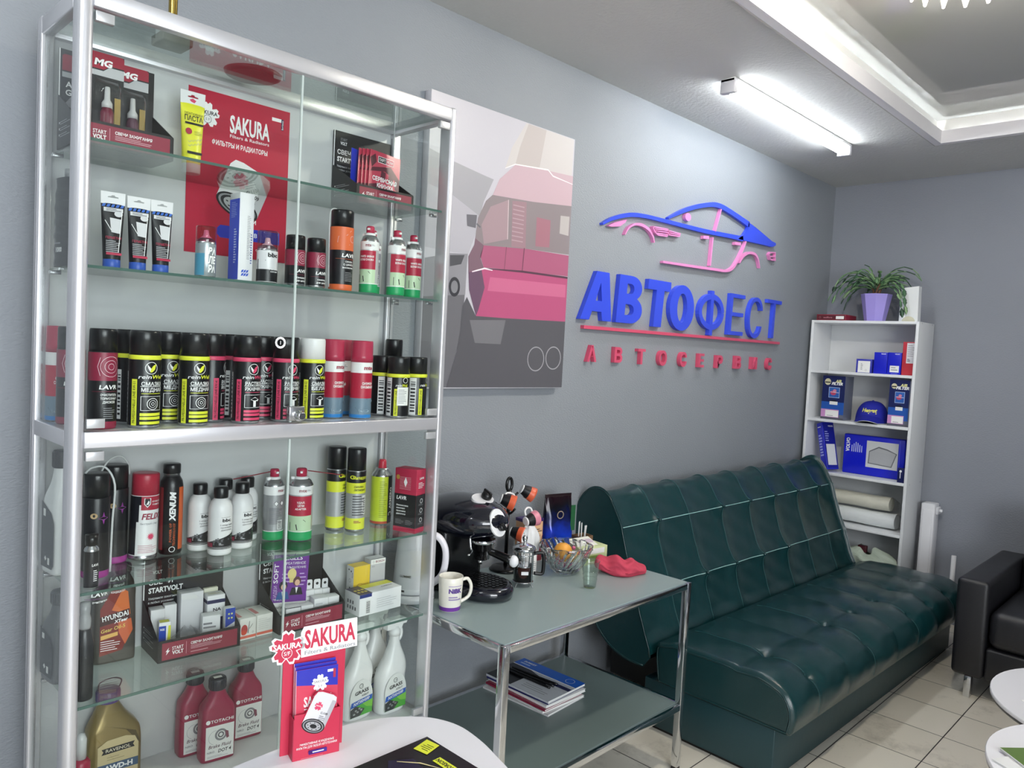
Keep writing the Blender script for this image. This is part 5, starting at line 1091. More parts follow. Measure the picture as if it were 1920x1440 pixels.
def leaflet(front):
    def f(root):
        w, h = .100, .178; m = MB().box(-w / 2, w / 2, -.001, 0, 0, h, PAPER); P = FRONT(-.0011)
        if front:
            PU = mat('#6f2b96', .4); m.rect(-w / 2, w / 2, .050, h, PU, P, .0002)
            m.text('SOFT', TXT, P, -.041, .128, .012, .052, .015, 0, None, .0005, 'C', 2, 0, True); m.text('ИДЕИ', mat('#d9c6ea', .5), P, -.040, .080, .009, .03, 0, 0, None, .0005, 'C', 2, 0, True); m.text('ЭФФЕКТ', TXT, P, -.030, .058, .007, .03, 0, 0, None, .0005)
            m.text('SKILLS', TXT, P, .006, h - .010, .010, .050, .015, 0, None, .0005); m.text('КРЕАТИВНОЕ', TXT, P, .010, h - .024, .007, .062, .0, 0, None, .0005); m.text('МЫШЛЕНИЕ', TXT, P, .016, h - .035, .006, .054, .0, 0, None, .0005); m.lines(mat('#c9aee0', .5), P, -.024, .0, .10, .13, 3, .0005, .3); m.lines(mat('#c9aee0', .5), P, .026, .046, .09, .13, 4, .0005, .3)
            m.ell(.004, .125, .0125, .015, mat('#e6d38c', .4), P, .0006); m.rect(-.002, .010, .102, .112, mat('#e6d38c', .4), P, .0006)
            for cx, cz, hair, suit in ((-.018, .092, '#1a1624', '#2a5a9a'), (.020, .102, '#5a2f36', '#17171c')):
                m.ell(cx, cz + .003, .0115, .0125, mat(hair, .5), P, .0007); m.ell(cx + .001, cz - .001, .0072, .0085, mat('#e4b79c', .5), P, .0009); m.poly([(cx - .019, cz - .034), (cx + .019, cz - .034), (cx + .013, cz - .014), (cx - .013, cz - .014)], mat(suit, .5), P, .0008); m.poly([(cx - .004, cz - .013), (cx + .004, cz - .013), (cx, cz - .030)], TXT, P, .001)
            m.rect(-w / 2, w / 2, 0, .050, PAPER, P, .0004); m.text('РАЗВИТИЕ', TXTB, P, -.030, .036, .006, .034, .01, 0, None, .0006); m.text('ЦЕННОСТЕЙ', TXTB, P, -.028, .022, .006, .036, .01, 0, None, .0006)
        m.build('leaflet', root)
    return f
G_LF = 'leaflets in the right display of the fourth shelf'
for i in range(4):
    q = D2 @ Vector((-.042 + i * .003, .004 + i * .007, .0055))
    spawn('leaf_f' if i == 0 else 'leaf_w', leaflet(i == 0), 'leaflet', ('purple training leaflet in front of the blank ones', 'blank white leaflet edge right behind the purple one', 'blank white leaflet, second behind the purple one', 'rearmost blank white leaflet of the fan')[i], 'leaflet', tuple(q), 0, G_LF, (RAD(-5), RAD(5), RAD(-8 - i)))
def pr_bulb(m, w, d, h):
    P = FRONT(-d / 2 - .0002); Y = mat('#eccb3e', .45); m.rect(-w / 2, w / 2, 0, h, Y, P, .0001); m.rect(-w / 2, w / 2, -d / 2, d / 2, Y, T(0, 0, h + .0002))
    m.ring(-.006, h * .44, .011, .0008, TXTB, P, .0003, 24, 40, 320); m.stroke([(.002, h * .44 + .008, .0008), (.012, h * .44 + .007, .0008), (.022, h * .44 + .008, .0008), (.022, h * .44 - .008, .0008), (.012, h * .44 - .007, .0008), (.002, h * .44 - .008, .0008)], TXTB, P, .0003); m.stroke([(.012, h * .44 + .007, .0007), (.012, h * .44 - .007, .0007)], TXTB, P, .0003)
    q = LEFT(-w / 2 - .0002); m.ell(-.006, h * .9, .0028, .0028, TXTB, q, .0003, 12); m.ell(.006, h * .87, .0028, .0028, TXTB, q, .0003, 12); m.ring(.0, h * .62, .005, .0006, TXTB, q, .0003, 14); m.text('P21W', TXTB, q, .012, h * .78, .004, .016, .02, 0, None, .0003, 'C', 1, 0, True); m.text('N', GREY, q, 0, h * .12, .008, None, .0); m.rect(-.002, .002, h * .4, h * .45, TXTB, q, .0003)
t = thing('bulb_carton', 'upright yellow and white bulb carton with a lamp drawing', 'carton', (1.3135, -.178, ZD), 0); carton(.057, .036, .113, '#e6e6e6', pr_bulb)(t)
def pr_bosch(m, w, d, h):
    P = FRONT(-d / 2 - .0002); m.rect(-w / 2, w / 2, h * .88, h, PAPER, P, .0001); m.text('BOSCH', mat('#8a2b45', .5), P, .006, h * .94, .006, .030, .02); m.ring(-.017, h * .94, .003, .0007, GREY, P, .0003, 14); m.text('ECO', TXTB, P, -.017, h * .83, .004, .009, .0, 0, None, .0003, 'C', 1); m.poly([(.010, h * .80), (.022, h * .80), (.020, h * .74), (.016, h * .72), (.012, h * .74)], mat('#c9c9cd', .5), P, .0003)
    for i in range(3): m.stroke([(-.008 + i * .008, h * .2, .0008), (-.008 + i * .008, h * .4, .0008)], mat('#9c9ca0', .5), P, .0003)
    m.rect(-w * .5, w * .5, -d / 2, d / 2, mat('#c6cacd', .4), T(0, 0, h + .0002)); m.rect(-w * .5, w * .5, -d / 2 - .0, -d / 2 + .003, TXTB, T(0, 0, h + .0003))
t = thing('bulb_carton', 'upright pale grey bulb carton right of the yellow one', 'carton', (1.3735, -.176, ZD), RAD(-2)); carton(.052, .036, .124, '#c3c3c6', pr_bosch)(t)
def pr_narva(m, w, d, h):
    P = FRONT(-d / 2 - .0002); TP = T(0, 0, h + .0002); q = LEFT(-w / 2 - .0002)
    m.rect(-w / 2, -w * .2, -d / 2, d * .5, mat('#3b3d62', .4), TP); m.rect(-w * .2, w / 2, d * .1, d / 2, mat('#dfe04a', .4), TP); m.text('NARVA', TXTB, TP, w * .28, -d * .1, .006, .040, .01)
    for i in range(6): m.ell(-w * .42 + (i % 3) * .012, -d * .2 + (i // 3) * .018, .0045, .005, mat('#e6d96a', .5), TP, .0002, 12)
    m.rect(-w / 2, -w * .22, h * .84, h, mat('#23347c', .4), P, .0001); m.barcode(P, -w * .36, -w * .24, .004, h * .72); m.lines(mat('#bdbdbf', .5), P, -w * .1, w * .42, h * .2, h * .7, 5, .0003, .2)
    for i in range(7): m.rect(-.022 + (i % 4) * .012, -.016 + (i % 4) * .012, h * .22 + (i // 4) * .016, h * .22 + (i // 4) * .016 + .010, mat('#6a6a6e', .5), q, .0003)
t = thing('bulb_carton', 'white bulb carton lying flat in front of the upright ones', 'carton', (1.3175, -.252, ZD), RAD(1)); carton(.148, .072, .062, '#ededef', pr_narva)(t)
# --- cabinet floor
def tot_prints(root):
    P = FRONT(-.0265); m = MB(); m.rect(-.033, .036, .008, .092, PAPER, P, .0003); R = P @ T(0, .104, .0005) @ RZ(RAD(0)); m.text('TOTACHI', TXT, R, .006, 0, .0075, .056, .02); m.ell(-.028, .104, .0055, .0055, TXT, P, .0005, 16)
    m.ring(.004, .067, .0125, .005, mat('#8b8b8f', .4), P, .0006, 26); m.ring(.004, .067, .006, .003, mat('#5f5f64', .4), P, .0006, 18); m.ring(-.008, .062, .018, .001, mat('#b9b9bd', .4), P, .0005, 20, 90, 250); m.poly([(.014, .076), (.022, .072), (.024, .056), (.018, .054), (.016, .064)], mat('#8a4a5c', .4), P, .0008)
    m.text('Brake Fluid', mat('#5b3d49', .5), P, .002, .040, .0085, .056, .01, .25, None, .0006); m.text('DOT 4', TXTB, P, .014, .026, .0085, .032, .02, .2, None, .0006); m.text('NIRO', GREY, P, -.020, .026, .005, .018, .02, 0, None, .0006); m.lines(GREY, P, -.028, .026, .011, .017, 2, .0006, .25)
    m.build('label', root)
def tot(root):
    flask(.084, .052, .205, .0, .017, mat('#1d2030', .35), .205, '#9c1f48', .32, .66, .86)(root); tot_prints(root)
    q = MB(); q.rect(-.010, .010, -.006, .006, PAPER, T(0, 0, .2052)); q.build('cap_sticker', root)
G_TT = 'dark pink brake fluid bottles'
spawn('tot', tot, 'fluid_bottle', 'dark pink brake fluid bottle standing in front of the others', 'bottle', (.868, -.226, ZE), RAD(-8), G_TT)
spawn('tot', tot, 'fluid_bottle', 'dark pink brake fluid bottle hidden behind the front one', 'bottle', (.838, -.163, ZE), RAD(-4), G_TT)
spawn('tot', tot, 'fluid_bottle', 'dark pink brake fluid bottle on the right, set back', 'bottle', (.972, -.170, ZE), RAD(-6), G_TT)
G_G = 'white trigger spray bottles'
spawn('spr', spray_bottle, 'trigger_spray', 'white trigger spray bottle partly behind the red leaflet stand', 'spray bottle', (1.254, -.272, ZE), 0, G_G)
spawn('spr', spray_bottle, 'trigger_spray', 'white trigger spray bottle by the right post, in front', 'spray bottle', (1.352, -.300, ZE), 0, G_G)
spawn('spr', spray_bottle, 'trigger_spray', 'white trigger spray bottle behind the one by the right post', 'spray bottle', (1.352, -.206, ZE), 0, G_G)
spawn('spr', spray_bottle, 'trigger_spray', 'white trigger spray bottle behind the one next to the leaflet stand', 'spray bottle', (1.254, -.180, ZE), 0, G_G)
def rav(root):
    flask(.118, .066, .215, -.012, .021, mat('#4a2f74', .35), .222, mat('#8d7a4c', .28, .45), .3, .62, .90)(root)
    P = FRONT(-.0335); m = MB(); m.poly([(-.040, .004), (.048, .004), (.048, .090), (.040, .108), (.020, .114), (-.020, .112), (-.040, .100)], mat('#cdbb8e', .4), P, .0004)
    m.poly([(-.032, .094), (.040, .096), (.036, .089), (.040, .082), (-.032, .080), (-.028, .087)], TXTB, P, .0007); m.text('RAVENOL', mat('#d8d0b8', .4), P, .004, .088, .0075, .054, .02, 0, None, .0009)
    m.rect(-.040, .048, .036, .056, mat('#3c5878', .4), P, .0007); m.text('AWD-H', TXT, P, .005, .046, .0115, .062, .04, 0, None, .0009); m.lines(mat('#8d7f5e', .5), P, -.03, .04, .008, .032, 5, .0006, .25); m.lines(mat('#8d7f5e', .5), P, -.02, .02, .062, .074, 2, .0006, .2)
    m.build('label', root)
    q = MB(); q.tube([(.012, 0, .222), (.016, 0, .238), (-.004, 0, .246), (-.030, 0, .240), (-.034, 0, .222)], .0016, mat('#2c1a3c', .4), 6, 4); q.build('pull_ring', root)
    g = MB(); g.poly([(-.030, .150), (.042, .120), (.054, .085), (.020, .128)], mat('#57492a', .35, .3), FRONT(-.0325), .0004); g.build('grip_recess', root)
t = thing('oil_canister', 'gold oil canister with purple cap in the lower left of the cabinet', 'canister', (.642, -.166, ZE), RAD(-4)); rav(t)
t = thing('cleaner_bottle', 'dark bottle with red collar at the bottom of the left post', 'bottle', (.526, -.325, ZE)); m = MB(); m.lathe([(.019, 0), (.020, .004), (.020, .115), (.014, .128)], mat('#25261f', .3), 22); m.build('bottle', t); m = MB(); m.lathe([(.0165, .122), (.0185, .127), (.018, .150), (.012, .158)], mat('#a8324a', .3), 22); m.build('collar', t); m = MB(); m.lathe([(.010, .156), (.0105, .20), (.006, .212), (.0001, .213)], mat('#c9cbcb', .2), 20); m.build('nozzle', t)
# ------------------------------------------------------------------ chrome and glass side table
X0, X1, Y0, Y1, TT = 1.464, 2.412, -.651, -.080, .6865
FROST = mat('#93a3a3', .30, 0, .0, .5, name='frosted_glass_top')
ct = thing('side_table', 'chrome framed side table with frosted glass top and lower shelf', 'table', ((X0 + X1) / 2, (Y0 + Y1) / 2, 0))
CT0 = Matrix.Translation((-(X0 + X1) / 2, -(Y0 + Y1) / 2, 0))
def ctb(mb, name, parent=None):
    o = mb.build(name, parent or ct)
    if parent is None: o.matrix_parent_inverse = CT0
    return o
W_ = .024
for x in (X0, X1 - W_):
    for y in (Y0, Y1 - W_):
        l_ = ctb(MB().box(x, x + W_, y, y + W_, .012, TT, CHROME, .0012), 'leg')
        ctb(MB().box(x + .001, x + W_ - .001, y + .001, y + W_ - .001, 0, .012, BLACK), 'foot', l_)
for zt, nm in ((TT, 'top_rail'), (.245, 'shelf_rail')):
    for (a, b_, c, d_) in ((X0 + W_, X1 - W_, Y0, Y0 + .02), (X0 + W_, X1 - W_, Y1 - .02, Y1), (X0, X0 + .02, Y0 + W_, Y1 - W_), (X1 - .02, X1, Y0 + W_, Y1 - W_)):
        ctb(MB().box(a, b_, c, d_, zt - .022, zt - .001, CHROME, .001), nm)
ctb(MB().box(X0 + .012, X1 - .012, Y0 + .012, Y1 - .012, TT - .002, TT + .0015, FROST), 'glass_top')
ctb(MB().box(X0 + .020, X1 - .020, Y0 + .020, Y1 - .020, .2435, .2465, mat('#6f7d7b', .30)), 'glass_shelf')
ZT = TT + .0016
# kettle behind the cabinet's right pane
KW = mat('#d9d8de', .3)
t = thing('electric_kettle', 'white plastic electric kettle seen through the end of the cabinet', 'kettle', (1.512, -.190, ZT), RAD(-50))
m = MB(); m.lathe([(.066, 0), (.070, .004), (.070, .020), (.060, .024)], KW, 32); m.build('power_base', t)
m = MB(); m.lathe([(.058, .026), (.062, .030), (.062, .045, mat('#e6e5ea', .3)), (.058, .12), (.050, .205), (.046, .215), (.0001, .222)], KW, 32); m.text('LUMME', mat('#3a3a40', .4), None, -.012, .085, .007, .036, .02, 0, .0605, .0010); m.patch(.0632, -25, -12, .036, .042, TXTB, .0005); m.build('jug', t)
m = MB(); m.tube([(.040, 0, .205), (.075, 0, .200), (.098, 0, .165), (.100, 0, .115), (.088, 0, .075), (.060, 0, .050)], [.012, .011, .0105, .0105, .011, .011], mat('#eceaf0', .3), 12, 5); m.build('handle', t)
m = MB(); m.lathe([(.030, .218), (.030, .228), (.0001, .230)], KW, 24); m.build('lid', t)
# mug
t = thing('mug', 'white mug with purple base and print at the table corner', 'mug', (1.540, -.338, ZT), RAD(-22))
m = MB(); r = .0375; MW = mat('#efece0', .3); PUR = mat('#7b3ea8', .35)
m.lathe([(r * .80, 0), (r * .85, .002), (r * .87, .014, PUR), (r * .89, .018, MW), (r * .99, .085), (r, .103), (r * .96, .104), (r * .94, .10), (r * .84, .02), (.0001, .018)], MW, 32)
m.text('NiBK', mat('#5a3a8e', .4), None, .004, .066, .013, .042, .05, 0, r * .955, .0014); m.lines(mat('#8d7bb0', .5), None, -.016, .024, .036, .050, 2, .0022, .45, r * .925); m.patch(r * .975, -28, 42, .079, .0805, mat('#8d6cb8', .5), .001); m.build('cup', t)
m = MB(); m.tube([(r * .95, 0, .088), (r * 1.45, 0, .090), (r * 1.78, 0, .066), (r * 1.6, 0, .036), (r * .88, 0, .020)], .0052, MW, 10, 5); m.build('handle', t)
# espresso machine
NV = mat('#0b0d1a', .12, 0, .6, .6); BK2 = mat('#0d0e10', .22)
t = thing('espresso_machine', 'rounded black espresso machine with white dial plate and chrome group', 'coffee machine', (1.702, -.200, ZT), 0)
m = MB(); m.box(-.095, .085, -.02, .105, .0, .215, BK2, .02, None, 3); m.build('rear_tower', t)
m = MB(); m.sphere((0, -.012, .245), 1, NV, 36, 22, None, .118, .168, .072); m.build('head', t)
m = MB(); m.lathe([(.085, 0), (.100, .006), (.103, .028), (.096, .040), (.088, .043)], NV, 40, T(.015, -.085, 0), True, .92, 1.18)
m.build('drip_tray_body', t)
m = MB(); m.ell(.015, -.085, .076, .098, mat('#151517', .3), T(0, 0, .0435), 0, 36)
for i in range(8):
    for j in range(10):
        x, y = -.052 + i * .0165, -.080 + j * .0175
        if (x / .070) ** 2 + (y / .090) ** 2 < 1: m.box(.015 + x - .0055, .015 + x + .0055, -.085 + y - .006, -.085 + y + .006, .0435, .0462, BK2)
m.build('drip_grid', t)
Rp = T(-.004, -.166, .250) @ RX(RAD(-18)) @ FRONT(0)
m = MB(); m.ell(0, 0, .034, .044, mat('#e9e9ea', .35), Rp, 0, 32, .006); m.build('dial_plate', t)
m = MB(); m.lathe([(.012, 0), (.012, .012), (.009, .016), (.0001, .016)], BLACK, 20, Rp @ T(.006, -.016, .006)); m.box(-.003, .003, -.014, .014, .012, .020, BLACK, .001, Rp @ T(.006, -.016, .006) @ RZ(.6)); m.build('steam_knob', t)
Rq = T(.006, -.085, .311) @ RX(RAD(22)); m = MB(); m.ell(0, 0, .042, .030, mat('#e2e2e4', .35), Rq, -.008, 30, .010); m.build('top_plate', t)
m = MB(); m.lathe([(.017, 0), (.018, .010), (.014, .020), (.0001, .022)], BLACK, 24, Rq @ T(.014, 0, .002)); m.box(-.004, .004, -.018, .018, .012, .026, BLACK, .002, Rq @ T(.014, 0, .002)); m.build('switch_knob', t)
m = MB(); m.lathe([(.020, .118), (.026, .122), (.028, .150), (.036, .152), (.036, .172), (.042, .174), (.042, .186)], CHROME, 28, T(0, -.100, 0)); m.lathe([(.007, .104), (.008, .118)], CHROME, 12, T(-.006, -.100, 0)); m.build('group_head', t)
m = MB(); m.tube([(.010, -.120, .148), (.022, -.160, .140), (.034, -.200, .132)], [.011, .013, .015], BK2, 12, 3); m.build('filter_handle', t)
m = MB(); m.sphere((.037, -.208, .130), .0155, mat('#e6e6e8', .3), 18, 12, None, 1, 1, 1.25); m.build('handle_tip', t)
m = MB(); m.tube([(-.060, -.105, .20), (-.062, -.112, .17), (-.064, -.120, .158), (-.088, -.132, .152)], .0035, CHROME, 8, 3); m.build('steam_wand', t)
# mug tree and hanging cups
t = thing('mug_tree', 'black pole stand with a ring on top and short arms', 'mug stand', (1.968, -.150, ZT))
m = MB(); m.lathe([(.055, 0), (.058, .004), (.05, .012), (.010, .018)], BK2, 30); m.build('base', t)
m = MB(); m.lathe([(.007, .014), (.0065, .24), (.008, .25), (.011, .275), (.009, .29)], BK2, 16); m.build('pole', t)
m = MB(); m.tube([(.0135 * sin(2 * pi * i / 16), 0, .311 + .024 * cos(2 * pi * i / 16)) for i in range(16)], .0055, BK2, 8, 0, None, True); m.build('ring', t)
arms = [(-70, .262, .055), (60, .270, .034), (10, .215, .030), (-100, .170, .045), (150, .2, .05)]
for a, z, L_ in arms:
    a = RAD(a); m = MB(); m.tube([(0, 0, z - .012), (L_ * .5 * sin(a), -L_ * .5 * cos(a), z - .004), (L_ * sin(a), -L_ * cos(a), z + .012)], .0042, BK2, 8, 3); m.build('arm', t)
CW = mat('#efefef', .25)
def cup(band, logo):
    def f(root):
        m = MB(); m.lathe([(.0145, 0), (.016, .001), (.017, .004, CW), (.0245, .030, mat('#17171a', .3)), (.0272, .046, band), (.0278, .052, band), (.0262, .052, CW), (.0235, .03, CW), (.015, .006, CW), (.0001, .005, CW)], CW, 28)
        m.ell(0, 0, .0142, .0142, CW, T(0, 0, -.0003) @ RX(pi), 0, 24)
        m.patch(.0225, -12, 22, .018, .028, mat(logo, .4), .0022); m.build('cup', root)
        q = MB(); q.tube([(.024, 0, .044), (.038, 0, .044), (.044, 0, .032), (.036, 0, .016), (.019, 0, .012)], .0036, CW, 8, 4); q.build('handle', root)
    return f
G_CUP = 'espresso cups hanging from the mug stand'
OB = mat('#d9603c', .35)
for i, (p, rot, lab) in enumerate((((1.868, -.208, .970), (RAD(112), RAD(-30), RAD(35)), 'black and orange espresso cup hanging upper left on the stand'), ((2.004, -.176, .985), (RAD(118), RAD(10), RAD(60)), 'black espresso cup with white base hanging upper right on the stand'), ((1.984, -.222, .876), (RAD(70), RAD(-60), RAD(100)), 'black and pinkish espresso cup hanging in the middle of the stand'), ((1.930, -.205, .846), (RAD(100), RAD(0), RAD(25)), 'lowest hanging espresso cup, its white underside turned to the viewer'))):
    spawn('cup%d' % (i == 2), cup(mat('#d8889a', .35) if i == 2 else OB, '#b04a30'), 'espresso_cup', lab, 'cup', p, 0, G_CUP, rot)
# boxes, bag, bowl and the rest on the table
t = thing('tea_carton', 'orange and cream tea box with purple lid behind the cups', 'tea box', (2.132, -.108, ZT), RAD(-6))
m = MB().box(-.042, .042, -.03, .03, 0, .150, mat('#dcae84', .5), .001); P = FRONT(-.0302); m.rect(-.042, .042, 0, .055, mat('#8e3340', .4), P); m.rect(-.04, .04, .06, .11, mat('#e9c79c', .5), P)
for i in range(7): m.stroke([(-.04 + i * .012, .06, .002), (-.03 + i * .012, .10, .003)], mat('#b5532f', .4), P, .0003)
m.lines(TXTB, P, .0, .04, .11, .125, 2, .0003, .4); m.build('box', t); MB().box(-.0435, .0435, -.0315, .0315, .150, .162, mat('#3e2a66', .4), .001).build('lid', t)
t = thing('coffee_bag', 'shiny blue, green and black coffee bag by the sofa', 'coffee bag', (2.268, -.128, ZT), RAD(-14))
FOIL = bpy.data.materials.new('coffee_bag_foil'); FOIL.use_nodes = True; nt = FOIL.node_tree; b = nt.nodes['Principled BSDF']; L = nt.links.new
tc = nt.nodes.new('ShaderNodeTexCoord'); sp = nt.nodes.new('ShaderNodeSeparateXYZ'); nz = nt.nodes.new('ShaderNodeTexNoise'); nz.inputs['Scale'].default_value = 22
ad = nt.nodes.new('ShaderNodeMath'); ad.operation = 'MULTIPLY_ADD'; ad.inputs[1].default_value = .09; cr = nt.nodes.new('ShaderNodeValToRGB'); mg = nt.nodes.new('ShaderNodeMapRange'); mg.inputs[1].default_value = .0; mg.inputs[2].default_value = .30
els = cr.color_ramp.elements; els[0].position = 0; els[0].color = lin('#2d6e46'); els[1].position = 1; els[1].color = lin('#2a0f1a')
for p_, c_ in ((.22, '#1f6ccc'), (.42, '#1a3fd0'), (.62, '#16205c'), (.78, '#0e1018')):
    e = els.new(p_); e.color = lin(c_)
L(tc.outputs['Object'], sp.inputs[0]); L(tc.outputs['Object'], nz.inputs['Vector']); L(nz.outputs['Fac'], ad.inputs[0]); L(sp.outputs['Z'], ad.inputs[2]); L(ad.outputs[0], mg.inputs[0]); L(mg.outputs[0], cr.inputs[0]); L(cr.outputs[0], b.inputs['Base Color'])
b.inputs['Roughness'].default_value = .18; b.inputs['Metallic'].default_value = .25
m = MB(); rr = random.Random(8)
def fnb(u, v):
    a = 2 * pi * u; w = .066 * (1 - .06 * v); dd = .036 * (1 - v ** 2.2) + .002; c, s_ = cos(a), sin(a)
    k = .004 * sin(v * 23 + 5 * c) * (1 - v) + .003 * sin(u * 40)
    return (w * math.copysign(abs(c) ** .6, c), (dd + k * .6) * math.copysign(abs(s_) ** .6, s_), .232 * v)
m.grid(fnb, 40, 26, FOIL, True, None, True); m.rect(-.06, .06, -.03, .03, FOIL, T(0, 0, .001)); m.build('bag', t)
m = MB(); m.ring(-.004, .165, .014, .0035, mat('#b9a890', .3, .5), T(0, -.027, 0) @ FRONT(0), 0, 24); m.rect(.045, .066, .10, .20, mat('#1e5a34', .3), T(0, -.028, 0) @ FRONT(0)); m.build('printed_emblem', t)
m = MB(); m.box(-.062, .062, -.002, .002, .229, .243, mat('#2a1a20', .25, .3), .0008); m.build('folded_top', t)
t = thing('stirrer_box', 'brown card box holding white stirrers and spoons', 'card box', (2.375, -.172, ZT), RAD(-8))
m = MB(); KB = mat('#7b5d42', .6)
for a in ((-.034, .034, -.026, -.024), (-.034, .034, .024, .026), (-.034, -.032, -.024, .024), (.032, .034, -.024, .024)): m.box(a[0], a[1], a[2], a[3], 0, .074, KB)
m.box(-.034, .034, -.026, .026, 0, .002, KB); m.build('box', t)
for i, (x, y, dx, lab) in enumerate(((-.022, .0, -.012, 'leftmost'), (-.014, .008, -.004, 'second'), (-.020, -.010, .004, 'third'))):
    tag(MB().box(-.0026, .0026, -.0008, .0008, 0, .125, mat('#ececea', .4)).build('stirrer'), 'white stirrer standing in the brown card box, %s of three' % lab, 'stirrer', 'stirrers in the card box')
for i, o in enumerate([q for q in COL.objects if q.name.startswith('stirrer') and q.type == 'MESH']):
    o.location = (2.375 + (-.022, -.012, -.017)[i], -.172 + (.002, .010, -.010)[i], ZT + .0024); o.rotation_euler = (0, RAD((1, 2, -1)[i]), 0)
for x, lab in ((.014, 'left of the pair'), (.022, 'right of the pair')):
    o = tag(MB().tube([(0, 0, 0), (.002, 0, .06), (.006, 0, .105)], [.002, .002, .0035], mat('#dcdcdc', .3), 8, 4).build('spoon'), 'white plastic spoon standing in the brown card box, ' + lab, 'spoon', 'spoons in the card box'); o.location = (2.375 + x, -.174 + x * .3, ZT + .0024)
t = thing('plastic_bag', 'white translucent plastic bag bunched behind the glass press', 'bag', (2.058, -.176, ZT + .0005)); rr = random.Random(2)
m = MB(); WB = mat('#e6e7e8', .35)
def fnw(u, v):
    a = 2 * pi * u; q = (sin(pi * min(max(v, .02), .985))) ** .45; c = 1 + .14 * sin(4 * a + 7 * v) + .09 * sin(9 * a - 5 * v)
    return (.042 * cos(a) * c * q, .030 * sin(a) * c * q, .160 * v + .006 * sin(5 * a) * v)
m.grid(fnw, 40, 20, WB, True, None, True); m.build('film', t)
t = thing('labelled_jar', 'white jar with a pale label beside the glass press', 'jar', (1.998, -.236, ZT), RAD(-10)); m = MB(); m.lathe([(.026, 0), (.028, .003), (.028, .070), (.022, .078)], mat('#ecebe8', .35), 28); m.lines(GREY, None, -.015, .018, .02, .055, 5, .0006, .25, .028); m.build('jar', t); m = MB(); m.lathe([(.024, .076), (.024, .094), (.0001, .095)], WHITE, 24); m.build('lid', t)
# french press
G1 = real_glass('press_glass')
t = thing('french_press', 'small glass french press with chrome frame and tea leaves', 'french press', (1.890, -.312, ZT), RAD(-38))
m = MB(); m.lathe([(.0001, .012), (.030, .012), (.033, .016), (.033, .118), (.036, .124), (.034, .124), (.031, .118), (.031, .018), (.0001, .0145)], G1, 32, None, True, 1, 1, False); m.build('beaker', t)
m = MB(); m.lathe([(.0305, .0155), (.0305, .062), (.0001, .0625)], mat('#4a1a12', .2), 28); m.build('tea', t)
m = MB()
for i in range(4):
    a = RAD(45 + 90 * i); x, y = .0348 * sin(a), -.0348 * cos(a); m.box(-.0022, .0022, -.0008, .0008, .006, .118, CHROME, 0, T(x, y, 0) @ RZ(a)); m.tube([(x, y, .012), (x * 1.16, y * 1.16, .004), (x * 1.22, y * 1.22, .0016)], .0022, CHROME, 8, 3)
for z in (.016, .108): m.tube([(.0346 * cos(2 * pi * i / 28), .0346 * sin(2 * pi * i / 28), z) for i in range(28)], .0018, CHROME, 6, 0, None, True)
m.build('frame', t)
m = MB(); m.lathe([(.039, .122), (.040, .126), (.036, .134), (.020, .142), (.006, .146), (.004, .148), (.004, .156)], CHROME, 32); m.lathe([(.0035, .148), (.008, .156), (.0095, .164), (.006, .171), (.0001, .172)], CHROME, 16); m.build('lid', t)
m = MB(); m.lathe([(.002, .02), (.002, .14)], CHROME, 8); m.lathe([(.029, .066), (.030, .068), (.029, .070)], CHROME, 24); m.build('plunger', t)
m = MB(); m.tube([(.034, 0, .110), (.062, 0, .112), (.068, 0, .098), (.068, 0, .052), (.062, 0, .040), (.036, 0, .042)], .0062, BLACK, 10, 4); m.build('handle', t)
m = MB(); m.box(-.012, .012, -.0355, -.0345, .045, .056, mat('#d9d9d9', .3, .3)); m.build('clasp', t)
# crystal bowl with fruit and sweets
CRY = real_glass('crystal', '#f7faf9', .0, 1.5)
BX, BY = 2.126, -.298
t = thing('crystal_bowl', 'cut crystal bowl holding an orange and sweets', 'bowl', (BX, BY, ZT))
m = MB(); prof = [(.030, .0), (.040, .002), (.058, .022), (.076, .052), (.090, .086), (.095, .098), (.091, .098), (.072, .056), (.052, .026), (.030, .010)]
pr = spline(prof, 3); N = 60
vs = []
for j, (r_, z) in enumerate(pr):
    z = max(z, .0006)
    for i in range(N):
        a = 2 * pi * i / N + z * 5; out_ = j < len(pr) * .55
        k = (1 + (.055 if i % 3 == 0 else -.02) * (1 if out_ else 0) * min(1, z / .02)); vs.append((r_ * k * cos(a), r_ * k * sin(a), z + (.004 * (1 if i % 6 < 3 else -1) if abs(z - .098) < .003 else 0)))
F = [(j * N + i, j * N + (i + 1) % N, (j + 1) * N + (i + 1) % N, (j + 1) * N + i) for j in range(len(pr) - 1) for i in range(N)]
F += [tuple(reversed(range(N))), tuple((len(pr) - 1) * N + i for i in range(N))]
m.add(vs, F, CRY, None, False); m.build('cut_glass', t)
t = thing('orange', 'orange resting in the crystal bowl', 'orange', (BX - .030, BY - .012, ZT + .0505)); m = MB(); m.sphere((0, 0, .033), .033, mat('#e8a03c', .45, bump=(220, .3, .002)), 24, 16, None, 1, 1, .95); m.build('fruit', t); m = MB(); m.lathe([(.004, .0625), (.003, .065), (.0001, .0655)], mat('#6b7a35', .5), 10); m.build('stem_end', t)
rr = random.Random(11); cs = ['#c03a68', '#d06a92', '#8e2a5c', '#b8405f', '#7a9a4a', '#e6e0d2', '#c23b4a']
spots = []
for k in range(6000):
    z = rr.uniform(.028, .082); a = rr.uniform(0, 6.28); q = rr.uniform(0, .008 + z * .52); c = Vector((q * cos(a), q * sin(a), z))
    if (c - Vector((-.030, -.012, .084))).length > .049 and all((c - s_).length > .0275 for s_ in spots): spots.append(c)
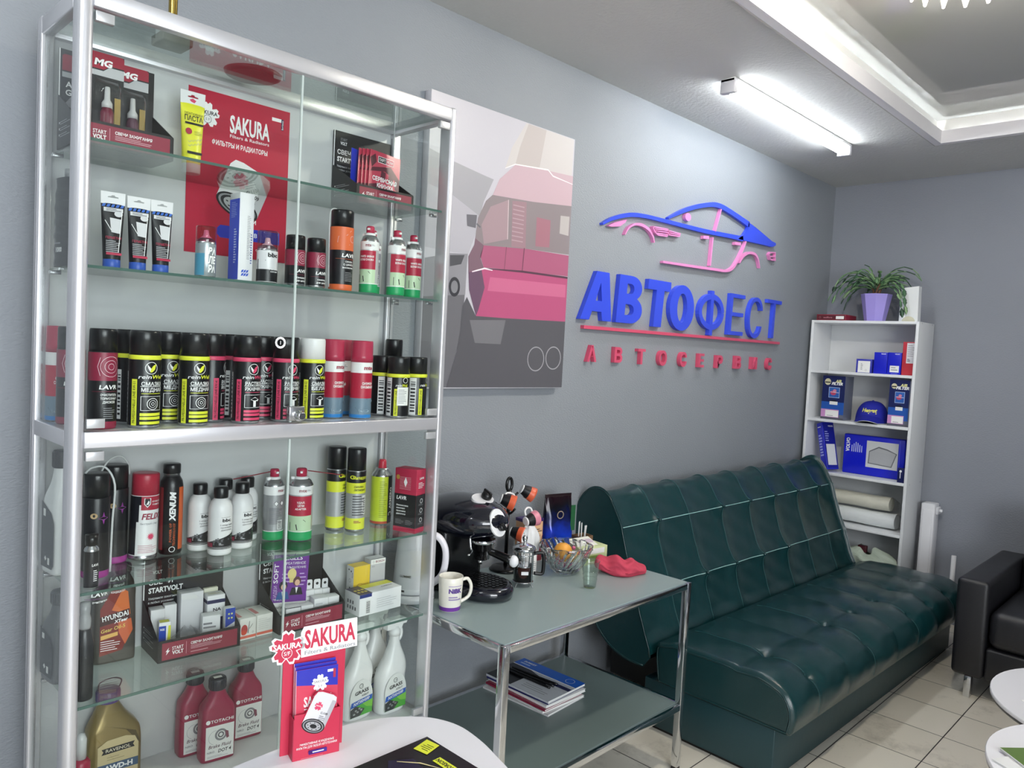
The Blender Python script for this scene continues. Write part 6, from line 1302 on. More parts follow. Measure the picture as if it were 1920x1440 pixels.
for i, c in enumerate(spots[:24]):
    x, y, z = BX + c.x, BY + c.y, ZT + c.z; c_ = cs[i % len(cs)]
    m = MB(); m.sphere((0, 0, 0), .0088, mat(c_, .3), 12, 8, None, 1.1, .85, .85)
    for s_ in (-1, 1): m.add([(s_ * .009, 0, 0), (s_ * .0132, -.005, .002), (s_ * .0134, 0, -.003), (s_ * .0132, .005, .002)], [(0, 1, 2), (0, 2, 3)], mat(c_, .3))
    o = m.build('wrapped_sweet'); o.location = (x, y, z); o.rotation_euler = (rr.uniform(-.5, .5), rr.uniform(-.5, .5), rr.uniform(0, 6.28)); tag(o, 'small wrapped sweet lying in the crystal bowl', 'sweet', 'wrapped sweets in the crystal bowl')
# green tea carton, cup and cloth
t = thing('tea_carton', 'open pale green tea carton behind the clear plastic cup', 'tea box', (2.302, -.262, ZT), RAD(-8)); m = MB(); LG = mat('#cfd8a4', .5)
m.box(-.065, .065, -.038, .038, 0, .066, LG, .0012); P = FRONT(-.0382); m.rect(-.05, .02, .012, .034, mat('#8fae58', .5), P); m.rect(-.03, .05, .04, .06, PAPER, P); m.lines(mat('#7a9050', .5), P, -.04, .05, .018, .03, 2, .0003, .4); m.build('box', t)
m = MB().poly([(-.062, 0), (.030, 0), (.030, .060), (-.062, .060)], mat('#e9e7dc', .5), T(0, -.02, .0668) @ RX(RAD(18)), 0, .0015); m.rect(-.025, .025, .018, .044, mat('#c9b6c4', .5), T(0, -.02, .0668) @ RX(RAD(18)), .0018); m.build('open_lid', t)
t = thing('plastic_cup', 'empty clear plastic cup near the front of the glass table', 'cup', (2.060, -.466, ZT)); m = MB(); m.lathe([(.0001, .001), (.0195, .0005), (.0215, .004), (.0295, .086), (.0315, .090), (.0312, .092), (.029, .090), (.0205, .004), (.0001, .002)], glass_sheet('clear_cup', '#f6faf8', 1.6, .05), 32, None, True, 1, 1, False)
for z in (.03, .045, .06): m.tube([((.0218 + .0095 * z / .09) * cos(2 * pi * i / 28), (.0218 + .0095 * z / .09) * sin(2 * pi * i / 28), z) for i in range(28)], .0005, glass_sheet('clear_cup', '#f6faf8', 1.6, .05), 5, 0, None, True)
m.build('cup', t)
t = thing('cloth', 'crumpled pink red cloth at the right end of the glass table', 'cloth', (2.285, -.430, ZT), RAD(-42))
m = MB()
def fnc(u, v):
    a = 2 * pi * u; e = (1 - v); q = sin(pi * min(max(v, .012), .99) * .5) if v < .5 else 1
    rr_ = math.sqrt(max(0, 1 - (2 * v - 1) ** 2)); rx, ry, rz = .098, .052, .058
    k = 1 + .10 * sin(3 * a + 6 * v) + .07 * sin(7 * a - 9 * v) + .04 * sin(13 * a + 17 * v)
    x = rx * (2 * v - 1); z = max(0.0, .026 + rz * .62 * rr_ * cos(a) * k - .02 * (v - .3)); y = ry * rr_ * sin(a) * k
    return (x, y + .012 * sin(9 * v), z + (.006 * sin(20 * v) if z > .02 else 0))
m.grid(fnc, 48, 40, mat('#c4485c', .85, 0, 0, .2, 0, (300, .4, .002)), True, None, True); m.build('folds', t)
# magazines on the lower shelf
ZS = .2466
mg = [('magazine', .215, .300, .007, '#d9d9d9', 2.045, -.250, 4, 'bottom magazine with grey cover in the stack under the table'), ('magazine', .210, .297, .008, '#e8e8e6', 2.052, -.247, -3, 'white edged magazine second from the bottom of the stack'), ('magazine', .205, .285, .007, '#8d2440', 2.043, -.252, 1, 'dark red magazine in the middle of the stack'), ('magazine', .210, .290, .010, '#f0f0ee', 2.060, -.250, -1, 'thick white magazine under the two top ones'), ('magazine', .208, .288, .008, '#2a2c66', 2.057, -.245, 3, 'navy magazine directly under the blue topped one')]
z = ZS
def pages(w, d, h, cov, cover=None):
    def f(root):
        m = MB().box(-w / 2 + .002, w / 2 - .002, -d / 2 + .002, d / 2 - .002, .0006, h - .0008, PAPER); m.build('pages', root)
        m = MB().box(-w / 2, w / 2, -d / 2, d / 2, h - .0008, h, mat(cov, .25)); m.box(-w / 2, w / 2, -d / 2, d / 2, 0, .0006, mat(cov, .3)); m.box(-w / 2, -w / 2 + .001, -d / 2, d / 2, 0, h, mat(cov, .3))
        if cover: cover(m, T(0, 0, h + .0002))
        m.build('cover', root)
    return f
for nm, w, d, h, c_, x, y, rz, lab in mg:
    t = thing(nm, lab, 'magazine', (x, y, z), RAD(rz), 'magazines on the lower shelf'); pages(w, d, h, c_)(t); z += h + .0002
def cv_blue(m, M_):
    w, d = .210, .295; R = M_ @ RZ(RAD(-90))   # u along -y (towards the front edge), v to +x
    m.rect(-d / 2, d / 2, w * .22, w / 2, mat('#1f63c8', .3), R, .0002); m.rect(-d / 2, d / 2, w * .2, w * .22, TXT, R, .0003); m.text('ZUMKET', TXT, R, -d * .33, w * .40, .010, .06, .03, 0, None, .0005); m.lines(mat('#b9cdf0', .5), R, -d * .44, -d * .2, w * .29, w * .34, 1, .0005, .6)
    m.ring(d * .34, w * .36, .017, .0012, TXT, R, .0005, 26); m.rect(-d / 2, d * .2, -w * .1, w * .2, mat('#1c1d2c', .3), R, .0002); m.poly([(-d * .2, w * .2), (d * .4, w * .2), (d * .44, w * .02), (d * .1, w * .06)], mat('#b9bec9', .3), R, .0003)
    m.rect(-d * .1, d / 2, -w / 2, -w * .08, mat('#c9ccd2', .35), R, .0002); m.rect(-d / 2, -d * .1, -w / 2, -w * .1, mat('#131318', .3), R, .0002); m.lines(GREY, R, 0, d * .4, -w * .4, -w * .22, 3, .0004, .25); m.rect(d * .25, d / 2, w * .02, w * .12, NAVY, R, .0005)
t = thing('magazine', 'topmost magazine with a bright blue band on its cover', 'magazine', (2.055, -.248, z), RAD(2), 'magazines on the lower shelf'); pages(.210, .295, .008, '#c9ccd2', cv_blue)(t); z += .0084
for i, (dx, lab) in enumerate(((0, 'nearest the blue band'), (-.018, 'in the middle'), (-.036, 'farthest from the blue band'))):
    m = MB(); m.tube([(.0, .10, .005), (.004, .0, .005), (.012, -.105, .005)], .0045, mat('#101012', .25), 8, 4); o = m.build('wiper_blade'); o.location = (2.055 + dx, -.235, z); o.rotation_euler = (0, 0, RAD(2 - i * 1.5)); tag(o, 'thin black wiper blade on the magazine stack, ' + lab, 'wiper blade', 'black wiper blades on the magazines')
# ------------------------------------------------------------------ green sofa
def leather(name, hexc, rough=.33):
    m = bpy.data.materials.new(name); m.use_nodes = True; nt = m.node_tree; b = nt.nodes['Principled BSDF']; L = nt.links.new
    t = nt.nodes.new('ShaderNodeTexCoord'); v = nt.nodes.new('ShaderNodeTexVoronoi'); v.inputs['Scale'].default_value = 420; n = nt.nodes.new('ShaderNodeTexNoise'); n.inputs['Scale'].default_value = 14; n.inputs['Detail'].default_value = 3
    ad = nt.nodes.new('ShaderNodeMath'); ad.operation = 'MULTIPLY_ADD'; ad.inputs[1].default_value = .25; bp = nt.nodes.new('ShaderNodeBump'); bp.inputs['Strength'].default_value = .35; bp.inputs['Distance'].default_value = .003
    L(t.outputs['Object'], v.inputs['Vector']); L(t.outputs['Object'], n.inputs['Vector']); L(v.outputs['Distance'], ad.inputs[0]); L(n.outputs['Fac'], ad.inputs[2]); L(ad.outputs[0], bp.inputs['Height']); L(bp.outputs[0], b.inputs['Normal'])
    b.inputs['Base Color'].default_value = lin(hexc); b.inputs['Roughness'].default_value = rough; b.inputs['Specular IOR Level'].default_value = .6
    return m
GL = leather('green_leatherette', '#0c3336', .24); SEAM = mat('#a8cfcb', .4)
so = thing('sofa', 'dark green tufted leatherette sofa along the logo wall', 'sofa', (2.555, -.985, 0), RAD(-1.2))
SL = 2.02
def path(prof, n):
    P = [Vector((0, y, z)) for y, z in prof]; d = [0]
    for a, b_ in zip(P, P[1:]): d.append(d[-1] + (b_ - a).length)
    out = []
    for i in range(n + 1):
        s_ = d[-1] * i / n; k = 0
        while k < len(d) - 2 and d[k + 1] < s_: k += 1
        f = (s_ - d[k]) / max(d[k + 1] - d[k], 1e-9); out.append(P[k].lerp(P[k + 1], f))
    return out, d[-1]
def upholstery(prof, x0, x1, nx, ns, buttons, seams_x, seams_s, crown, name, srange, round_end=.02):
    """profile swept along x; buttons (x, s), seams across (x) and along (s) sink into the padding"""
    pr_, Ls = path(spline(prof, 8), ns)
    nr = []
    for i in range(ns + 1):
        t_ = (pr_[min(i + 1, ns)] - pr_[max(i - 1, 0)]).normalized(); nr.append(Vector((0, t_.z, -t_.y)))
    def off(x, s_):
        if not (srange[0] < s_ < srange[1]): e = 0
        else: e = min(1, (s_ - srange[0]) / .05, (srange[1] - s_) / .05)
        h = 0
        dx = min([abs(x - q) for q in seams_x] + [x - x0 + .02, x1 - x + .02]); ds = min([abs(s_ - q) for q in seams_s] + [9])
        h += crown * (1 - math.exp(-(dx / .06) ** 2)) * e + crown * .6 * (1 - math.exp(-(ds / .06) ** 2)) * e
        h -= .0032 * math.exp(-(dx / .006) ** 2) * e + .0038 * math.exp(-(ds / .007) ** 2) * e
        for bx, bs in buttons:
            q = ((x - bx) / 1.0) ** 2 + ((s_ - bs) / 1.25) ** 2; h -= .010 * math.exp(-q / .040 ** 2) + .013 * math.exp(-q / .013 ** 2)
        h += .0016 * sin(x * 31 + s_ * 17) * sin(s_ * 43 + x * 5) * e
        return h
    def pos(x, s_):
        i = min(max(s_ / Ls * ns, 0), ns); k = min(int(i), ns - 1); f = i - k; p = pr_[k].lerp(pr_[k + 1], f); n_ = nr[k].lerp(nr[k + 1], f)
        en = min(x - x0, x1 - x); sh = 0 if en > round_end else -(round_end - math.sqrt(max(0, round_end ** 2 - (round_end - en) ** 2)))
        q = p + n_ * (off(x, s_) + sh); return (x, q.y, q.z)
    xs = [x0 + (x1 - x0) * i / nx for i in range(nx + 1)]
    m = MB(); m.grid(lambda u, v: pos(x0 + (x1 - x0) * u, Ls * v), nx, ns, GL)
    for x in (x0, x1):
        vs = [pos(x, Ls * i / ns) for i in range(ns + 1)]; m.add(vs, [tuple(range(ns + 1)) if x == x1 else tuple(reversed(range(ns + 1)))], GL)
    o = m.build(name, so)
    s = MB()
    for q in seams_s: s.tube([(p[0], p[1], p[2]) for p in (pos(x0 + .02 + (x1 - x0 - .04) * i / 120, q) for i in range(121))], .0016, SEAM, 5)
    for q in seams_x: s.tube([pos(q, srange[0] + .01 + (srange[1] - srange[0] - .02) * i / 60) for i in range(61)], .0010, mat('#2f5f60', .4), 5)
    s.build('stitching', o)
    for x in (x0 + .001, x1 - .001):
        c = MB(); c.tube([pos(x, Ls * i / 50) for i in range(51)], .0035, GL, 6); c.build('piping', o)
    for bx, bs in buttons:
        p = Vector(pos(bx, bs)); k = min(int(bs / Ls * ns), ns); n_ = nr[k]
        c = MB(); c.sphere((p.x, p.y + n_.y * .002, p.z + n_.z * .002), .009, GL, 12, 8, None, 1, 1, .8); c.build('button', o)
# local frame: x along the sofa, y 0 = front edge of the seat
seat = [(.555, .205), (.57, .30), (.565, .350), (.53, .364), (.40, .372), (.25, .376), (.13, .374), (.07, .364), (.030, .345), (.008, .31), (.0, .27), (.0, .235), (.002, .206), (.012, .198), (.05, .197), (.2, .197), (.555, .197)]
pr_, Ls = path(spline(seat, 8), 400)
def s_at(y, top=True):
    for i, p in enumerate(pr_):
        if p.z > .33 and p.y <= y: return Ls * i / 400
    return 0
s1, s2 = s_at(.215), s_at(.04)
s_end = max(Ls * i / 400 for i, p in enumerate(pr_) if p.z > .21 and p.y < .02)
cols = [.22 + .262 * i for i in range(7)]
upholstery(seat, 0, SL, 220, 110, [(cols[i], s1) for i in (0, 2, 3, 4, 5)] + [(cols[i], s2) for i in (0, 2, 4, 5, 6)], cols, [s1, s2], .010, 'seat_cushion', (s_at(.54), s_end))
back = [(.585, .300), (.600, .36), (.655, .50), (.705, .64), (.752, .765), (.790, .845), (.822, .893), (.862, .917), (.905, .910), (.945, .875), (.966, .82), (.968, .74), (.955, .62), (.90, .46), (.80, .33), (.70, .28), (.60, .275)]
pr_, Ls = path(spline(back, 8), 400)
def s_z(z):
    for i, p in enumerate(pr_):
        if p.z >= z: return Ls * i / 400
sr1, sr2 = s_z(.775), s_z(.525); smax = max(range(401), key=lambda i: pr_[i].z) * Ls / 400
upholstery(back, -.03, SL - .02, 220, 120, [(cols[i], sr1) for i in (0, 2, 3, 4, 5, 6)] + [(cols[i], sr2) for i in (1, 2, 3, 4)], cols, [sr1, sr2], .009, 'backrest', (s_z(.33), smax + .12))
MB().box(.02, SL - .02, .065, .62, .012, .197, leather('green_leatherette_base', '#12393f', .4), .004).build('base', so)
MB().box(.03, SL - .03, .075, .60, 0, .012, BLACK).build('floor_runner', so)
MB().box(.2, SL - .2, .60, .93, .06, .27, mat('#101214', .6)).build('back_frame', so)
# ------------------------------------------------------------------ white shelf unit in the corner
SW = mat('#e6e8ea', .4); UX, UY0, UY1 = 4.720, -.645, -.027
su = thing('shelf_unit', 'tall white open shelf unit in the far corner', 'shelf unit', (4.86, (UY0 + UY1) / 2, 0)); SU0 = Matrix.Translation((-4.86, -(UY0 + UY1) / 2, 0))
def sub(mb, n):
    o = mb.build(n, su); o.matrix_parent_inverse = SU0; return o
sub(MB().box(UX, 5.0, UY0, UY0 + .016, 0, 1.75, SW, .0008), 'side_panel'); sub(MB().box(UX, 5.0, UY1 - .016, UY1, 0, 1.75, SW, .0008), 'side_panel')
sub(MB().box(UX, 5.0, UY0 + .0165, UY1 - .0165, 1.734, 1.75, SW, .0008), 'top_board')
sub(MB().box(4.992, 4.999, UY0 + .0165, UY1 - .0165, .05, 1.7335, mat('#dcdedf', .5)), 'back_panel')
SH = [1.441, 1.143, .820, .517, .235]
for z in SH: sub(MB().box(UX + .002, 4.9915, UY0 + .0165, UY1 - .0165, z - .016, z, SW, .0008), 'shelf')
sub(MB().box(UX + .01, 4.99, UY0 + .0165, UY1 - .0165, 0, .06, SW), 'plinth')
for i, (x, z) in enumerate(((UX + .05, 1.742), (4.96, 1.742), (UX + .05, .812), (4.96, .812))): sub(MB().lathe([(.004, 0), (.004, .0008)], mat('#b5b7ba', .3), 12, FRONT(UY0 - .0003, x, z)), 'screw_cover')
# on top of the unit
t = thing('filter_carton', 'flat dark red carton lying on top of the shelf unit', 'carton', (4.792, -.140, 1.7502)); m = MB().box(-.06, .11, -.088, .088, 0, .036, mat('#8a2236', .45), .001); q = LEFT(-.0602)
m.rect(-.084, .084, .004, .031, mat('#571523', .45), q); m.text('wellfore', mat('#c98a94', .5), q, -.02, .018, .010, .055, .01, 0, None, .0003); m.rect(.030, .078, .008, .026, PAPER, q, .0003); m.ring(-.068, .018, .005, .001, mat('#c98a94', .5), q, .0003, 12); m.build('carton', t)
LIL = mat('#a99be6', .35)
t = thing('flower_pot', 'lilac faceted flower pot with a trailing cactus on the shelf unit', 'potted plant', (4.840, -.360, 1.7502))
m = MB(); n = 8; base = [(.054, 0), (.058, .004), (.086, .158), (.088, .165), (.082, .165), (.080, .15)]; m.lathe(base, LIL, 8, RZ(.3), False); m.build('pot', t)
m = MB(); m.ell(0, 0, .079, .079, mat('#4a3a2c', .9), T(0, 0, .150), 0, 20); m.build('soil', t)
m = MB(); BR = mat('#6b4a34', .7)
rr = random.Random(21)
for k in range(5):
    a = rr.uniform(0, 6.28); m.tube([(.012 * cos(a), .012 * sin(a), .148), (.02 * cos(a + .5), .02 * sin(a + .5), .19), (.034 * cos(a + .9), .034 * sin(a + .9), .225)], [.008, .006, .004], BR, 7, 3)
m.build('woody_stem', t)
LEAF = [mat('#4d7350', .4), mat('#6f9468', .4), mat('#35543c', .4), mat('#8fae7e', .4)]
m = MB()
def pad(m, p, d, up, L_, w, mt):
    """one flat cactus segment"""
    side = d.cross(up).normalized(); nn = side.cross(d).normalized(); vs = []; k = 6
    for i in range(k + 1):
        f = i / k; ww = w * (sin(pi * (f * .92 + .04))) ** .7 * (1 + .12 * (-1) ** i); c = p + d * (L_ * f) + nn * (-.10 * L_ * f * f)
        vs += [c - side * ww + nn * .0005, c + nn * .0035, c + side * ww + nn * .0005, c - nn * .0025]
    F = []
    for i in range(k):
        for j in range(4): F.append((i * 4 + j, i * 4 + (j + 1) % 4, (i + 1) * 4 + (j + 1) % 4, (i + 1) * 4 + j))
    m.add(vs, F, mt, None, True)
nfr = 0
for k in range(62):
    a = rr.uniform(0, 2 * pi); 
    if rr.random() < .62: a = rr.choice((pi / 2, -pi / 2)) + rr.gauss(0, .55)      # most trail along the wall
    el = rr.uniform(.35, 1.15); p = Vector((.02 * cos(a), .02 * sin(a), .19 + rr.uniform(0, .05))); d = Vector((cos(a) * cos(el) * .8, sin(a) * cos(el), sin(el))).normalized()
    ns = rr.choice((4, 5, 6, 7)) if abs(sin(a)) > .6 else 4
    m = MB()
    for s_ in range(ns):
        L_ = rr.uniform(.036, .056); pad(m, p, d, Vector((0, 0, 1)) if abs(d.z) < .95 else Vector((1, 0, 0)), L_, rr.uniform(.008, .013), rr.choice(LEAF)); p = p + d * L_ * .96 + Vector((0, 0, -.004)); d = (d + Vector((rr.uniform(-.2, .2), rr.uniform(-.2, .2), -.34 - .06 * s_))).normalized()
        if p.y > .10 and p.z < .075: break
        if -.29 < p.y < -.125 and -.06 < p.x < .06 and p.z < .26: break
        if p.x > .135: p.x = .135; d.x = -abs(d.x) * .3
        if p.y > .31: p.y = .31; d.y = -abs(d.y) * .2
        if p.z < .03 and (abs(p.x) < .15): break
    m.build('leafy_shoot', t)
t = thing('white_vase', 'narrow white leaning box vase with a beige foot on the shelf unit', 'vase', (4.800, -.567, 1.7502), RAD(0)); m = MB()
m.poly([(-.052, 0), (.050, 0), (.044, .205), (-.048, .195)], mat('#eceeee', .35), LEFT(-.02), -.05, .05); m.build('vase', t); MB().ell(0, 0, .036, .032, mat('#d9d6bc', .5), LEFT(-.0203), 0, 24, .0006, 0, 180).build('foot', t)
# shelf 1
BL = mat('#1420c8', .35)
def ubox(name, lab, cat, x, yc, z, w, d, h, mt, grp=None, prints=None, rz=0):
    t = thing(name, lab, cat, (x, yc, z + .0003), RAD(rz), grp); m = MB().box(0, d, -w / 2, w / 2, 0, h, mt, .001)
    if prints: prints(m, LEFT(-.0002), w, h)
    m.build('carton', t); return t
def pr_s0(m, q, w, h): m.rect(-w * .38, w * .40, 0.002, h * .86, PAPER, q, .0002); m.lines(GREY, q, -w * .2, -w * .05, h * .2, h * .7, 6, .0004, .4); m.ring(w * .15, h * .2, .005, .001, GREY, q, .0004, 10)
def pr_s1(m, q, w, h): m.text('VOLVO', TXT, q, w * .2, h * .93, .006, .026, .03, 0, None, .0003)
def pr_s2(m, q, w, h): pr_s1(m, q, w, h); m.rect(-w * .30, w * .38, h * .10, h * .40, PAPER, q, .0003); m.lines(GREY, q, -w * .2, w * .3, h * .16, h * .36, 2, .0005, .35); m.rect(-w * .2, w * .3, h * .03, h * .05, mat('#8f97e8', .4), q, .0003)
def pr_s3(m, q, w, h): m.rect(-w * .18, w / 2, h * .36, h * .97, mat('#dcdce0', .45), q, .0003); m.lines(GREY, q, -w * .1, w * .45, h * .55, h * .92, 6, .0005, .25); m.lines(TXTB, q, -w * .1, w * .15, h * .40, h * .50, 3, .0005, .5)
G_U1 = 'cartons on the top shelf of the white unit'
ubox('small_carton', 'small blue carton with a large white label on the top shelf', 'carton', 4.752, -.348, SH[0], .090, .09, .082, mat('#3a3fae', .4), G_U1, pr_s0)
ubox('small_carton', 'plain blue upright carton left of the labelled blue one', 'carton', 4.752, -.441, SH[0], .074, .075, .126, BL, G_U1, pr_s1)
ubox('small_carton', 'blue upright carton with a small square label', 'carton', 4.750, -.518, SH[0], .074, .075, .128, BL, G_U1, pr_s2)
ubox('small_carton', 'taller red carton with pale label, partly hidden by the side panel', 'carton', 4.756, -.592, SH[0], .068, .08, .192, mat('#bf3440', .4), G_U1, pr_s3)
# shelf 2
def pr_af(m, q, w, h):
    m.rect(-w / 2, w / 2, h * .40, h, mat('#16225c', .3), q, .0001); m.rect(-w / 2, w / 2, h * .12, h * .40, mat('#2458b0', .3), q, .0002); m.ell(-w * .27, h * .86, w * .14, w * .14, mat('#dcd6b0', .4), q, .0004, 20); m.rect(-w * .39, -w * .15, h * .835, h * .86, TXTB, q, .0006)
    m.text('AIR', mat('#e9e6a0', .4), q, w * .20, h * .885, .016, .040, .05, .25, None, .0006); m.text('FILTER', TXT, q, w * .15, h * .825, .016, .072, .05, .25, None, .0006)
    m.poly([(-w * .2, h * .50), (w * .28, h * .50), (w * .28, h * .74), (-w * .2, h * .74)], mat('#bcd0f0', .4), q, .0004); m.poly([(-w * .18, h * .51), (w * .26, h * .51), (w * .26, h * .73), (-w * .18, h * .73)], mat('#2f62b4', .3), q, .0006); m.ell(0, h * .61, w * .13, w * .10, mat('#c24a68', .4), q, .0008, 16); m.ell(w * .06, h * .66, w * .08, w * .07, mat('#d98aa4', .4), q, .001, 14); m.stroke([(-w * .15, h * .63, .003), (w * .24, h * .62, .003)], mat('#e9d7e4', .4), q, .0011)
    m.poly([(-w * .15, h * .42), (-w * .1, h * .44), (w * .1, h * .455), (w * .2, h * .42)], TXTB, q, .0005); m.rect(-w * .14, w * .22, h * .34, h * .415, PAPER, q, .0006); m.rect(-w / 2, w * .3, h * .05, h * .23, mat('#c98fc4', .4), q, .0004); m.rect(-w * .3, w * .28, h * .06, h * .21, PAPER, q, .0006); m.lines(GREY, q, -w * .22, w * .2, h * .07, h * .1, 1, .0008, .4)
    m.rect(-w / 2, w / 2, 0, h * .05, mat('#5a5a66', .3), q, .0003)
AFM = mat('#6a6f80', .25); G_AF = 'blue air filter packs'
t = ubox('filter_pack', 'blue air filter pack at the left end of the cap shelf', 'filter pack', 4.756, -.178, SH[1], .145, .10, .268, AFM, G_AF, pr_af, -7)
t = ubox('filter_pack', 'blue air filter pack half hidden by the side panel, right of the cap', 'filter pack', 4.752, -.570, SH[1], .110, .10, .270, AFM, G_AF, lambda m, q, w, h: pr_af(m, q @ T(-.012, 0, 0), w, h), 0)
CAPM = mat('#17209c', .75, bump=(500, .2, .001))
t = thing('baseball_cap', 'navy blue baseball cap with yellow embroidered word', 'cap', (4.845, -.385, SH[1] + .0006), RAD(-90 + 8))
m = MB(); m.grid(lambda u, v: ((.092 * cos(2 * pi * u)) * cos(v * pi / 2) ** .75, .102 * sin(2 * pi * u) * cos(v * pi / 2) ** .75, .008 + .122 * sin(v * pi / 2)), 40, 16, CAPM, True, None, True); m.sphere((0, 0, .130), .007, CAPM, 10, 6, None, 1, 1, .6); m.build('crown', t)
m = MB()
def brim(u, v):
    a = RAD(-78 + 156 * u); r1 = .090 + .066 * v * max(0, cos(a * .95)) ** .6
    x = sin(a) * (r1 if v == 0 else .092 + .014 * v * (1 - abs(sin(a)))); y = -cos(a) * .100 - .062 * v * cos(a * .95) ** .8; z = .030 - .028 * v - .030 * (sin(a)) ** 2 * v * .3 + .018 * cos(a) * (1 - v * .2) - .024 * sin(a) ** 2
    return (x, y, max(z, .003))
m.grid(brim, 30, 8, CAPM); vs = [(x, y, z - .0025) for x, y, z in (brim(i / 30, j / 8) for i in range(31) for j in range(9))]; m.add(vs, [tuple(reversed((i * 9 + j, (i + 1) * 9 + j, (i + 1) * 9 + j + 1, i * 9 + j + 1))) for i in range(30) for j in range(8)], mat('#0c0d30', .8), None, True)
m.build('visor', t)
m = MB(); m.tube([brim(i / 30, 1) for i in range(31)], .0017, mat('#d9dcd0', .6), 5); m.build('visor_piping', t)
m = MB(); vs, fs, Wt = glyphs('Hengst', .04, .2, 2); sc = .082 / Wt
def on_crown(x, z):
    v = min(.98, math.asin(min(1, (z - .008) / .122)) / (pi / 2)); rr_ = cos(v * pi / 2) ** .75; sx = max(-1, min(1, x / (.092 * rr_))); return (x, -.102 * rr_ * math.sqrt(1 - sx * sx) - .0014, z)
m.add([on_crown((x - Wt / 2) * sc, .066 + y * .021) for x, y in vs], fs, mat('#e3e06a', .6)); m.add([on_crown(x, z) for x, z in ((-.005, .056), (.04, .056), (.04, .061), (-.005, .061))], [(0, 1, 2, 3)], mat('#e3e06a', .6)); m.build('embroidery', t)
# shelf 3
t = thing('filter_box', 'narrow blue box leaning against the left side of the unit', 'filter box', (4.738, -.166, SH[2] + .0125), 0, 'blue filter boxes', (RAD(-17), 0, RAD(-32))); m = MB().box(0, .082, -.026, .026, 0, .292, mat('#1826c4', .3), .003); q = LEFT(-.0002)
m.rect(-.025, .025, .004, .288, mat('#1420c8', .3), q, .0001); m.lines(mat('#aab4f0', .5), q, -.020, .012, .08, .22, 8, .0003, .55); m.rect(-.02, .01, .262, .267, TXT, q, .0003)
F2 = FRONT(-.0262); m.rect(.004, .080, .006, .287, mat('#141c8c', .3), F2, .0001); m.text('VOLVO', TXT, F2, .056, .268, .009, .034, .03, 0, None, .0003); m.lines(mat('#b9c0f0', .5), F2, .012, .040, .17, .24, 5, .0003, .3); m.rect(.012, .072, .025, .155, mat('#d3d5da', .35), F2, .0003); m.build('carton', t)
t = thing('filter_box', 'large blue box with a grey panel picture on its front', 'filter box', (4.832, -.412, SH[2] + .0006), RAD(1), 'blue filter boxes'); m = MB().box(0, .055, -.176, .176, 0, .240, mat('#1420c8', .3), .006); q = LEFT(-.0002)
m.text('VOLVO', TXT, q, -.150, .175, .020, .085, .045, 0, None, .0003, 'C', 2, 0, True)
for i, L_ in enumerate((.04, .05, .06, .055, .045, .04)): m.rect(-.128 + i * .0115, -.123 + i * .0115, .135, .135 + L_, mat('#c5cbf5', .5), q, .0003)
m.rect(-.040, .140, .052, .212, mat('#d3d5d6', .4), q, .0003); m.poly([(-.028, .075), (.108, .066), (.134, .150), (.08, .172), (.03, .182), (-.024, .150)], mat('#6a6c70', .4), q, .0005); m.poly([(-.022, .080), (.104, .071), (.128, .148), (.078, .165), (.03, .174), (-.020, .146)], mat('#b4b6b8', .4), q, .0007)
for i in range(8): m.stroke([(-.018, .086 + i * .009, .0008), (.110, .078 + i * .009, .0008)], mat('#98999c', .4), q, .0009)
m.rect(.146, .149, .01, .23, mat('#5c68f0', .3), q, .0004); m.build('carton', t)
t = ubox('small_carton', 'tiny dark blue carton in the corner by the side panel, third shelf', 'carton', 4.738, -.606, SH[2], .040, .02, .085, mat('#131a56', .35), None, lambda m, q, w, h: (m.ell(-.004, h * .78, .007, .007, TXT, q, .0003, 12), m.rect(-.007, -.003, h * .3, h * .68, TXT, q, .0003)))
# shelf 4: rolls wrapped in film
for nm, z, r_, c_, y0, y1, lab in (('wrapped_roll', SH[3] + .053, .046, '#e2e6e6', -.572, -.06, 'bluish white wrapped roll lying at the bottom of the pair'), ('wrapped_roll', SH[3] + .151, .042, '#dcdacb', -.535, -.07, 'cream wrapped roll lying on the other roll')):
    t = thing(nm, lab, 'roll', (4.84, (y0 + y1) / 2, z), 0, 'wrapped rolls on the fourth shelf'); Lr = (y1 - y0) / 2; m = MB()
    m.grid(lambda u, v: ((r_ * (1.15 + .05 * sin(14 * v + 3 * sin(6 * u)))) * cos(2 * pi * u), -Lr + 2 * Lr * v, r_ * (.98 + .03 * sin(11 * v + 8 * u)) * sin(2 * pi * u)), 26, 30, mat(c_, .35, bump=(30, .6, .006)), True, None, True); m.ell(0, 0, r_ * 1.1, r_ * .95, mat(c_, .5), FRONT(-Lr), 0, 26); m.build('roll', t)
    q = MB(); q.grid(lambda u, v: (r_ * (1.2 - .75 * v + .08 * sin(5 * 2 * pi * u)) * cos(2 * pi * u), -Lr - .045 * v, r_ * (1.03 - .65 * v + .06 * sin(7 * 2 * pi * u)) * sin(2 * pi * u)), 30, 5, CLEAR, False, None, True); q.build('film_end', t)
t = thing('plastic_bag', 'crumpled greenish clear bag on the lowest visible shelf', 'bag', (4.84, -.40, SH[4] + .0005)); rr = random.Random(31); GB = mat('#c9d6c6', .25)
m = MB(); m.grid(lambda u, v: (.085 * cos(2 * pi * u) * (sin(pi * min(max(v, .04), .97))) ** .5 * (1 + .2 * sin(10 * pi * u + 5 * v)), .19 * sin(2 * pi * u) * (sin(pi * min(max(v, .04), .97))) ** .5 * (1 + .12 * sin(14 * pi * u - 7 * v)), .135 * v * (1 + .18 * sin(6 * pi * u))), 44, 14, GB, False, None, True); m.build('film', t)
m = MB(); m.box(-.03, .0, -.02, .03, .12, .16, mat('#4a1a24', .4), .003); m.build('dark_tag', t)
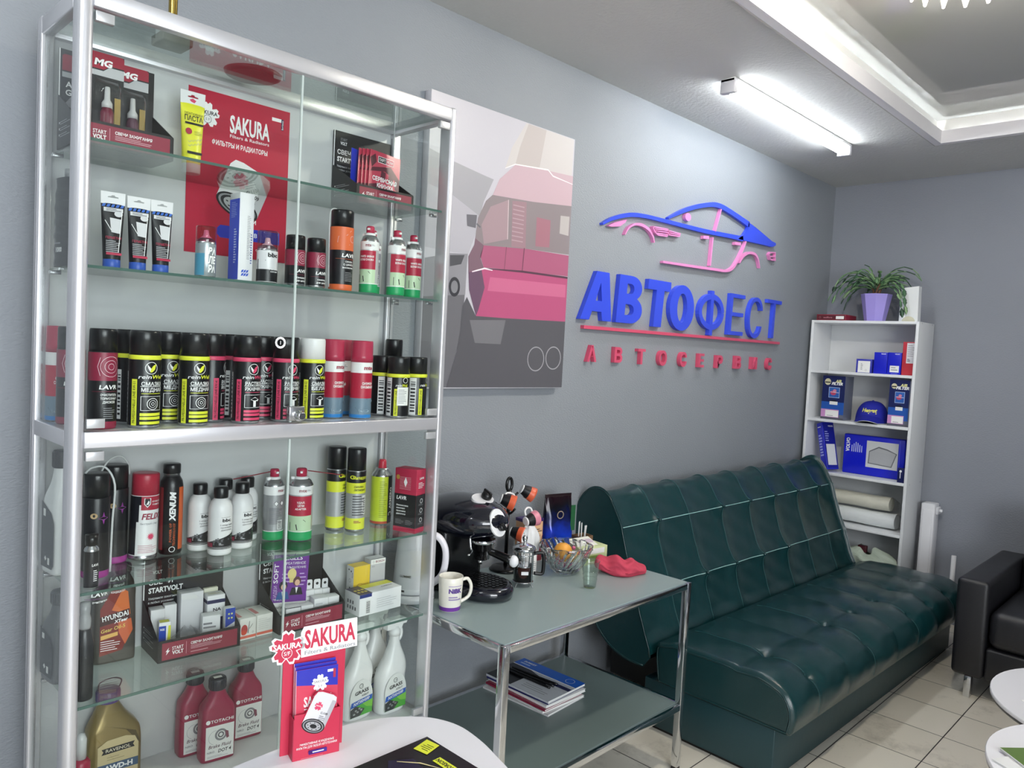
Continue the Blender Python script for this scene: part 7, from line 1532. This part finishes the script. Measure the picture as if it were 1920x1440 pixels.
# radiator beside the unit
RW = mat('#e4e4e8', .35)
t = thing('radiator', 'narrow white radiator on the wall beside the shelf unit', 'radiator', (4.945, -.706, .10)); m = MB()
for i in range(1): m.box(-.045, .045, -.046, .028, .0, .602, RW, .008)
m.box(-.048, -.040, -.036, .018, .03, .57, RW, .003); m.build('section', t); m = MB().box(-.03, .03, -.060, -.046, .54, .585, RW, .005); m.lathe([(.011, 0), (.011, .012), (.006, .016)], RW, 16, FRONT(-.060, 0, .562)); m.build('valve', t)
m = MB(); m.tube([(0, -.028, .01), (0, -.028, -.098)], .010, RW, 12); m.build('pipe', t)
# ------------------------------------------------------------------ black armchair
BLK = leather('black_leatherette', '#17171c', .42)
ac = thing('armchair', 'black leatherette armchair with chrome feet at the end of the sofa', 'armchair', (3.95, -1.575, 0))
def acb(mb, n, p=None): return mb.build(n, p or ac)
for s_ in (1, -1):
    y = s_ * .39; acb(MB().box(.0, .82, y - .066, y + .066, .098, .545, BLK, .022, None, 4), 'armrest')
acb(MB().box(.008, .80, -.323, .323, .10, .245, BLK, .012, None, 3), 'base')
m = MB(); m.box(.0, .64, -.320, .320, .248, .425, BLK, .045, None, 5); acb(m, 'seat_cushion')
m = MB(); m.box(0, .20, -.322, .322, 0, .52, BLK, .05, None, 5, T(.60, 0, .30) @ RY(RAD(8))) if False else m.bm((lambda b: (bmesh.ops.create_cube(b, size=1), bmesh.ops.scale(b, vec=(.19, .644, .55), verts=b.verts), bmesh.ops.bevel(b, geom=b.edges[:], offset=.05, segments=5, affect='EDGES', profile=.5), b)[-1])(bmesh.new()), BLK, T(.71, 0, .545) @ RY(RAD(7)), True); acb(m, 'backrest')
for x in (.035, .76):
    for y in (.385, -.385): acb(MB().box(x - .022, x + .022, y - .014, y + .014, 0, .098, CHROME, .002), 'leg')
# ------------------------------------------------------------------ round white tables
TW = mat('#ecebf0', .22); TE = mat('#3a3b3e', .3)
def round_table(name, lab, x, y, r_, z, grp):
    t = thing(name, lab, 'table', (x, y, 0), 0, grp); m = MB(); m.lathe([(r_ * .985, z - .024), (r_ - .002, z - .020), (r_, z - .012, TE), (r_, z - .003, TW), (r_ - .002, z, TW)], TE, 72); m.build('table_top', t)
    m = MB(); m.tube([(r_ * .80 * cos(2 * pi * i / 40), r_ * .80 * sin(2 * pi * i / 40), z - .034) for i in range(40)], .008, CHROME, 8, 0, None, True); m.build('ring_frame', t)
    for i in range(4):
        a = pi / 4 + i * pi / 2 + .15; m = MB(); m.tube([(r_ * .80 * cos(a), r_ * .80 * sin(a), z - .03), (r_ * .80 * cos(a), r_ * .80 * sin(a), 0)], .009, CHROME, 10); m.build('leg', t)
    return t
round_table('coffee_table', 'lower round white table in front of the black armchair', 3.171, -1.829, .387, .40, 'round white coffee tables')
round_table('coffee_table', 'higher round white table with magazines, nearest the bottom edge', 2.405, -1.927, .335, .50, 'round white coffee tables')
def slab(name, lab, cat, x, y, z, w, d, h, rz, c_, cover=None, grp=None, rx=0):
    t = thing(name, lab, cat, (x, y, z), RAD(rz), grp, (RAD(rx), 0, RAD(rz)) if rx else None); pages(w, d, h, c_, cover)(t); return t
def cv_grey(m, M_): m.rect(-.09, .09, -.05, .09, mat('#b9bcc4', .4), M_, .0002); m.poly([(-.08, .0), (.02, .08), (.09, .02), (.0, -.05)], mat('#7d828c', .4), M_, .0004); m.lines(GREY, M_, -.08, .05, -.12, -.07, 3, .0004, .3)
slab('brochure', 'grey printed brochure on the lower round table', 'brochure', 3.405, -1.625, .4003, .15, .21, .004, 30, '#e3e4e8', cv_grey)
m = MB().box(-.05, .05, -.035, .035, 0, .0008, PAPER); m.rect(.015, .045, -.03, .03, mat('#4a3f9c', .4), T(0, 0, .001)); m.ring(-.015, 0, .014, .002, mat('#d9d9de', .5), T(0, 0, .001), .0, 16); o = m.build('business_card'); o.location = (3.055, -1.610, .4003); o.rotation_euler = (0, 0, RAD(-30)); tag(o, 'small white card with a violet end on the lower round table', 'card')
def cv_car(m, M_): m.rect(-.10, .10, .02, .14, mat('#5f7a3c', .35), M_, .0002); m.ell(.01, .06, .07, .04, mat('#14151a', .3), M_, .0004, 24); m.ell(-.03, .045, .02, .02, mat('#5c5c60', .3), M_, .0006, 14); m.lines(mat('#6a6a6e', .5), M_, -.09, .06, -.06, .0, 3, .0004, .4); m.poly([(-.10, -.10), (.10, -.09), (.10, -.12), (-.08, -.125)], mat('#a32444', .4), M_, .0004)
def cv_red(m, M_): m.rect(-.10, .10, -.12, -.09, mat('#a32444', .4), M_, .0002)
slab('magazine', 'white and red magazine under the car magazine on the round table', 'magazine', 2.345, -1.790, .5003, .21, .29, .005, 62, '#ececec', cv_red, 'magazines on the higher round table')
slab('magazine', 'magazine with a dark car on green, on top on the round table', 'magazine', 2.375, -1.800, .5060, .205, .285, .005, 48, '#e9e9e9', cv_car, 'magazines on the higher round table')
# ------------------------------------------------------------------ oval white table in front of the cabinet
t = thing('oval_table', 'glossy white table with rounded outline in front of the cabinet', 'table', (.72, -1.07, 0))
out = [(.648, -.757), (.788, -.751), (.884, -.754), (.95, -.772), (1.005, -.802), (1.049, -.845), (1.071, -.906), (1.065, -.979), (1.046, -1.05), (1.01, -1.16), (.95, -1.27), (.86, -1.35), (.74, -1.39), (.60, -1.385), (.48, -1.33), (.40, -1.22), (.365, -1.08), (.375, -.94), (.42, -.84), (.52, -.776)]
o2 = [p[:2] for p in spline3([(x - .72, y + 1.07, 0) for x, y in out], 5, True)][::-1]
m = MB(); m.poly(o2, TW, T(0, 0, .676), 0, .024); m.build('table_top', t)
m = MB(); m.lathe([(.20, 0), (.20, .012), (.05, .02), (.032, .035), (.032, .676)], CHROME, 40); m.build('pedestal', t)
# leaflet stand on it
RED2 = mat('#cc3350', .4); ls = thing('leaflet_stand', 'red card leaflet stand with a cut-out flower header', 'leaflet stand', (.732, -.779, .7003), math.atan2(-.030, .117))
P = FRONT(0)
m = MB().box(0, .121, 0, .0022, 0, .205, RED2); m.build('back_card', ls)
m = MB(); S_ = TXT; H0 = T(-.0, -.0012, 0) @ P
flower(m, .006, .209, .0345, TXT, H0, -.0008, -4, .0016); R = H0 @ T(.088, .216, 0) @ RZ(RAD(2)); m.poly([(-.056, -.028), (.055, -.026), (.055, .031), (-.050, .031), (-.056, .02)], TXT, R, -.0008, .0016)
flower(m, .006, .209, .0295, RED2, H0, .001, -4); m.text('SAKURA', TXT, H0, .006, .213, .0105, .052, .035, 0, None, .0014); m.ring(.006, .199, .0095, .001, TXT, H0 @ T(0, .0, 0), .0014, 24); m.text('S/F', TXT, H0, .006, .199, .0075, .012, .01, 0, None, .0014)
m.text('SAKURA', RED2, R, .001, .006, .034, .100, .03, 0, None, .001); m.text('Filters & Radiators', GREY, R, .001, -.020, .0075, .100, .005, 0, None, .001); m.build('header_card', ls)
m = MB(); m.box(.017, .1045, -.0285, -.0265, .0, .088, RED2); m.poly([(0, 0), (.0875, 0), (.0875, .088), (.066, .084), (.040, .064), (.020, .070), (0, .082)], RED2, P @ T(.017, 0, .0287), 0, .0001)
PF = P @ T(.061, 0, .0300); filter_art(m, PF, .0, -.0086, .062, .0235, .064, .58, RAD(-25)); bk = PF @ T(-.0086, .062, 0) @ RZ(RAD(-25)); m.poly([(-.0245, -.004), (.0245, -.004), (.0245, .056), (.018, .0655), (-.018, .0655), (-.0245, .056)], RED2, bk, -.0016, .0015); m.text('ЭФФЕКТИВНЫЕ И НАДЕЖНЫЕ', TXT, PF, .0, .030, .0042, .066, .01, 0, None, .001, 'C', 1); m.text('ФИЛЬТРЫ ДЛЯ ЛЮБОЙ АВТОТЕХНИКИ', TXT, PF, 0, .0235, .0042, .078, .01, 0, None, .001, 'C', 1); m.ell(-.012, .0115, .004, .004, PURPLE, PF, .001, 12); m.rect(-.015, .020, .0075, .0155, mat('#3c1f8c', .4), PF, .001); m.rect(-.008, .014, .0105, .0125, TXT, PF, .0012); m.lines(mat('#e79aa8', .5), PF, -.03, .035, .002, .004, 1, .001, .3); m.build('pocket_front', ls)
m = MB(); m.box(.0155, .017, -.0285, -.0, 0, .080, mat('#b62c48', .45)); m.box(.1045, .106, -.0285, 0, 0, .088, mat('#b62c48', .45)); m.box(.017, .1045, -.0265, 0, 0, .0015, RED2); m.build('pocket_side', ls)
def sk_leaf(root):
    w, h = .081, .165; m = MB().box(-w / 2, w / 2, -.0008, 0, 0, h, mat('#d8425c', .35)); q = FRONT(-.0009); m.poly([(-w / 2, h - .028), (w / 2, h - .040), (w / 2, h), (-w / 2, h)], mat('#2a2fb4', .35), q, .0002); m.rect(-w / 2, -w / 2 + .001, 0, h, mat('#f0b9c4', .4), q, .0003)
    flower(m, .006, h - .030, .0165, TXT, q, .0004); m.text('SAKURA', GREY, q, .006, h - .027, .0045, .024, .01, 0, None, .0007); m.text('S F', GREY, q, .006, h - .036, .004, .008, 0, 0, None, .0007); m.rect(.020, .034, h - .012, h - .007, TXT, q, .0004); m.rect(.031, .036, h - .024, h - .007, RED, q, .0006); m.text('SAKURA', TXT, q, .004, h - .062, .018, .058, .03, 0, None, .0004); m.lines(TXT, q, -.024, .03, h - .078, h - .074, 1, .0004, .5)
    m.build('leaflet', root)
G_SK = 'red and blue leaflets in the leaflet stand'
for i, lab in enumerate(('front red and blue leaflet standing in the red stand', 'second red and blue leaflet in the red stand, showing a thin edge', 'rearmost red and blue leaflet in the red stand, showing a thin edge')):
    v = Matrix.Translation(ls.location) @ RZ(ls.rotation_euler.z) @ Vector((.0612 - i * .0008, -.0235 + i * .005, .0030))
    spawn('skl', sk_leaf, 'leaflet', lab, 'leaflet', tuple(v), ls.rotation_euler.z, G_SK, (RAD(-3), 0, ls.rotation_euler.z), (1, 1, 1 + .03 * i))
# black magazine lying on it
def cv_blk(m, M_):
    K = M_ @ T(0, 0, 0)
    m.poly([(-.105, -.10), (-.105, .148), (-.085, .148), (-.06, .10), (-.03, .06), (-.045, .0), (-.02, -.06), (-.05, -.10)], mat('#8e4a30', .4), K, .0002); m.poly([(-.105, .02), (-.085, .10), (-.05, .05), (-.06, -.02)], mat('#c07a50', .4), K, .0004)
    m.poly([(-.030, .10), (-.010, .125), (.03, .10), (.02, .04), (-.01, .02)], mat('#1d1638', .3), K, .0003); m.stroke([(.0, .112, .002), (.03, .08, .004), (.052, .03, .001)], mat('#dccf9a', .3), K, .0006)
    R = K @ T(.078, .118, 0) @ RZ(RAD(42)); R = K @ T(.074, .116, 0); m.poly([(-.022, .012), (.020, .022), (.024, -.012), (-.016, -.022)], YEL, R, .0008); m.lines(TXTB, R @ RZ(RAD(100)), -.012, .012, -.012, .012, 4, .001, .3)
    Q = K @ T(.062, .045, 0) @ RZ(RAD(90)); m.rect(-.026, .026, -.0095, .0095, YEL, Q, .0008); m.text('KORSON', TXTB, Q, 0, 0, .0095, .046, .03, 0, None, .001); Q = K @ T(.035, .02, 0) @ RZ(RAD(90)); m.text('М', TXT, Q, 0, 0, .010, None, .02, 0, None, .0008); m.lines(GREY, Q, -.06, -.01, -.02, .0, 3, .0008, .3)
slab('magazine', 'black glossy magazine with yellow tags on the oval white table', 'magazine', .882, -1.056, .7003, .205, .295, .006, 0, '#15141a', cv_blk)
# ------------------------------------------------------------------ pipe and cable by the far wall
o = tag(MB().tube([(0, 0, 0), (0, 0, .42)], .013, RW, 12).build('heating_pipe'), 'white vertical heating pipe in the gap between sofa and armchair', 'pipe'); o.location = (4.94, -.86, 0)
o = tag(MB().tube([(4.62, -1.02, .006), (4.52, -1.00, .006), (4.42, -1.03, .006), (4.30, -1.05, .006), (4.36, -1.09, .006), (4.55, -1.07, .006), (4.75, -.98, .006)], .0055, BLACK, 8, 6).build('cable'), 'black cable lying on the tiles between sofa and armchair', 'cable')
